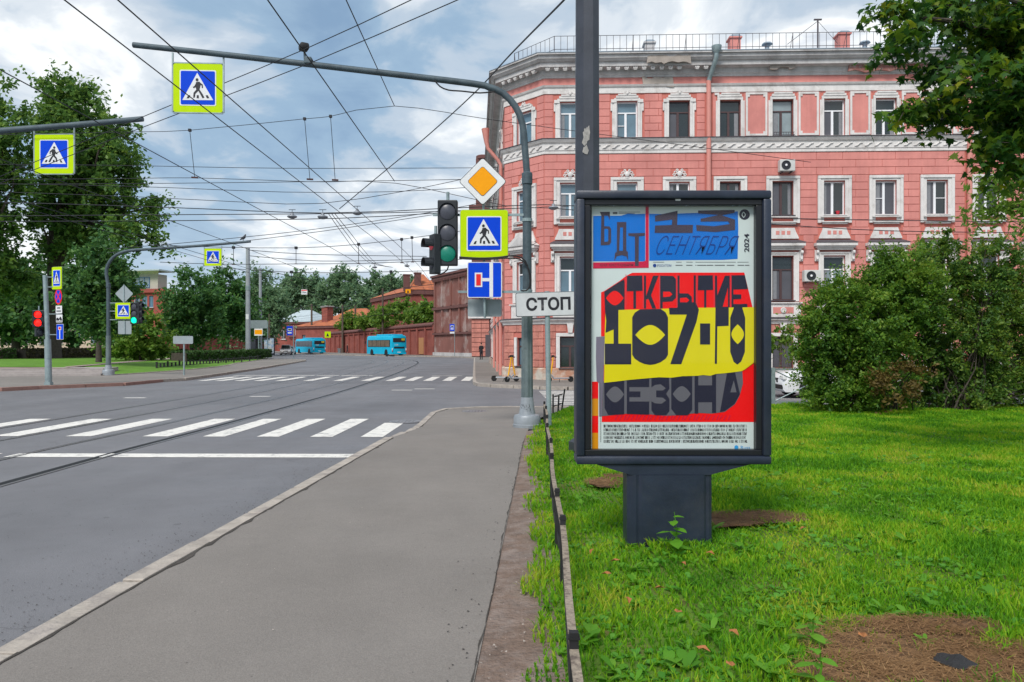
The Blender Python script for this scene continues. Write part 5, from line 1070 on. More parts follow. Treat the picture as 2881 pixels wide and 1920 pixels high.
# ================================================================ the pink corner house
M_pink = mat('pink_render', (.61, .240, .212), .88, 0, .09, 1.1, .25, 35, col2=(.545, .210, .188), c2amt=.5, coords='World', streak=.08)
M_pink_lo = mat('pink_rough_render', (.56, .225, .18), .95, 0, .16, 2.5, 1.0, 14, col2=(.47, .19, .155), c2amt=.5, coords='World', streak=.2)
M_pink_j = mat('joint_shade_render', (.50, .155, .125), .9, 0, .12, 2)  # wall behind the blocks: recess shade put into a darker, redder pink
M_stucco = mat('white_stucco', (.64, .62, .61), .9, 0, .10, 2.4, .3, 30, col2=(.46, .43, .41), c2amt=.38, coords='World', streak=.10)
M_stucco_g = mat('grey_stucco', (.50, .49, .49), .9, 0, .14, 1.5, .3, 30, col2=(.38, .36, .36), c2amt=.42, coords='World', streak=.15)
M_plinth = mat('plinth_render', (.42, .22, .15), .95, 0, .2, 2, .5, 20, col2=(.50, .46, .40), c2amt=.50)
M_pvc = mat('white_window_frame', (.74, .75, .78), .4, 0, .03, 3); M_brownf = mat('brown_window_frame', (.07, .038, .04), .5, 0, .15, 5)
M_roof = mat('roof_sheet', (.30, .36, .42), .45, .4, .15, 1.5, col2=(.24, .29, .34), c2amt=.4); M_dark = mat('dark_ledge', (.075, .065, .075), .8, 0, .2, 4)
M_curtain = mat('net_curtain', (.20, .21, .23), .6, 0, .15, 8)
GL = [glass_mat('glass_dark', (.016, .024, .026)), glass_mat('glass_sky_blue', (.10, .17, .22)), glass_mat('glass_pale', (.20, .25, .27)), glass_mat('glass_net', (.065, .065, .080), .4)]  # the blue pane has a sky reflection put into its colour
FX = (1531 - CX) / F * 33.0; FA = math.radians(-2.0); FZ = .11
zf = lambda v, d=0.0: H + (HZ - v) * (32.8 + d) / F - FZ
def sf(u): k = (u - CX) / F; return (k * 33.0 - FX) / (math.cos(FA) - math.sin(FA) * k)
house = tag(empty('corner_house', (FX, 33.0, FZ), FA), 'pink four-storey corner house with white window surrounds', 'building')
def to_local(x, y): dx, dy = x - FX, y - 33.0; return Vector((dx * math.cos(-FA) - dy * math.sin(-FA), dx * math.sin(-FA) + dy * math.cos(-FA), 0))
C2 = to_local(-.34, 34.8); S2 = to_local(-1.9, 66); LC = C2.length; LS2 = (S2 - C2).length; XE = 25.0
CH = (C2, math.atan2(-C2.y, -C2.x)); SD = (S2, math.atan2((C2 - S2).y, (C2 - S2).x)); FR = (Vector(), 0.0)
PATH = [Vector((XE, 0, 0)), Vector((0, 0, 0)), C2, S2]
def sweep(name, prof, m, path=PATH, cap=True, a=0.0, parent=house):
    rows = []
    for i, p in enumerate(path):
        d0 = (path[i] - path[i - 1]).normalized() if i else None; d1 = (path[i + 1] - path[i]).normalized() if i < len(path) - 1 else None
        n0 = Vector((d0.y, -d0.x, 0)) * -1 if d0 else None; n1 = Vector((d1.y, -d1.x, 0)) * -1 if d1 else None
        if n0 and n1: n = (n0 + n1); n = n / n.dot(n0)
        else: n = n0 or n1
        rows.append([(p.x + n.x * d, p.y + n.y * d, z) for d, z in prof])
    k = len(prof); mb = MB(); mb.add([q for r in rows for q in r], [(i * k + j, i * k + j + 1, (i + 1) * k + j + 1, (i + 1) * k + j) for i in range(len(path) - 1) for j in range(k - 1)] + [tuple(range(k)), tuple(range((len(path) - 1) * k, len(path) * k))])
    return mb.build(name, m, parent)
# all openings: (frame, centre, z bottom, z top, width, kind)
ws = .92; WU = [1604, 1764, 1911, 2054, 2202, 2347, 2492, 2636, 2780, 2925]
OPEN = []
for i, u in enumerate(WU):
    x = sf(u)
    OPEN += [(FR, x, zf(388), zf(285), ws * 1.0, ('t', i)), (FR, x, zf(609), zf(514), ws, ('m', i)), (FR, x, zf(846), zf(723), ws * 1.02, ('l', i)), (FR, x, zf(1036), zf(948), ws * 1.0, ('g', i))]
for z0, z1, k in ((zf(396), zf(296), 't'), (zf(612), zf(524), 'm'), (zf(846), zf(731), 'l'), (zf(1032), zf(950), 'g')): OPEN.append((CH, LC * .52, z0, z1, .98, (k, 'c')))
for j in range(7):
    for z0, z1, k in ((zf(396), zf(296), 't'), (zf(612), zf(524), 'm'), (zf(846), zf(731), 'l'), (zf(1032), zf(950), 'g')): OPEN.append((SD, LS2 - 3.2 - j * 3.6, z0, z1, 1.0, (k, 's')))
def wall_with_holes(x0, x1, z0, z1, holes, dep, y=0.0):
    xs = sorted({x0, x1, *[h[0] for h in holes], *[h[1] for h in holes]}); zs = sorted({z0, z1, *[h[2] for h in holes], *[h[3] for h in holes]}); mb = MB()
    for a, b in zip(xs, xs[1:]):
        for c, d in zip(zs, zs[1:]):
            mx, mz = (a + b) / 2, (c + d) / 2
            if any(h[0] < mx < h[1] and h[2] < mz < h[3] for h in holes): continue
            mb.add([(a, y, c), (b, y, c), (b, y, d), (a, y, d)], [(0, 1, 2, 3)])
    for a, b, c, d in holes:
        mb.add([(a, y, c), (b, y, c), (b, y, d), (a, y, d), (a, y + dep, c), (b, y + dep, c), (b, y + dep, d), (a, y + dep, d)], [(0, 1, 5, 4), (1, 2, 6, 5), (2, 3, 7, 6), (3, 0, 4, 7)])
    return mb
ZT = zf(150)
for fr, L_ in ((FR, XE), (CH, LC), (SD, LS2)):
    hs = [(x - w / 2, x + w / 2, a, b) for f, x, a, b, w, k in OPEN if f is fr and x - w / 2 > 0 and x + w / 2 < L_]
    wall_with_holes(0, L_, -.3, ZT, hs, .22).build('wall', M_pink_j, house, fr[0], fr[1])
core = MB(); core.prism([(XE, .26, -.2), (.1, .26, -.2), (C2.x + .35, C2.y + .1, -.2), (S2.x + .4, S2.y, -.2), (S2.x + 14, S2.y, -.2), (XE, 14, -.2)], (0, 0, ZT)); core.build('core', M_dark, house)
# ---- windows
def window(fr, x, z0, z1, w, key):
    fl, i = key; ox, rz = fr; r = random.Random(ord(fl) * 131 + sum(map(ord, str(i))) * 17 + int(x * 10))
    brown = (fl, i) in (('t', 2), ('t', 3), ('t', 4), ('m', 3), ('m', 4), ('l', 4), ('l', 3), ('g', 4)) or fl == 'g'
    fm = M_brownf if brown else M_pvc; h = z1 - z0; y = .13; t = .055; tr = fl in ('t', 'l') or i in ('c', 0, 1); zt = z0 + h * (.70 if tr else 1.0)
    mb = MB(); B_ = lambda a, b, c, d, yy=y, dp=.07: mb.box(((a + b) / 2, yy, (c + d) / 2), (b - a, dp, d - c))
    B_(-w / 2, -w / 2 + t, z0, z1); B_(w / 2 - t, w / 2, z0, z1); B_(-w / 2 + t, w / 2 - t, z0, z0 + t); B_(-w / 2 + t, w / 2 - t, z1 - t, z1)
    if tr: B_(-w / 2 + t, w / 2 - t, zt - t / 2, zt + t / 2)
    sx = -.06 * w if i not in (0,) else 0
    ztop = (zt - t / 2) if tr else z1 - t
    B_(sx - t * .9, sx + t * .9, z0 + t, ztop, y - .005)
    gm = []
    pane_tone = {'t': (1, 1, 0, 0, 2, 0, 0, 0, 0, 0), 'm': (1, 1, 0, 0, 0, 0, 3, 0, 0, 0), 'l': (1, 1, 0, 0, 3, 2, 0, 0, 0, 0), 'g': (0, 0, 0, 0, 3, 0, 0, 0, 0, 0)}[fl]  # glass tone per window: dark, blue with painted sky reflection, pale, net
    base = pane_tone[i] if isinstance(i, int) else 1
    if (fl, i) in (('m', 6), ('t', 1), ('m', 0)): B_(-w / 2 + t, sx - t, (z0 + zt) / 2 - .015, (z0 + zt) / 2 + .015)
    if (fl, i) in (('m', 7),): B_(sx + t, w / 2 - t, (z0 + zt) / 2 - .015, (z0 + zt) / 2 + .015)
    o = mb.build('window', fm, house, (ox.x + x * math.cos(rz), ox.y + x * math.sin(rz), 0), rz)
    def pane(a, b, c, d, g): MB().box(((a + b) / 2, y + .01, (c + d) / 2), (b - a, .012, d - c)).build('pane', GL[g], o)
    pane(-w / 2 + t, sx - t * .9, z0 + t, ztop, r.choice((base, base, 3)) if base == 0 else base); pane(sx + t * .9, w / 2 - t, z0 + t, ztop, base if (fl, i) != ('t', 2) else 0)
    if r.random() < .55 and fl != 'g':
        cu = MB(); s_ = r.choice((-1, 1)); xa = s_ * (w / 2 - t - .02); xb = s_ * (w / 2 - t - r.uniform(.10, .26)); n_ = 6; zc0, zc1 = z0 + t + .01, ztop - .01
        for q in range(n_): a_, b_ = xa + (xb - xa) * q / n_, xa + (xb - xa) * (q + 1) / n_; yy = y - .002 - .006 * (q % 2); yb_ = y - .002 - .006 * ((q + 1) % 2); cu.add([(a_, yy, zc0), (b_, yb_, zc0), (b_ * .98, yb_, zc1), (a_, yy, zc1)], [(0, 1, 2, 3)])
        cu.build('curtain', M_curtain, o)
    if tr: pane(-w / 2 + t, w / 2 - t, zt + t / 2, z1 - t, 0 if fl == 'l' or i in (2, 3) else base)
    MB().box((0, -.02, z0 - .02), (w + .10, .32, .035)).build('sill', M_stucco if not brown else M_dark, o)
    if (fl, i) == ('t', 4):
        bx = MB(); bx.box((.02, -.14, z0 + .16), (w * .98, .03, .02)); bx.box((.02, -.14, z0 + .04), (w * .98, .03, .02))
        for q in range(9): bx.box((-.42 + q * .105, -.14, z0 + .10), (.015, .015, .11))
        for q in (-.42, .46): bx.box((q, -.06, z0 + .05), (.02, .16, .02))
        bx.build('planter_rail', M_dark, o)
    if (fl, i) in (('m', 5),): pot = MB(); pot.lathe([(.06, z0 + .06), (.09, z0 + .2), (.08, z0 + .2)], (.18, y - .06, 0), 12); pot.build('flower_pot', mat('pot_red', (.5, .03, .05), .5), o)
    return o
def box_c(mb, a, b, c, d, y0, y1): mb.box(((a + b) / 2, (y0 + y1) / 2, (c + d) / 2), (b - a, abs(y1 - y0), d - c))
def cartouche(mb, x, z, s):
    bm = bmesh.new(); bmesh.ops.create_icosphere(bm, subdivisions=2, radius=1)
    vs = [(x + v.co.x * .11 * s, -.10 + v.co.y * .07, z + v.co.z * .14 * s) for v in bm.verts]; bm.verts.index_update(); mb.add(vs, [[v.index for v in f.verts] for f in bm.faces]); bm.free()
    for sx in (-1, 1):
        for r0, dx, dz in ((.075, .17, .05), (.06, .24, -.05), (.05, .10, .16)):
            pts = [(x + sx * s * (dx + r0 * math.cos(a) * (1 - .05 * k)), -.085, z + s * (dz + r0 * math.sin(a) * (1 - .05 * k))) for k, a in enumerate([j * .7 for j in range(9)])]; mb.tube(pts, .028 * s, 6)
    mb.tube([(x - .16 * s, -.07, z - .12 * s), (x, -.10, z - .17 * s), (x + .16 * s, -.07, z - .12 * s)], .03 * s, 6)
EXCL = []                                          # zones of the front that the rusticated blocks must leave free: (frame, x0, x1, z0, z1)
def surround(fr, x, z0, z1, w, key):
    fl, i = key; ox, rz = fr; mb = MB(); hw = w / 2; left = i in (0, 1, 2, 'c', 's')
    put = lambda m, name: m.build(name, M_stucco, house, (ox.x + x * math.cos(rz), ox.y + x * math.sin(rz), 0), rz)
    ex_ = lambda a, b, c, d: EXCL.append((fr, x + a, x + b, c, d))
    if fl == 't':
        fw = .20 if left else .17
        for s in (-1, 1): box_c(mb, *sorted((s * hw, s * (hw + fw * .55))), z0 - .04, z1 + .02, -.07, 0); box_c(mb, *sorted((s * (hw + fw * .55), s * (hw + fw))), z0 - .04, z1 - .02, -.045, 0)
        box_c(mb, -hw - fw * .55, hw + fw * .55, z1 + .02, z1 + .14, -.075, 0); box_c(mb, -hw - .03, hw + .03, z1 + .14, z1 + .24, -.10, 0); box_c(mb, -hw + .06, hw - .06, z1 + .24, z1 + .31, -.12, 0)
        if left:
            for s in (-1, 1): box_c(mb, *sorted((s * (hw + fw), s * (hw + fw + .07))), z1 - .42, z1 - .05, -.06, 0); box_c(mb, *sorted((s * (hw + .02), s * (hw + fw + .05))), z1 - .06, z1 + .08, -.095, -.076)
        put(mb, 'surround'); ex_(-hw - fw - .1, hw + fw + .1, z0 - .1, z1 + .36)
        if left: c = MB(); cartouche(c, 0, z1 + .33, .55); put(c, 'cartouche')
    elif fl == 'm':
        fw = .27
        for s in (-1, 1): box_c(mb, *sorted((s * hw, s * (hw + .15))), z0 - .34, z1 + .03, -.05, 0); box_c(mb, *sorted((s * (hw + .15), s * (hw + fw))), z0 - .34, z1 + .12, -.085, 0)
        box_c(mb, -hw - .15, hw + .15, z1 + .03, z1 + .12, -.05, 0); box_c(mb, -hw - fw, hw + fw, z1 + .12, z1 + .24, -.10, 0)
        box_c(mb, -hw - .16, hw + .16, z0 - .10, z0 - .045, -.16, 0)
        put(mb, 'surround'); ex_(-hw - fw - .03, hw + fw + .03, z0 - .36, z1 + .27)
        ap = MB(); za = zf(624); box_c(ap, -hw - .13, hw + .13, za - .09, za - .05, -.18, 0); box_c(ap, -hw - .08, hw + .08, za - .16, za - .09, -.12, 0)
        zt, zb = zf(644), zf(674); ap.prism([(-hw - .04, 0, zt), (-hw - .10, 0, zt - .18), (-hw - .22, 0, zb + .05), (-hw - .22, 0, zb), (hw + .22, 0, zb), (hw + .22, 0, zb + .05), (hw + .10, 0, zt - .18), (hw + .04, 0, zt)], (0, -.07, 0)); ao = put(ap, 'apron')
        for q in (-.24, 0, .24): MB().box((q, -.072, (zt + zb) / 2 + .02), (.15, .012, .17)).build('inset', M_pink, ao)
        ex_(-hw - .25, hw + .25, zb - .02, z0)
        if left: c = MB(); cartouche(c, 0, z1 + .36, 1.0); put(c, 'cartouche'); ex_(-.38, .38, z1 + .2, z1 + .62)
    elif fl == 'l':
        for s in (-1, 1): box_c(mb, *sorted((s * hw, s * (hw + .14))), z0 - .05, z1 + .03, -.05, 0); box_c(mb, *sorted((s * (hw + .14), s * (hw + .22))), z0 - .05, z1 + .11, -.08, 0)
        box_c(mb, -hw - .14, hw + .14, z1 + .03, z1 + .11, -.05, 0); box_c(mb, -hw - .22, hw + .22, z1 + .11, z1 + .18, -.085, 0); put(mb, 'surround')
        hd = MB(); za, zb = zf(680), zf(702); e = hw + .42
        box_c(hd, -e, e, zb + .10, za - .12, -.34, 0); box_c(hd, -e + .06, e - .06, zb + .02, zb + .10, -.26, 0); box_c(hd, -e + .12, e - .12, zb - .07, zb + .02, -.18, 0); ho = put(hd, 'hood')
        if i in ('c',):
            pm_ = MB(); pm_.prism([(-e - .05, -.36, za - .12), (e + .05, -.36, za - .12), (0, -.36, za + .52)], (0, .36, 0)); pm_.build('pediment', M_stucco, ho)
            MB().prism([(-e + .3, -.37, za - .06), (e - .3, -.37, za - .06), (0, -.37, za + .34)], (0, .005, 0)).build('tympanum', M_stucco_g, ho)
        sl = MB(); sl.prism([(-e - .02, -.36, za - .119), (e + .02, -.36, za - .119), (e - .16, 0, za + .02), (-e + .16, 0, za + .02)], (0, 0, .03)); sl.build('hood_sheet', M_dark, ho)
        for s in (-1, 1):
            cn = MB(); cx_ = s * (hw + .31); box_c(cn, cx_ - .08, cx_ + .08, zb - .56, zb - .07, -.08, 0); cn.lathe([(.085, -.05), (.085, .05)], (cx_, -.16, zb - .17), 12, 'X'); cn.lathe([(.055, -.045), (.055, .045)], (cx_, -.11, zb - .46), 10, 'X'); box_c(cn, cx_ - .06, cx_ + .06, zb - .42, zb - .10, -.14, -.08); put(cn, 'console')
        ex_(-e, e, zb - .1, za + .03); ex_(-hw - .40, hw + .40, zb - .58, zb); ex_(-hw - .24, hw + .24, z0 - .05, z1 + .2)
        ap = MB(); a0, a1 = zf(893), zf(852); box_c(ap, -hw - .30, hw + .30, a0, a1 - .05, -.09, 0); box_c(ap, -hw - .38, hw + .38, a1 - .05, a1, -.16, 0); ao = put(ap, 'apron')
        MB().box((0, -.094, (a0 + a1) / 2 - .03), (w * .95, .012, .28)).build('inset', M_pink, ao); MB().lathe([(.13, 0), (.13, -.03), (.08, -.05), (.08, -.03)], (0, -.10, (a0 + a1) / 2 - .03), 16, 'Y').build('rosette', M_stucco, ao)
        ex_(-hw - .40, hw + .40, a0, a1)
    else:
        if i == 'c': box_c(mb, -hw - .16, -hw, z0, z1 + .02, -.05, 0); put(mb, 'surround'); ex_(-hw - .18, hw + .03, z0 - .06, z1 + .05); return
        for s in (-1, 1): box_c(mb, *sorted((s * hw, s * (hw + .17))), z0, z1 + .02, -.07, 0)
        box_c(mb, -hw - .17, hw + .17, z1 + .02, z1 + .17, -.08, 0); put(mb, 'surround'); ks = MB(); ks.prism([(-.09, 0, z1 + .18), (.09, 0, z1 + .18), (.15, 0, z1 + .60), (-.15, 0, z1 + .60)], (0, -.13, 0)); put(ks, 'keystone')
        ex_(-hw - .19, hw + .19, z0 - .06, z1 + .20); ex_(-.17, .17, z1, z1 + .62)
for fr, x, a, b, w, k in OPEN:
    L_ = {id(FR): XE, id(CH): LC, id(SD): LS2}[id(fr)]
    if x - w / 2 < .05 or x + w / 2 > L_: continue
    window(fr, x, a, b, w, k); surround(fr, x, a, b, w, k)
# ---- mouldings swept round front, chamfer and side
sweep('cornice', [(d, zf(v, -d)) for d, v in ((0, 218), (.07, 216), (.07, 211), (.13, 206), (.13, 194), (.40, 184), (.44, 184), (.44, 172), (.52, 169), (.58, 163), (.62, 160), (.62, 150), (.72, 148), (.72, 143.5))] + [(0, zf(142, -.72))], M_stucco_g)
sweep('string_course', [(0, zf(262)), (.05, zf(262)), (.05, zf(246)), (.10, zf(244)), (.14, zf(239)), (0, zf(237))], M_stucco)
sweep('frieze', [(0, zf(237)), (.012, zf(237)), (.012, zf(218)), (0, zf(218))], M_pink)
sweep('band_course', [(0, zf(432)), (.06, zf(431)), (.06, zf(424)), (.09, zf(422)), (.09, zf(403)), (.16, zf(400)), (.22, zf(394)), (.22, zf(392)), (0, zf(390))], M_stucco)
sweep('band_ledge', [(0, zf(391.5)), (.26, zf(391.5)), (.26, zf(390)), (0, zf(388))], M_dark)
sweep('floor_band', [(0, zf(913)), (.07, zf(912)), (.10, zf(905)), (.20, zf(901)), (.20, zf(898)), (0, zf(895))], M_stucco)
sweep('floor_ledge', [(0, zf(897)), (.23, zf(897.5)), (.23, zf(896)), (0, zf(893))], M_dark)
sweep('plinth', [(0, -.25), (.12, -.25), (.12, .48), (.08, .52), (0, .54)], M_plinth)
# twisted ribbon ornament in the band
rb = MB()
for fr, L_ in ((FR, XE), (CH, LC)):
    ox, rz = fr; ca, sa = math.cos(rz), math.sin(rz); n = int(L_ / .42)
    for k in range(n):
        x = (k + .5) * L_ / n; z = zf(413); pts = [(x - .17, -.10, z - .07), (x - .06, -.12, z - .05), (x + .05, -.12, z + .05), (x + .17, -.10, z + .07)]
        rb.tube([(ox.x + px * ca - py * sa, ox.y + px * sa + py * ca, pz) for px, py, pz in pts], .028, 5)
o = rb.build('ribbon_ornament', M_stucco, house); o['kind'] = 'stuff'
# modillions under the cornice, one by one
md = MB(); md.box((0, -.06, 0), (.20, .13, .10), 0, .02)
for sx in (-.06, 0, .06): md.tube([(sx, -.12, .05), (sx * 1.2, -.16, -.02), (sx * .6, -.12, -.10)], .032, 6)
md_me = md.mesh('modillion', M_stucco)
def modillions(fr, xs):
    ox, rz = fr
    for x in xs: 
        y = -.24; link('modillion', md_me, house, (ox.x + x * math.cos(rz) - y * math.sin(rz), ox.y + x * math.sin(rz) + y * math.cos(rz), zf(190.5, -.3)), rz)
modillions(FR, [.15 + k * .385 for k in range(19) if k != 16]); modillions(CH, [.3 + k * .385 for k in range(6)])
# fallen stucco: bare brick and grey mortar patches
M_brick_bare = mat('bare_brick', (.24, .105, .09), .95, 0, .3, 5, .8, 18, col2=(.34, .28, .25), c2amt=.42); M_mortar = mat('bare_mortar', (.33, .29, .26), .95, 0, .15, 4, .6, 25)
def scar(u0, u1, v0, v1, d, m, seed):
    r = random.Random(seed); x0, x1 = sf(u0), sf(u1); n = 10; top = [(x0 + (x1 - x0) * k / n, zf(v0, -d) + r.uniform(-.06, .06)) for k in range(n + 1)]; bot = [(x0 + (x1 - x0) * k / n, zf(v1, -d) + r.uniform(-.08, .08)) for k in range(n + 1)]
    mb = MB(); mb.prism([(x + r.uniform(-.05, .05), -d, z) for x, z in top + bot[::-1]], (0, .06, 0)); mb.build('bare_patch', m, house)
scar(2380, 2610, 183, 206, .28, M_brick_bare, 1); scar(1806, 1892, 217, 240, .10, M_mortar, 2); scar(1815, 1935, 155, 176, .625, M_mortar, 3); scar(2160, 2230, 182, 196, .30, M_mortar, 4)
# ---- rusticated blocks
BL = []
def blocks(fr, L_, zt, zb, rowh, bl, stag, skip=0.0):
    n = max(1, round((zt - zb) / rowh)); rh = (zt - zb) / n
    for r_ in range(n):
        c, d = zb + r_ * rh + .012, zb + (r_ + 1) * rh - .012; cuts = [(0, L_)]
        for f, a, b, e0, e1 in EXCL:
            if f is not fr or e1 <= c + .03 or e0 >= d - .03: continue
            nc = []
            for s, e in cuts:
                if b <= s or a >= e: nc.append((s, e)); continue
                if a > s: nc.append((s, a))
                if b < e: nc.append((b, e))
            cuts = nc
        for s, e in cuts:
            if e - s < .12: continue
            js = [s]; k0 = stag * (r_ % 2); k = math.floor((s - k0) / bl) + 1
            if e - s < 1.9 and e - s > .9: js += [s + (e - s) * (.5 if r_ % 2 else .5)] if (r_ % 2 or e - s > 1.3) else []
            else:
                while k0 + k * bl < e - .15:
                    if k0 + k * bl > s + .15: js.append(k0 + k * bl)
                    k += 1
            js.append(e)
            for a, b in zip(js, js[1:]): BL.append((fr, a + .010, b - .010, c, d))
for dp in (1992, 2723): EXCL.append((FR, sf(dp) - .14, sf(dp) + .14, -1, 20))
blocks(FR, XE, zf(433), zf(894), .335, 1.14, .57); blocks(CH, LC, zf(433), zf(894), .335, 1.1, .55)
e_ = EXCL[:]; EXCL.append((FR, sf(2005), XE, zf(390), zf(262)))
blocks(FR, XE, zf(264), zf(388), .33, .78, .39); blocks(CH, LC, zf(264), zf(388), .33, .75, .37); EXCL = e_
nb = len(BL); blocks(FR, XE, zf(914), .55, .30, .62, .31); blocks(CH, LC, zf(914), .55, .30, .55, .27)
blk_me = unit_mesh('block', M_pink, .02); blk_lo = unit_mesh('block', M_pink_lo, .08)
def score(q):
    fr, a, b, c, d = q; x = (a + b) / 2
    if fr is CH: return 5 + (b - a)
    p = Vector((FX + x * math.cos(FA), 33 + x * math.sin(FA), (c + d) / 2 + FZ)); u = CX + F * p.x / p.y; v = HZ - F * (p.z - H) / p.y
    hid = (1622 < u < 2172 and 535 < v < 1308) or (u > 2290 and v > 800) or (u > 2430 and v > 690) or u > 2860 or (1618 < u < 1690 and v < 535) or (u > 2600 and v < 420)
    return (b - a) * (d - c) - (10 if hid else 0)
order = sorted(range(len(BL)), key=lambda i: -score(BL[i])); rest = {0: MB(), 1: MB()}
for n_, i in enumerate(order):
    fr, a, b, c, d = BL[i]; ox, rz = fr; lo = i >= nb; t = .05 if lo else .028; x, y = (a + b) / 2, -t / 2 + .004; wx, wy = ox.x + x * math.cos(rz) - y * math.sin(rz), ox.y + x * math.sin(rz) + y * math.cos(rz)
    if n_ < 290: link('block', blk_lo if lo else blk_me, house, (wx, wy, (c + d) / 2), rz, (b - a, t, d - c))
    else: rest[int(lo)].box((wx, wy, (c + d) / 2), (b - a, t, d - c), rz, 0)
for k, m in ((0, M_pink), (1, M_pink_lo)):
    if rest[k].v: o = rest[k].build('blockwork', m, house); o['kind'] = 'stuff'
# top floor: plain pink wall with framed panels right of the pipe
MB().box2((sf(2006), -.012, zf(388)), (XE, .0, zf(262))) .build('wall_field', M_pink, house) if False else None
wf_h = [(x - w / 2 - .16, x + w / 2 + .16, a - .05, b + .3) for f, x, a, b, w, k in OPEN if f is FR and k[0] == 't' and x > sf(2006)]
wall_with_holes(sf(2006), XE, zf(388), zf(262), wf_h, .008, -.012).build('wall_field', M_pink, house)
for i in range(3, 9):
    xa, xb = sf(WU[i]) + .68, sf(WU[i + 1]) - .68
    if i == 7: xb = sf(2708)
    fl = MB(); z0, z1 = zf(385), zf(264); t = .085
    for a, b, c, d in ((xa, xb, z1 - t, z1), (xa, xb, z0, z0 + t), (xa, xa + t, z0 + t, z1 - t), (xb - t, xb, z0 + t, z1 - t)): box_c(fl, a, b, c, d, -.05, -.012)
    for cx_ in (xa + t + .045, xb - t - .045):
        for cz in (z0 + t + .055, z1 - t - .055): box_c(fl, cx_ - .044, cx_ + .044, cz - .054, cz + .054, -.045, -.012)
    fl.build('wall_panel_frame', M_stucco, house)
fl = MB(); xa = sf(2010); box_c(fl, xa, xa + .2, zf(264) - .1, zf(264), -.05, -.012); box_c(fl, xa + .12, xa + .2, zf(385), zf(264) - .1, -.05, -.012); fl.build('wall_panel_frame', M_stucco, house)
# ---- roof, railing, chimneys, aerial
rf = MB(); offs = [(.74, zf(143, -.74)), (.74, zf(141, -.74)), (-3.5, zf(128)), (-3.5, zf(160))]
sweep('roof', offs, M_roof)
rl = MB(); zr0, zr1 = zf(140, .1), zf(99, .1)
def rail_seg(a, b, za=zr0, zb=zr1):
    a, b = Vector(a), Vector(b); n = int((b - a).length / .29)
    for z in (zb, za + .06): rl.tube([(a.x, a.y, z), (b.x, b.y, z)], .013, 4)
    for k in range(n + 1):
        p = a.lerp(b, k / n); rl.tube([(p.x, p.y, za - .3), (p.x, p.y, zb)], .018 if k % 8 == 0 else .010, 4)
        if k % 8 == 0: rl.tube([(p.x, p.y + .4, za), (p.x, p.y, zb - .05)], .01, 4)
rail_seg((XE, .05, 0), (.45, .05, 0)); rail_seg((.45, .05, 0), (C2.x + .45, C2.y + .2, 0)); rail_seg((C2.x + .45, C2.y + .2, 0), (C2.x + .5, C2.y + 12, 0)); rl.build('roof_railing', M_dark, house)
for u0, u1, vt, m, d in ((1822, 1850, 112, M_stucco_g, .8), (2068, 2098, 101, M_pink, .8), (2381, 2413, 95, M_pink, .8)):
    x0, x1 = sf(u0), sf(u1); c = MB(); box_c(c, x0, x1, zf(160), zf(vt + 6, d), d, d + .5); box_c(c, x0 - .06, x1 + .06, zf(vt + 9, d), zf(vt + 5, d), d - .06, d + .56); co = c.build('chimney', m, house); MB().prism([(x0 - .05, d - .05, zf(vt + 5, d)), (x1 + .05, d - .05, zf(vt + 5, d)), (x1 - .08, d - .05, zf(vt, d)), (x0 + .08, d - .05, zf(vt, d))], (0, .6, 0)).build('cowl', M_roof, co)
for u in (2170, 2450): MB().lathe([(.10, zf(150)), (.10, zf(131, .6)), (.24, zf(130, .6)), (.20, zf(126, .6)), (.02, zf(125, .6))], (sf(u), .6, 0), 14).build('roof_vent', M_roof, house)
ae = MB(); xa = sf(2313); ae.tube([(xa, .5, zf(140)), (xa, .5, zf(60, .5))], .035, 6); ae.box((xa, .5, zf(62, .5)), (.34, .08, .05)); ae.tube([(xa, .5, zf(66, .5)), (xa - 1.25, .8, zf(130, .8))], .012, 4); ae.tube([(xa, .5, zf(66, .5)), (xa + 1.0, .8, zf(130, .8))], .012, 4); ae.build('aerial', M_dark, house)
def downpipe(u, col, funnel=True):
    x = sf(u); dp = MB(); dp.tube([(x, -.14, .1), (x, -.14, zf(232))], .105, 12); o = dp.build('downpipe', col, house, smooth=True)
    up = MB(); up.tube([(x, -.14, zf(234)), (x + .05, -.2, zf(220)), (x + .17, -.80, zf(165, -.8)), (x + .18, -.82, zf(150, -.8))], .10, 12); up.lathe([(.11, zf(152, -.8)), (.20, zf(142, -.8)), (.22, zf(132, -.8)), (.20, zf(132, -.8))], (x + .18, -.82, 0), 14); up.build('pipe_head', M_galv, o, smooth=True)
M_pipe = mat('pipe_paint', (.56, .235, .20), .6, 0, .08, 2)
downpipe(1992, M_pipe); downpipe(2723, M_pipe)
def side_pipe(x, d, lab='downpipe'):
    ox, rz = SD; L2 = lambda xx, yy, z: (ox.x + xx * math.cos(rz) - yy * math.sin(rz), ox.y + xx * math.sin(rz) + yy * math.cos(rz), z)
    mb = MB(); mb.tube([L2(x, -.16, .1), L2(x, -.16, zf(420)), L2(x, -.30, zf(405)), L2(x, -.78, zf(370)), L2(x, -.85, zf(350)), L2(x, -.90, zf(310))], [.09, .09, .09, .09, .11, .19], 12); mb.build(lab, M_pipe, house, smooth=True)
side_pipe(LS2 - .9, 0)
for x in (LS2 - 6, LS2 - 13): q = [SD[0].x + x * math.cos(SD[1]) + .16 * math.sin(SD[1]), SD[0].y + x * math.sin(SD[1]) - .16 * math.cos(SD[1])]; MB().tube([(q[0], q[1], .1), (q[0], q[1], zf(640))], .09, 12).build('downpipe', M_pipe, house, smooth=True)
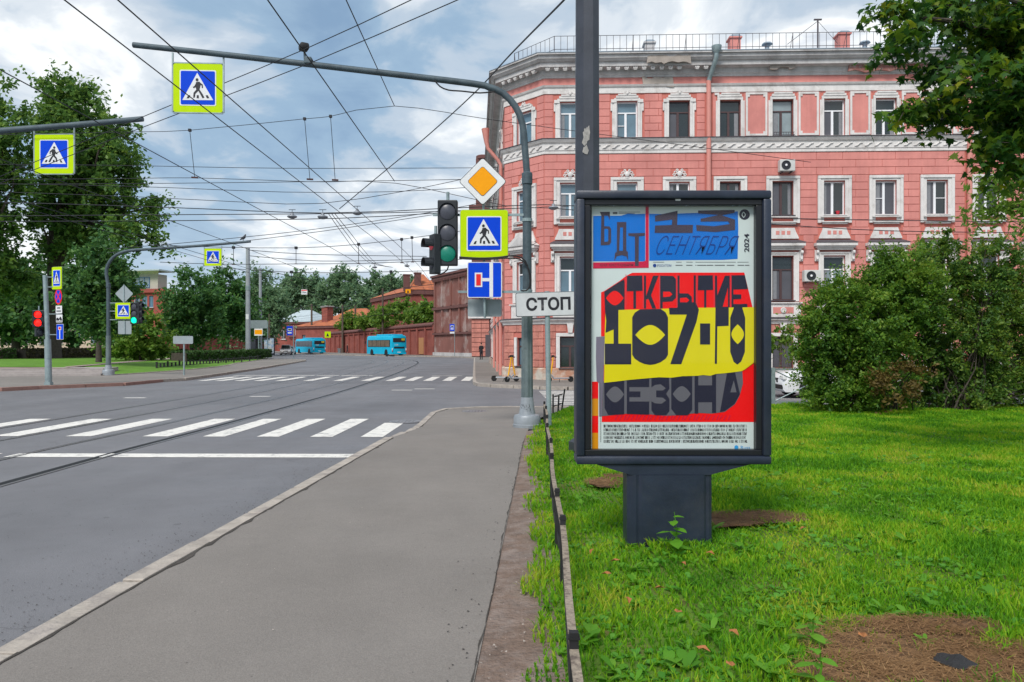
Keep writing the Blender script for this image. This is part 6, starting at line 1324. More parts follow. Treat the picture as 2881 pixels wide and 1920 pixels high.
# air conditioners
def aircon(u, v, w, h, label, d=.32):
    x = sf(u); p = house.matrix_basis @ Vector((x, -.08, zf(v))); root = tag(empty('air_conditioner', p, FA), label, 'air conditioner', 'air conditioner units on the facade')
    MB().box((0, -d / 2 - .03, 0), (w, d, h), 0, .02).build('case', mat('aircon_case', (.52, .53, .52), .5, 0, .08, 3), root)
    MB().lathe([(h * .40, 0), (h * .40, -.02), (h * .34, -.02), (h * .34, -.005), (.001, -.005)], (-w * .10, -d - .03, 0), 24, 'Y').build('fan_grille', M_house, root); MB().lathe([(h * .1, 0), (h * .1, -.03), (.001, -.035)], (-w * .10, -d - .036, 0), 12, 'Y').build('hub', M_pvc, root)
    for s in (-.3, .3): MB().box((s * w, -d / 2 + .02, -h / 2 - .03), (.04, d + .1, .04)).build('bracket', M_dark, root)
aircon(2207, 474, .66, .50, 'grey air conditioner high on the facade above a third-floor window'); aircon(2277, 780, .72, .50, 'white air conditioner beside a second-floor window near the bush')
# ================================================================ brick buildings down the street
def brick_mat(name, c1, c2, wear=None, amt=.3, scale=.35):
    return mat(name, c1, .95, 0, .16, scale * 3, .4, 12, col2=wear or c2, c2amt=amt, coords='World')
M_br = brick_mat('red_brick', (.27, .080, .062), (.21, .058, .047), None, .48); M_br_d = brick_mat('dark_brick', (.135, .060, .055), (.10, .045, .042)); M_br_w = brick_mat('worn_brick', (.215, .090, .075), None, (.36, .28, .26), .42, .18); M_tile = mat('tile_roof', (.42, .13, .055), .9, 0, .25, 1.2, coords='World', col2=(.30, .10, .05), c2amt=.5); M_zinc = mat('zinc_roof', (.45, .52, .55), .5, .3, .1, 1)
# long wall with panels
wl = tag(empty('brick_wall', (0, 0, 0)), 'long dark red brick wall divided by pilasters behind the buses', 'wall')
WA, WB = Vector((P(1222, 0, 113).x, 113, 0)), Vector((P(770, 0, 205).x, 205, 0)); wt = (WB - WA); WLEN = wt.length; wt.normalize(); wn = Vector((wt.y, -wt.x, 0)) * 1.0
if wn.y > 0: wn = -wn
wz = lambda t: P(0, 907 + (950 - 907) * t, 113 + (205 - 113) * t).z * 1.0
def wz(s): t = s / WLEN; Y = 113 + 92 * t; u = CX + F * (WA.x + (WB.x - WA.x) * t) / Y; v = 907 + (1222 - u) / 452 * 42.5; return H + (HZ - v) / F * Y
wang = math.atan2(wt.y, wt.x); N_ = 34; wm = MB(); rows = []
for k in range(N_ + 1):
    s = WLEN * k / N_; p = WA + wt * s; zt = wz(s); rows.append([(p.x, p.y, 0), (p.x, p.y, zt)])
wm.add([q for r in rows for q in r], [(2 * k, 2 * k + 1, 2 * k + 3, 2 * k + 2) for k in range(N_)]); bk = [((q[0] - wn.x * .5), q[1] - wn.y * .5, q[2]) for r in rows for q in r]; wm.add(bk, [(2 * k, 2 * k + 2, 2 * k + 3, 2 * k + 1) for k in range(N_)]); wm.build('masonry', M_br, wl)
for k in range(N_ + 1):
    s = WLEN * (k / N_); p = WA + wt * s + wn * .12; zt = wz(s); MB().box((p.x, p.y, (zt - .5) / 2), (.55, .26, zt - .5), wang).build('pilaster', M_br, wl)
    if k < N_:
        s2 = WLEN * ((k + .5) / N_); p = WA + wt * s2 + wn * .10; zt = wz(s2); a = (WLEN / N_) ; f1 = WA + wt * (s + .3) + wn * .2; f2 = WA + wt * (s + a - .3) + wn * .2
        hd = MB(); hd.prism([(f1.x, f1.y, wz(s + .3) - .95), (f2.x, f2.y, wz(s + a - .3) - .95), (f2.x, f2.y, wz(s + a - .3) - .5), (f1.x, f1.y, wz(s + .3) - .5)], -wn * .2); hd.build('panel_head', M_br, wl)
        c1, c2 = WA + wt * s + wn * .42, WA + wt * (s + a) + wn * .42; cp = MB(); cp.prism([(c1.x, c1.y, wz(s) - .5), (c2.x, c2.y, wz(s + a) - .5), (c2.x, c2.y, wz(s + a) - .28), (c1.x, c1.y, wz(s) - .28)], -wn * 1.0)
        cp.prism([(c1.x, c1.y, wz(s) - .28), (c2.x, c2.y, wz(s + a) - .28), ((c2 - wn * .5).x, (c2 - wn * .5).y, wz(s + a) + .02), ((c1 - wn * .5).x, (c1 - wn * .5).y, wz(s) + .02)], -wn * .06); cp.build('coping', M_br_d, wl)
pn = WA + wt * (WLEN * 1.55 / N_) + wn * .06; MB().box((pn.x, pn.y, 1.55), (1.9, .06, 2.6), wang).build('plywood_hatch', mat('plywood', (.42, .20, .09), .8), wl)
# tall worn brick building
def facade_box(name, label, A_, B_, z, m, depth, windows=(), bands=(), roofm=None, roof_h=0, over=.4, win_mat=None, group=None, panels=(), away=None):
    A_, B_ = Vector((A_[0], A_[1], 0)), Vector((B_[0], B_[1], 0)); t = (B_ - A_); L_ = t.length; t.normalize(); ang = math.atan2(t.y, t.x); root = tag(empty(name, A_, ang), label, 'building', group)
    hs = [(x - w / 2, x + w / 2, a, b) for x, a, b, w in windows]; wall_with_holes(0, L_, -.2, z, hs, .25).build('wall', m, root)
    mb = MB(); mb.add([(0, .3, -.2), (L_, .3, -.2), (L_, depth, -.2), (0, depth, -.2), (0, .3, z), (L_, .3, z), (L_, depth, z), (0, depth, z), (0, 0, -.2), (0, 0, z), (L_, 0, -.2), (L_, 0, z)], [(4, 5, 6, 7), (8, 3, 7, 9), (10, 11, 6, 2), (2, 3, 7, 6), (0, 1, 5, 4)]); mb.build('side_walls', m, root)
    for x, a, b, w in windows:
        f = MB(); t_ = .09
        for q in ((x - w / 2, x - w / 2 + t_, a, b), (x + w / 2 - t_, x + w / 2, a, b), (x - t_ / 2, x + t_ / 2, a, b), (x - w / 2, x + w / 2, a, a + t_), (x - w / 2, x + w / 2, b - t_, b)): box_c(f, *q, .12, .18)
        wo = f.build('window', win_mat or M_brownf, root); MB().box((x, .20, (a + b) / 2), (w - .1, .02, b - a - .1)).build('pane', GL[0 if random.random() < .7 else 1], wo)
        MB().box((x, -.04, a - .08), (w + .3, .3, .14)).build('sill', M_stucco_g, wo)
    for a, b, d, bm_ in bands: MB().box((L_ / 2, -d / 2, (a + b) / 2), (L_ + d * 2, d, b - a)).build('string_course', bm_ or m, root)
    for a, b, x0, x1, d in panels: MB().box(((x0 + x1) / 2, -d / 2, (a + b) / 2), (x1 - x0, d, b - a)).build('lesene', m, root)
    if roofm:
        r = MB(); e = over; r.add([(-e, -e, z), (L_ + e, -e, z), (L_ + e, depth + e, z), (-e, depth + e, z), (min(depth / 2, L_ * .35), depth / 2, z + roof_h), (L_ - min(depth / 2, L_ * .35), depth / 2, z + roof_h)], [(0, 1, 5, 4), (1, 2, 5), (2, 3, 4, 5), (3, 0, 4), (0, 3, 2, 1)]); r.build('roof', roofm, root)
    return root
tb = facade_box('brick_building', 'tall weathered brick building at the end of the long wall', P(1222, 0, 112)[:2], P(1334, 0, 99)[:2], 12.1, M_br_w, 12, (), ((11.4, 11.8, .35, M_br_d), (11.8, 12.1, .5, M_br_d), (6.9, 7.3, .3, M_br_d), (3.2, 3.5, .25, M_br_d), (0, .6, .2, M_stucco_g)), None,
     panels=[(7.4, 11.3, x, x + .5, .2) for x in (.2, 3.2, 6.4, 9.6, 12)] + [(3.6, 6.8, x, x + .5, .2) for x in (.2, 3.2, 6.4, 9.6, 12)])
for k in range(26): MB().box((.3 + k * .55, -.3, 11.25), (.22, .24, .3)).build('dentil', M_br_d, tb)
bs = tag(empty('bus_stop_sign', P(1272, 922, 100)), 'blue bus stop sign hanging before the tall worn brick building', 'road sign', 'bus stop signs'); flat(bs, 'board', rrect(.62, .95, .04), M_blue, 0, .03); flat(bs, 'panel', [(-.2, .0), (.2, .0), (.2, .28), (-.2, .28)], M_white, -.004); flat(bs, 'pictogram', [(-.15, .05), (.15, .05), (.15, .2), (-.15, .2)], M_signblack, -.008); flat(bs, 'lower_panel', [(-.2, -.26), (.2, -.26), (.2, -.12), (-.2, -.12)], M_white, -.004); flat(bs, 'name_plate', [(-.3, -.82), (.3, -.82), (.3, -.58), (-.3, -.58)], M_white, 0, .03); MB().tube([(.34, .04, .5), (.34, .04, -3.9)], .04, 8).build('post', M_galv, bs)
# house beyond the pink one: rusticated ground floor, brown fire wall and chimney
hb = facade_box('street_house', 'house with brown fire wall and chimney beyond the pink corner house', P(1327, 0, 98)[:2], P(1440, 0, 97)[:2], 20.2, M_br_d, 20, [(3.0, 1.0, 3.2, 1.0), (1.5, 6.6, 9.2, 1.0), (3.3, 6.6, 9.2, 1.0)], ((5.2, 5.5, .4, M_stucco), (19.6, 20.2, .3, M_br_d)))
k = 0
for z in np.arange(.2, 5.0, .62):
    for x0, x1 in ((0.03, 1.3), (1.34, 2.38), (3.62, 4.6)): MB().box(((x0 + x1) / 2, -.06, z + .29), (x1 - x0, .12, .55)).build('block', M_pink_lo, hb)
MB().box((1.0, 2.5, 23.5), (1.7, 1.5, 6.6)).build('chimney', M_br_d, hb); MB().lathe([(.9, 26.7), (1.0, 26.8), (1.0, 27.2), (.9, 27.3)], (1.0, 2.5, 0), 12).build('chimney_cap', M_br_d, hb)
MB().box((2.4, -.14, 1.6), (1.0, .1, 2.9)).build('door', M_dark, hb)
# factory houses behind the wall
fb = facade_box('brick_house', 'two-storey red brick house with orange hipped roof behind the wall', P(1046, 0, 165)[:2], P(1160, 0, 140)[:2], 12.0, M_br, 14, [(4 + k * 2.2, 4.2, 6.8, .9) for k in range(4)] + [(14 + k * 1.9, 8.4, 10.2, .9) for k in range(4)], ((11.2, 12.0, .3, M_br_d), (7.4, 7.7, .2, M_br)), M_tile, 3.0)
fc = facade_box('brick_house', 'red brick wing facing the street beside the tall brick building', P(1160, 0, 140)[:2], P(1226, 0, 141)[:2], 12.2, M_br, 14, [(1.6, 6.2, 8.6, 1.3), (4.0, 6.2, 8.6, .8)], ((11.3, 12.2, .3, M_br_d),), M_tile, 3.6)
for x, h in ((-.9, 15.0), (1.2, 15.4)): MB().box((x, 2, h - 1.5), (1.2, 1.2, 3.0)).build('chimney', M_br_d, fc); MB().box((x, 2, h + .1), (1.4, 1.4, .25)).build('chimney_cap', M_br_d, fc)
fd = facade_box('brick_shed', 'low red brick shed with bright orange roof', P(905, 0, 175)[:2], P(1046, 0, 172)[:2], 7.0, M_br, 14, (), ((6.5, 7.0, .3, M_br_d),), M_tile, 3.6)
fe = facade_box('brick_shed', 'low brown brick shed with a rusty lean-to roof', P(832, 0, 168)[:2], P(962, 0, 158)[:2], 5.9, M_br_w if False else M_br, 8, [(3, 2, 4, 1.2)], ((5.4, 5.9, .3, M_br_d),), M_tile, 1.6)
MB().box((7.5, 3, 8.5), (2.0, 1.6, 3.4)).build('chimney', M_br, fe); MB().box((7.5, 3, 10.3), (2.4, 2.0, .3)).build('chimney_cap', M_stucco_g, fe)
ff = facade_box('brick_house', 'small brick house with pale zinc roof left of the sheds', P(778, 0, 190)[:2], P(878, 0, 186)[:2], 7.6, M_br, 10, [(2.2, 3.2, 5.8, 1.3), (6.4, 3.2, 5.8, 1.3)], ((7.1, 7.6, .3, M_br_d),), M_zinc, 3.2, win_mat=M_pvc)
# red house with loft at the left
rh = facade_box('corner_tower_house', 'red house with pale glazed loft storey behind the left trees', P(330, 0, 140)[:2], P(459, 0, 138)[:2], 12.2, brick_mat('red_render', (.30, .070, .058), (.25, .058, .05)), 3.2, [(4.4, 8.8, 10.9, .9), (5.9, 8.8, 10.9, 1.1), (7.3, 8.8, 10.9, .9), (2.0, 8.8, 10.9, 1.1), (6.0, 4.2, 6.4, 1.2)], ((11.5, 12.2, .45, None), (7.4, 7.7, .2, None)), win_mat=mat('blue_frame', (.10, .22, .40), .5))
lo_ = MB(); box_c(lo_, .3, 8.4, 12.2, 15.0, .4, 3.0); lw = lo_.build('loft', mat('loft_render', (.42, .40, .35), .9, 0, .06, 1), rh); fr_ = MB()
for q in ((3.3, 6.7, 12.5, 12.6), (3.3, 6.7, 14.4, 14.5), (3.3, 3.4, 12.6, 14.4), (6.6, 6.7, 12.6, 14.4), (4.4, 4.48, 12.6, 14.4), (5.5, 5.58, 12.6, 14.4), (3.4, 6.6, 13.05, 13.12)): box_c(fr_, *q, .24, .4)
fr_.build('loft_window_frame', mat('blue_frame', (.10, .22, .40)), lw); MB().box((5.0, .37, 13.5), (3.2, .04, 1.85)).build('pane', GL[2], lw); MB().prism([(-1.0, -1.0, 15.5), (9.6, -1.0, 15.5), (8.6, .35, 15.0), (.2, .35, 15.0)], (0, 0, .02)).build('soffit', M_stucco, rh); MB().box((4.4, 1.2, 15.65), (10.8, 4.6, .25)).build('roof', M_zinc, rh)
# pale buildings and stalls glimpsed under the left trees
facade_box('pale_house', 'long pale house front glimpsed under the left trees', P(-120, 0, 150)[:2], P(330, 0, 152)[:2], 9, mat('pale_render', (.55, .42, .36), .9, 0, .1, .6), 10, [(3 + k * 3.4, 2, 4.6, 1.3) for k in range(9)], ((8.5, 9, .3, M_stucco),))
facade_box('red_arcade', 'long low red brick front behind the square trees', P(470, 0, 170)[:2], P(770, 0, 206)[:2], 4.4, M_br, 6, (), ((3.9, 4.4, .3, M_stucco_g),), panels=[(0, 3.9, 1 + k * 2.6, 1.6 + k * 2.6, .25) for k in range(17)])
# small signs on the factory side
for (u, v, Y, s, m, lab) in ((922, 942, 140, 1.15, M_fluo, 'yellow school children sign on the brick wall'), (1148, 820, 138, .95, M_amber, 'small yellow sign on the brick house eave')):
    o = tag(empty('warning_sign', P(u, v, Y)), lab, 'road sign'); flat(o, 'board', rrect(s, s if m is M_fluo else s * .8, .05), m, 0, .03); mb = MB(); mb.prism([(-.25 * s, -.004, -.3 * s), (.25 * s, -.004, -.3 * s), (.08 * s, -.004, .05 * s), (-.02 * s, -.004, .28 * s)], (0, .003, 0)); mb.build('pictogram', M_signblack, o); MB().tube([(0, .04, -s / 2), (0, .5, -s / 2 - .6)], .03, 6).build('bracket', M_galv, o)
o = tag(empty('warning_sign', P(856, 822, 110)), 'small white and red sign hung on the overhead wires', 'road sign'); flat(o, 'board', rrect(.9, .75, .05), M_white, 0, .03); flat(o, 'header', [(-.4, .16), (.4, .16), (.4, .3), (-.4, .3)], M_red, -.004); flat(o, 'lower_print', [(-.3, -.18), (.3, -.18), (.3, -.02), (-.3, -.02)], M_signback, -.004)
for s in (-.3, .3): MB().tube([(s, .015, .36), (s, .015, 1.1)], .012, 4).build('hanger', M_galv, o)
# ================================================================ vehicles
M_busblue = mat('bus_paint', (.004, .40, .62), .4, 0, .05, 1.5, spec=.25); M_glassv = glass_mat('vehicle_glass', (.02, .025, .03)); M_glassb = glass_mat('bus_side_glass', (.16, .13, .10), .15); M_tyre = mat('tyre', (.015, .015, .016), .9); M_rim = mat('rim', (.35, .36, .37), .4, .6); M_lamp_r = mat('tail_lamp', (.5, .02, .02), .3); M_lamp_w = mat('head_lamp', (.7, .72, .72), .2)
M_led = mat('route_display', (.85, .62, .02), .4)
def wheel(root, loc, r, w):
    o = MB().lathe([(r * .72, -w / 2), (r * .95, -w / 2), (r, -w * .35), (r, w * .35), (r * .95, w / 2), (r * .72, w / 2)], (0, 0, 0), 20, 'X').build('wheel', M_tyre, root, loc, smooth=True)
    MB().lathe([(r * .70, -w * .42), (r * .30, -w * .36), (r * .28, w * .36), (r * .70, w * .42)], (0, 0, 0), 16, 'X').build('rim', M_rim, o)
def bus(loc, yaw, label, h=3.15, glass=None, number='104'):
    root = tag(empty('city_bus', loc, yaw), label, 'bus', 'light blue city buses'); w, l = 2.5, 9.4; z0 = .32
    sec = [(-w / 2, z0), (w / 2, z0), (w / 2, h * .62), (w / 2 - .06, h - .42), (w / 2 - .14, h - .26), (w / 2 - .34, h - .18), (-w / 2 + .34, h - .18), (-w / 2 + .14, h - .26), (-w / 2 + .06, h - .42), (-w / 2, h * .62)]
    st = [(0, .90, .10), (.06, .97, .03), (.22, 1.0, 0), (l - .5, 1.0, 0), (l - .15, .97, .04), (l, .86, .14)]; vs = []
    zc = (z0 + h) / 2
    for y, k, dz in st: vs += [(x * k, y, zc + (z - zc) * (1 - dz * .5)) for x, z in sec]
    n = len(sec); fs = [(i * n + j, i * n + (j + 1) % n, (i + 1) * n + (j + 1) % n, (i + 1) * n + j) for i in range(len(st) - 1) for j in range(n)] + [tuple(range(n)), tuple(range((len(st) - 1) * n, len(st) * n))]
    MB().add(vs, fs).build('body', M_busblue, root, smooth=True)
    MB().box((0, 4.0, h - .10), (1.8, 4.6, .24), 0, .1).build('roof_unit', M_busblue, root); MB().box((0, 1.2, h - .08), (1.9, 1.1, .18), 0, .08).build('roof_hatch', M_busblue, root)
    for s in (-1, 1):
        gl = MB(); gl.box((s * (w / 2 + .005), 4.6, 1.92), (.03, 8.2, 1.05)); sg = gl.build('side_glazing', M_glassv, root)
        for k in range(5): MB().box((s * (w / 2 + .022), 1.45 + k * 1.6, 1.92), (.02, 1.46, .92)).build('side_window', glass or M_glassv, root)
        for y in (1.9, 7.2):
            wheel(root, (s * (w / 2 - .16), y, .46), .46, .28); MB().lathe([(.58, -.01), (.58, .01)], (s * (w / 2 + .004), y, .48), 20, 'X').build('wheel_arch', M_black, root)
        MB().box((s * (w / 2 - .14), -.03, 1.05), (.14, .06, .32), 0, .02).build('tail_lamp', M_lamp_w, root); MB().box((s * (w / 2 - .14), -.03, .78), (.14, .06, .16), 0, .02).build('tail_lamp', M_lamp_r, root)
        MB().box((s * (w / 2 + .2), l - .1, 2.1), (.16, .12, .42), 0, .04).build('mirror', M_black, root)
    MB().box((0, -.012, h - .88), (w * .80, .05, .62), 0, .03).build('rear_window', M_glassv, root); d = MB().box((.62, -.045, h - .78), (.5, .03, .26)).build('route_display', M_led, root)
    MB().box((0, -.02, 1.32), (1.7, .05, .24), 0, .02).build('grille', M_black, root); MB().box((0, -.02, .62), (.55, .03, .13)).build('number_plate', M_white, root); MB().box((0, 0, .40), (w * .9, .2, .2), 0, .05).build('bumper', M_busblue, root)
    link('fleet_number', fit_text(number, M_white, .55, .24), root, (-.45, -.055, 1.72)); link('route_number', fit_text('104', M_signblack, .36, .16), d, (.62, -.062, h - .78))
    MB().box((0, l - .02, 1.9), (w * .84, .08, 1.3), 0, .05).build('windscreen', M_glassv, root)
    return root
bus((P(1123, 0, 110).x, 110, 0), math.radians(34), 'light blue city bus, nearer of the two, rear towards the viewer', 3.30, M_glassb)
bus((P(899, 0, 136).x, 136, 0), math.radians(36), 'light blue city bus farther down the road beside a car', 3.05, None)
def car(loc, yaw, label, paint, l=4.3, w=1.75, h=1.5, suv=False):
    """nose towards local -y"""
    root = tag(empty('passenger_car', loc, yaw), label, 'car', 'passenger cars'); hb = h * .60; g = .2
    st = [(-l / 2, .80, g + .12, hb * .62), (-l / 2 + .10, .92, g, hb * .78), (-l / 2 + .35, .97, g, hb * .88), (-l / 2 + 1.15, 1.0, g, hb), (l / 2 - .6, 1.0, g, hb * 1.02), (l / 2 - .12, .95, g, hb * .98), (l / 2, .84, g + .1, hb * .80)]
    vs = []
    for y, k, za, zb in st: vs += [(-w / 2 * k * .94, y, za), (w / 2 * k * .94, y, za), (w / 2 * k, y, (za + zb) * .5), (w / 2 * k * .96, y, zb - .06), (w / 2 * k * .86, y, zb), (-w / 2 * k * .86, y, zb), (-w / 2 * k * .96, y, zb - .06), (-w / 2 * k, y, (za + zb) * .5)]
    n = 8; MB().add(vs, [(i * n + j, i * n + (j + 1) % n, (i + 1) * n + (j + 1) % n, (i + 1) * n + j) for i in range(len(st) - 1) for j in range(n)] + [tuple(range(n)), tuple(range((len(st) - 1) * n, len(st) * n))]).build('body', paint, root, smooth=True)
    ya, yb, yc, yd = -l / 2 + 1.1, -l / 2 + 1.85, l / 2 - (.75 if suv else 1.1), l / 2 - .25; a, b = w * .43, w * .36
    cb = MB(); cb.add([(-a, ya, hb - .02), (a, ya, hb - .02), (b, yb, h - .03), (-b, yb, h - .03), (-b, yc, h - .03), (b, yc, h - .03), (a, yd, hb), (-a, yd, hb), (-b * .9, yb + .1, h), (b * .9, yb + .1, h), (b * .9, yc - .1, h), (-b * .9, yc - .1, h)], [(0, 1, 2, 3), (4, 5, 6, 7), (1, 6, 5, 2), (0, 3, 4, 7), (2, 9, 8, 3), (4, 11, 10, 5), (8, 9, 10, 11), (2, 5, 10, 9), (3, 8, 11, 4)]); cb.build('cabin', paint, root, smooth=True)
    def inset(name, q, d):
        c = sum((Vector(p) for p in q), Vector()) / 4; MB().prism([Vector(p).lerp(c, .10) + Vector(d) * .012 for p in q], Vector(d) * .006).build(name, M_glassv, root)
    inset('windscreen', [(-a, ya, hb), (a, ya, hb), (b, yb, h - .03), (-b, yb, h - .03)], (0, -.8, .6)); inset('rear_window', [(-a, yd, hb), (a, yd, hb), (b, yc, h - .03), (-b, yc, h - .03)], (0, .8, .6))
    for s in (-1, 1):
        ym = (yb + yc) / 2
        inset('side_window', [(s * a, ya + .15, hb), (s * a, ym - .04, hb), (s * b, ym - .04, h - .05), (s * b, yb + .05, h - .05)], (s, 0, .2)); inset('side_window', [(s * a, ym + .04, hb), (s * a, yd - .2, hb), (s * b, yc - .05, h - .05), (s * b, ym + .04, h - .05)], (s, 0, .2))
        for y in (-l / 2 + .8, l / 2 - .8): wheel(root, (s * (w / 2 - .09), y, .32), .32, .2)
        MB().box((s * w * .36, -l / 2 + .06, hb * .70), (w * .2, .12, .14), 0, .03).build('headlight', M_lamp_w, root); MB().box((s * w * .40, l / 2 - .05, hb * .78), (w * .12, .08, .2), 0, .02).build('tail_lamp', M_lamp_r, root); MB().box((s * (w / 2 + .06), ya + .25, hb + .06), (.16, .1, .12), 0, .03).build('mirror', paint, root)
    MB().box((0, -l / 2 + .01, hb * .60), (w * .42, .05, .14), 0, .02).build('grille', M_black, root); MB().box((0, -l / 2 + .02, g + .16), (w * .8, .06, .14), 0, .02).build('bumper', M_black, root); MB().box((0, -l / 2 - .012, g + .30), (.5, .02, .11)).build('number_plate', M_white, root)
    return root
M_silver = mat('silver_paint', (.42, .40, .40), .3, .4, .05, 2, coat=.4); M_wpaint = mat('white_car_paint', (.68, .70, .72), .3, 0, .04, 2, coat=.4); M_dgrey = mat('dark_car_paint', (.05, .055, .065), .3, .2, .05, 2, coat=.5)
car((P(805, 0, 126).x, 126, 0), math.radians(14), 'silver car coming forward beside the farther bus', M_silver, 4.5, 1.85, 1.72, True)
car((P(817, 0, 134).x, 134, 0), math.radians(14), 'pale car half hidden behind the silver one', M_wpaint, 4.4, 1.8, 1.5)
car((10.65, 23.6, 0), math.radians(-90), 'white car parked behind the left end of the bush', M_wpaint, 4.6, 1.8, 1.55)
car((17.5, 24.0, 0), math.radians(-90), 'dark car parked behind the right bushes', M_dgrey, 4.4, 1.8, 1.5); car((17.2, 21.2, 0), math.radians(90), 'light grey car standing behind the taller bush', M_silver, 4.4, 1.8, 1.5)
# ================================================================ scooters
M_yel = mat('scooter_yellow', (.75, .36, .01), .4, 0, .06, 4); M_sgrey = mat('scooter_grey', (.32, .34, .37), .5, .2, .1, 4)
def scooter(loc, yaw, label, s=.95, steer=0.0):
    root = tag(empty('electric_scooter', loc, yaw), label, 'scooter', 'electric scooters parked at the house corner'); root.scale = (s, s, s)
    MB().box((0, .05, .17), (.17, .72, .06), 0, .02).build('deck', M_sgrey, root); MB().tube([(0, -.30, .18), (0, -.44, .34)], .035, 8).build('neck', M_sgrey, root)
    MB().tube([(0, -.47, .24), (0, -.40, .62), (0, -.36, .84)], .036, 10).build('stem', M_yel, root); MB().tube([(0, -.36, .84), (0, -.33, 1.10)], .03, 8).build('upper_stem', M_yel, root)
    MB().tube([(-.26, -.30, 1.10), (-.08, -.34, 1.12), (.08, -.34, 1.12), (.26, -.30, 1.10)], .018, 8).build('handlebar', M_black, root)
    for x in (-.24, .24): MB().tube([(x - .05, -.31, 1.10), (x + .05, -.31, 1.10)], .026, 8).build('grip', M_black, root)
    MB().box((0, -.34, 1.15), (.10, .12, .07), 0, .02).build('display', M_black, root)
    for y in (-.52, .50): wheel(root, (0, y, .125), .125, .07)
    for x in (-.06, .06): MB().tube([(x, -.52, .125), (x * .7, -.47, .30)], .014, 6).build('fork', M_sgrey, root)
    MB().prism([(-.05, .36, .26), (.05, .36, .26), (.05, .62, .22), (-.05, .62, .22)], (0, 0, .012)).build('fender', M_black, root); MB().tube([(-.10, .0, .14), (-.22, .05, 0)], .012, 6).build('kickstand', M_black, root)
scooter(G(1421, 1070.5, .115) + Vector((0, -.9, 0)), math.radians(78), 'yellow and grey scooter at the house corner, deck to the left'); scooter(G(1456, 1073, .115) + Vector((0, -.6, 0)), math.radians(-62), 'yellow and grey scooter half hidden by the near mast'); scooter(G(1574, 1074, .115) + Vector((0, -.5, 0)), math.radians(-72), 'yellow and grey scooter standing right of the stop sign post')
# ================================================================ people
def clothes(name, bands, hgt):
    m = bpy.data.materials.new(name); m.use_nodes = True; nt = m.node_tree; N, L = nt.nodes, nt.links; b = N['Principled BSDF']; b.inputs['Roughness'].default_value = .85
    tc = N.new('ShaderNodeTexCoord'); sp = N.new('ShaderNodeSeparateXYZ'); L.new(tc.outputs['Object'], sp.inputs[0]); dv = N.new('ShaderNodeMath'); dv.operation = 'DIVIDE'; dv.inputs[1].default_value = hgt; L.new(sp.outputs[2], dv.inputs[0])
    r = N.new('ShaderNodeValToRGB'); r.color_ramp.interpolation = 'CONSTANT'
    while len(r.color_ramp.elements) < len(bands): r.color_ramp.elements.new(.5)
    for e, (p, c) in zip(r.color_ramp.elements, bands): e.position = p; e.color = (*c, 1)
    L.new(dv.outputs[0], r.inputs[0]); L.new(r.outputs[0], b.inputs['Base Color']); return m
def person(loc, yaw, hgt, label, m, hair, arm=0.0, stride=0.0):
    root = tag(empty('person', loc, yaw), label, 'person', 'people on foot'); k = hgt / 1.75
    J = [((0, 0, .95), .125), ((0, 0, 1.15), .13), ((0, .01, 1.36), .15), ((0, .01, 1.47), .075), ((0, .0, 1.54), .055), ((0, -.01, 1.60), .075), ((0, -.012, 1.67), .085), ((0, -.005, 1.735), .05)]
    E = [(i, i + 1) for i in range(7)]
    for s in (-1, 1):
        b = len(J); st = stride * s
        J += [((s * .09, 0, .90), .095), ((s * .10, st * .12, .50), .062), ((s * .10, st * .26, .10), .042), ((s * .105, st * .26 - .02, .04), .042), ((s * .11, st * .26 - .15, .03), .032)]; E += [(0, b), (b, b + 1), (b + 1, b + 2), (b + 2, b + 3), (b + 3, b + 4)]
        b = len(J); f = arm if s < 0 else 0
        J += [((s * .18, .01, 1.42), .06), ((s * .235, .02 - f * .05, 1.16), .045), ((s * .225, -.06 - f * .22, .94 + f * .22), .034), ((s * .215, -.09 - f * .26, .84 + f * .30), .03)]; E += [(2, b), (b, b + 1), (b + 1, b + 2), (b + 2, b + 3)]
    me = bpy.data.meshes.new('body'); me.from_pydata([(x * k, y * k, z * k) for (x, y, z), r in J], E, []); me.materials.append(m); o = link('body', me, root); md_ = o.modifiers.new('skin', 'SKIN'); md_.use_smooth_shade = True; o.modifiers.new('sub', 'SUBSURF').levels = 2; o.modifiers['sub'].render_levels = 2
    for i, (q, r) in enumerate(J): o.data.skin_vertices[0].data[i].radius = (r * k * (1.32 if i > 7 or i < 3 else 1.1), r * k * (.95 if i in (1, 2) else 1.2)); o.data.skin_vertices[0].data[i].use_root = (i == 0)
    h = MB(); bm = bmesh.new(); bmesh.ops.create_icosphere(bm, subdivisions=2, radius=.098 * k); bm.verts.index_update(); h.add([(v.co.x * .95, v.co.y + .018 * k, v.co.z * .95 + 1.70 * k) for v in bm.verts], [[v.index for v in f.verts] for f in bm.faces]); bm.free(); h.build('hair', hair, root, smooth=True)
    f = MB(); f.box((0, -.098 * k, 1.655 * k), (.024 * k, .03 * k, .04 * k)); f.build('nose', mat('skin', (.55, .32, .24), .6), root)
    return root
skin = (.55, .32, .24)
person(G(1354, 1012.5, .115), math.radians(200), 1.76, 'person in black clothes with pale trouser stripe on the footway by the house', clothes('black_clothes', [(0, (.01, .01, .012)), (.05, (.016, .016, .022)), (.55, (.014, .014, .018)), (.86, skin)], 1.76), mat('dark_hair', (.015, .012, .01), .7), 1.0)
person((P(977, 0, 141).x, 141, .115), math.radians(90), 1.78, 'person in dark clothes walking along the brick wall', clothes('dark_clothes', [(0, (.01, .01, .01)), (.05, (.02, .022, .03)), (.54, (.022, .02, .028)), (.86, skin)], 1.78), mat('dark_hair', (.015, .012, .01), .7), .3, .8)
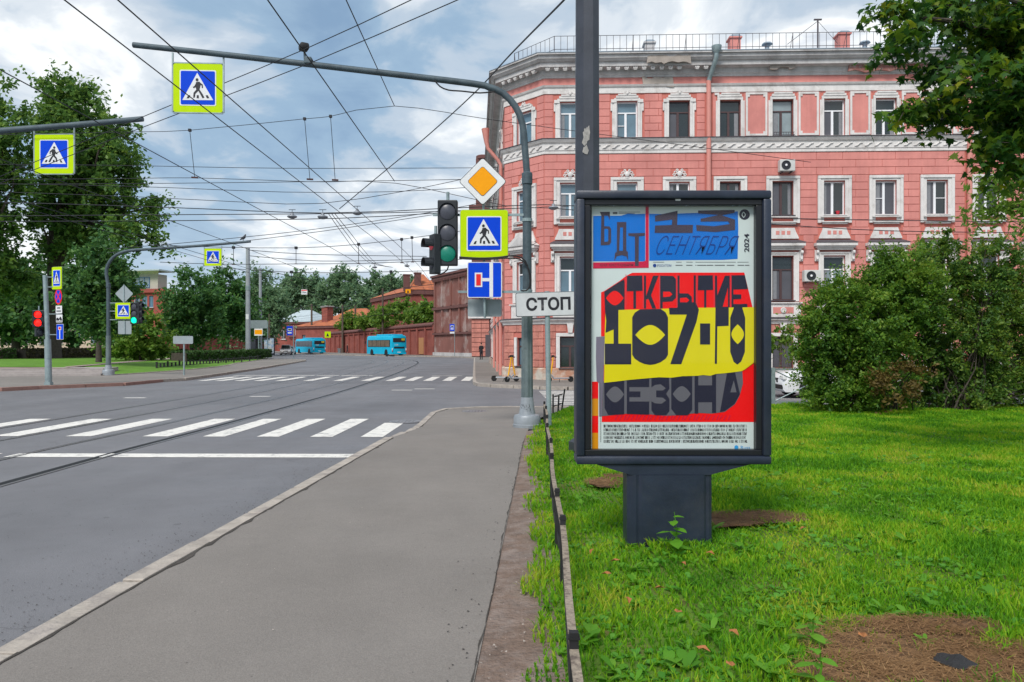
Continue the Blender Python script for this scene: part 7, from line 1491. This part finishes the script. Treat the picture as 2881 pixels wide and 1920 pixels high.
bn = tag(empty('litter_bin', (P(955, 0, 143).x, 143, .115)), 'grey litter bin standing at the foot of the brick wall', 'bin'); MB().lathe([(.30, 0), (.36, .85), (.40, .87), (.40, .95), (.33, .95), (.30, .3)], n=16).build('bucket', M_signback, bn); MB().box((0, 0, .02), (.7, .7, .06)).build('base', M_stucco_g, bn)
# ================================================================ overhead wires
WG = 'overhead wires above the road'
def wire(name, label, pts, r=None, sag=0.0, cat='wire', step=1.2, smooth=True, hang=(), group=WG):
    pts = [Vector(p) if len(p) == 3 and isinstance(p, Vector) else P(*p) for p in pts]; o = pts[0]; root = tag(empty(name, o), label, cat, group)
    c = catmull(pts, step) if smooth and len(pts) > 2 else [pts[0].lerp(pts[-1], i / 10) - Vector((0, 0, sag * math.sin(math.pi * i / 10))) for i in range(11)]
    MB().tube([p - o for p in c], [r or max(.007, .00042 * max(p.y, 8)) for p in c], 5).build('strand', M_wire, root)
    for q in hang: MB().tube([p - o for p in [P(*q[0]), P(*q[1])]], max(.007, .00042 * q[0][2]), 5).build('dropper', M_wire, root); a = P(*q[0]) - o; MB().box(a, (.0035 * q[0][2],) * 3).build('clip', M_wire, root); a = P(*q[1]) - o; MB().box(a, (.0085 * min(q[0][2], 30), .05, .0018 * min(q[0][2], 30)), .2).build('hanger', mat('hanger_iron', (.07, .03, .028), .8), root)
    return root
zc = 5.47
def along(x, extra=0.0): return [Vector((x + d, y, zc)) for d, y in ((0, -2), (0, 3), (0, 12), (0, 20), (0, 30), (-.3, 40), (-1.2, 52), (-3.0, 66), (-7, 82), (-14, 97), (-28, 118))]
wire('contact_wire', 'left trolley wire of the pair crossing the hanging sign', along(-4.95), .009, step=2)
wire('contact_wire', 'right trolley wire of the pair crossing the hanging sign', along(-4.36), .009, step=2)
wire('contact_wire', 'tram wire above the near track passing below the big hanging sign', along(-7.1), .009, step=2)
wire('contact_wire', 'tram wire above the far track, ending at the concrete pole', along(-10.5), .010, step=2)
wire('contact_wire', 'left wire of the far trolley pair above the left kerb', along(-13.6), .010, step=2); wire('contact_wire', 'right wire of the far trolley pair above the left kerb', along(-13.0), .010, step=2)
SYn = 16.9
wire('span_wire', 'upper span wire with long droppers running to the pink facade', [(-260, 385, SYn), (360, 372, SYn), (534, 367, SYn), (857, 335, SYn), (930, 328, SYn), (1110, 299, SYn), (1380, 337, 20.5), (1617, 369, 24), (2000, 419, 29.5), (2281, 457, 32.2)], None, step=1.0,
     hang=[((534, 367, SYn), (548, 500, SYn)), ((857, 335, SYn), (872, 505, SYn)), ((930, 328, SYn), (943, 507, SYn))])
wire('span_wire', 'lower span wire holding the trolley wire hangers', [(-260, 508, SYn), (360, 503, SYn), (548, 501, SYn), (870, 512, SYn), (945, 512, SYn), (1112, 516, SYn), (1330, 560, 26), (1425, 580, 34)], None, step=1.0)
wire('guy_wire', 'steep wire from the top edge down past the arm camera', [(690, -90, 8), (1110, 510, 16.9)], .009, 0); wire('guy_wire', 'steep wire from the top edge to the peak of the upper span', [(930, -96, 10), (1110, 299, 16.9)], .009, 0)
wire('feeder_cable', 'twisted black cable descending from the lamp column to the lamps', [(1640, -55, 10.4), (1580, 8, 11), (1440, 150, 15), (1334, 263, 19), (1200, 385, 23), (1085, 480, 26), (955, 588, 28)], .016, step=.5)
wire('guy_wire', 'upper slanting wire rising right from the left arm to the top edge', [(-150, 560, 17), (400, 330, 15), (860, 138, 13), (1300, -68, 10)], .008); wire('guy_wire', 'lower slanting wire rising right from the left arm to the top edge', [(-150, 575, 17), (380, 367, 15), (868, 180, 13), (1430, -62, 10)], .008)
Yh = 30
for lab, pts in (('highest level wire across the street sky', [(-150, 462, Yh), (330, 466, Yh), (800, 474, Yh), (1310, 473, 34), (1400, 472, 36)]), ('level wire with two small insulators behind the trolley hangers', [(-150, 519, Yh), (400, 517, Yh), (1089, 509, Yh), (1310, 505, 34), (1415, 503, 36)]),
                 ('level wire below the trolley hangers', [(-150, 515, Yh), (370, 525, Yh), (800, 541, Yh), (1100, 540, Yh), (1330, 527, 34), (1420, 520, 36)]), ('sagging wire that carries the street lamps', [(-150, 535, 28), (400, 555, 28), (700, 570, 28), (905, 573, 28), (1130, 540, 30), (1300, 505, 34), (1410, 480, 36)])):
    wire('span_wire', lab, pts, None, step=1.5)
wire('feeder_cable', 'upper of three dark cables running through the street lamps to the facade', [(-150, 565, 28), (440, 583, 28), (910, 600, 28), (1230, 588, 28), (1480, 578, 28), (1620, 580, 28), (2150, 613, 27), (2881, 625, 27), (3100, 628, 27)], .017, step=1.5)
wire('feeder_cable', 'middle of three dark cables running through the street lamps to the facade', [(-150, 610, 28), (440, 605, 28), (900, 602, 28), (1230, 596, 28), (1500, 585, 28), (1620, 592, 28), (2150, 630, 27), (2500, 650, 27), (2881, 655, 27), (3100, 656, 27)], .016, step=1.5)
wire('feeder_cable', 'lowest of three dark cables running through the street lamps', [(-150, 624, 28), (430, 622, 28), (950, 615, 28), (1230, 600, 29), (1420, 590, 36)], .016, step=1.5)
wire('span_wire', 'thin wire rising gently to the traffic light from the left trees', [(300, 700, 36), (450, 690, 36), (850, 650, 34), (1230, 595, 32), (1400, 560, 36)], None, step=1.5); wire('span_wire', 'thin lower wire rising gently to the traffic light from the left trees', [(300, 712, 40), (600, 688, 40), (900, 652, 38), (1230, 603, 36)], None, step=1.5)
Ys = 58
wire('span_wire', 'far upper span wire with droppers beside the concrete pole', [(450, 690, Ys), (621, 696, Ys), (833, 698, Ys), (1010, 688, Ys), (1195, 665, Ys), (1300, 650, Ys)], None, step=2, hang=[((657, 697, Ys), (657, 745, Ys)), ((833, 698, Ys), (833, 743, Ys)), ((1009, 688, Ys), (1009, 741, Ys)), ((1130, 674, Ys), (1131, 740, Ys)), ((1159, 669, Ys), (1161, 738, Ys))])
wire('span_wire', 'far lower span wire above the skyline trees', [(450, 738, Ys), (621, 744, Ys), (833, 743, Ys), (1010, 742, Ys), (1195, 735, Ys), (1300, 730, Ys)], None, step=2)
wire('span_wire', 'distant span wire just above the skyline trees', [(600, 752, 105), (735, 762, 105), (900, 768, 105), (1220, 762, 105), (1320, 755, 105)], None, step=3, hang=[((820, 766, 105), (820, 790, 105)), ((1100, 765, 105), (1100, 788, 105))])
for k, (lab, a, b, c) in enumerate((('upper wire leaving the concrete pole to the right', (698, 704, 78), (870, 716, 72), (1200, 722, 66)), ('second wire leaving the concrete pole to the right', (698, 720, 78), (900, 735, 72), (1200, 730, 66)), ('wire linking the two concrete poles and the wall', (700, 752, 78), (735, 760, 112), (880, 790, 130)))): wire('span_wire', lab, [a, b, c], None, step=3)
for k in range(3): wire('feeder_cable', ('left', 'middle', 'right')[k] + ' of three thin cables curving down from the street lamps', [(925 + k * 9, 603, 28), (965 + k * 12, 660, 34), (1000 + k * 12, 705, 42), (1045 + k * 8, 742, 54), (1105, 753, 62)], .014, step=1.5, group='three cables curving down from the street lamps')
wire('feeder_cable', 'cable hanging before the wall from the wooden poles', [(758, 890, 118), (878, 860, 150), (964, 866, 148), (1077, 822, 127), (1222, 800, 112)], None, step=3)
def street_lamp(u, v, Y, s, label):
    root = tag(empty('street_lamp', P(u, v, Y)), label, 'street lamp', 'street lamps hung on wires'); MB().lathe([(.02, .16), (.06, .15), (.08, .06), (.20, .02), (.22, -.02), (.20, -.05), (.10, -.10), (.01, -.11)], n=18).build('head', mat('lamp_shell', (.22, .24, .27), .5, .3, .1, 5), root, smooth=True)
    MB().tube([(0, 0, .15), (0, 0, .3)], .012, 5).build('hanger', M_wire, root); MB().tube([(-.15, 0, .29), (.15, 0, .29)], .014, 5).build('clamp', M_wire, root); root.scale = (s, s, s)
street_lamp(822, 609, 28, .85, 'leftmost of the three street lamps hung over the road'); street_lamp(908, 610, 28, .9, 'middle one of the three street lamps hung over the road'); street_lamp(1005, 599, 28, .85, 'right one of the three street lamps hung over the road'); street_lamp(1557, 584, 28, .9, 'street lamp hung before the pink house near the column'); street_lamp(1054, 752, 60, 1.0, 'small far street lamp above the skyline, left one'); street_lamp(1145, 748, 60, 1.0, 'small far street lamp above the skyline, right one')
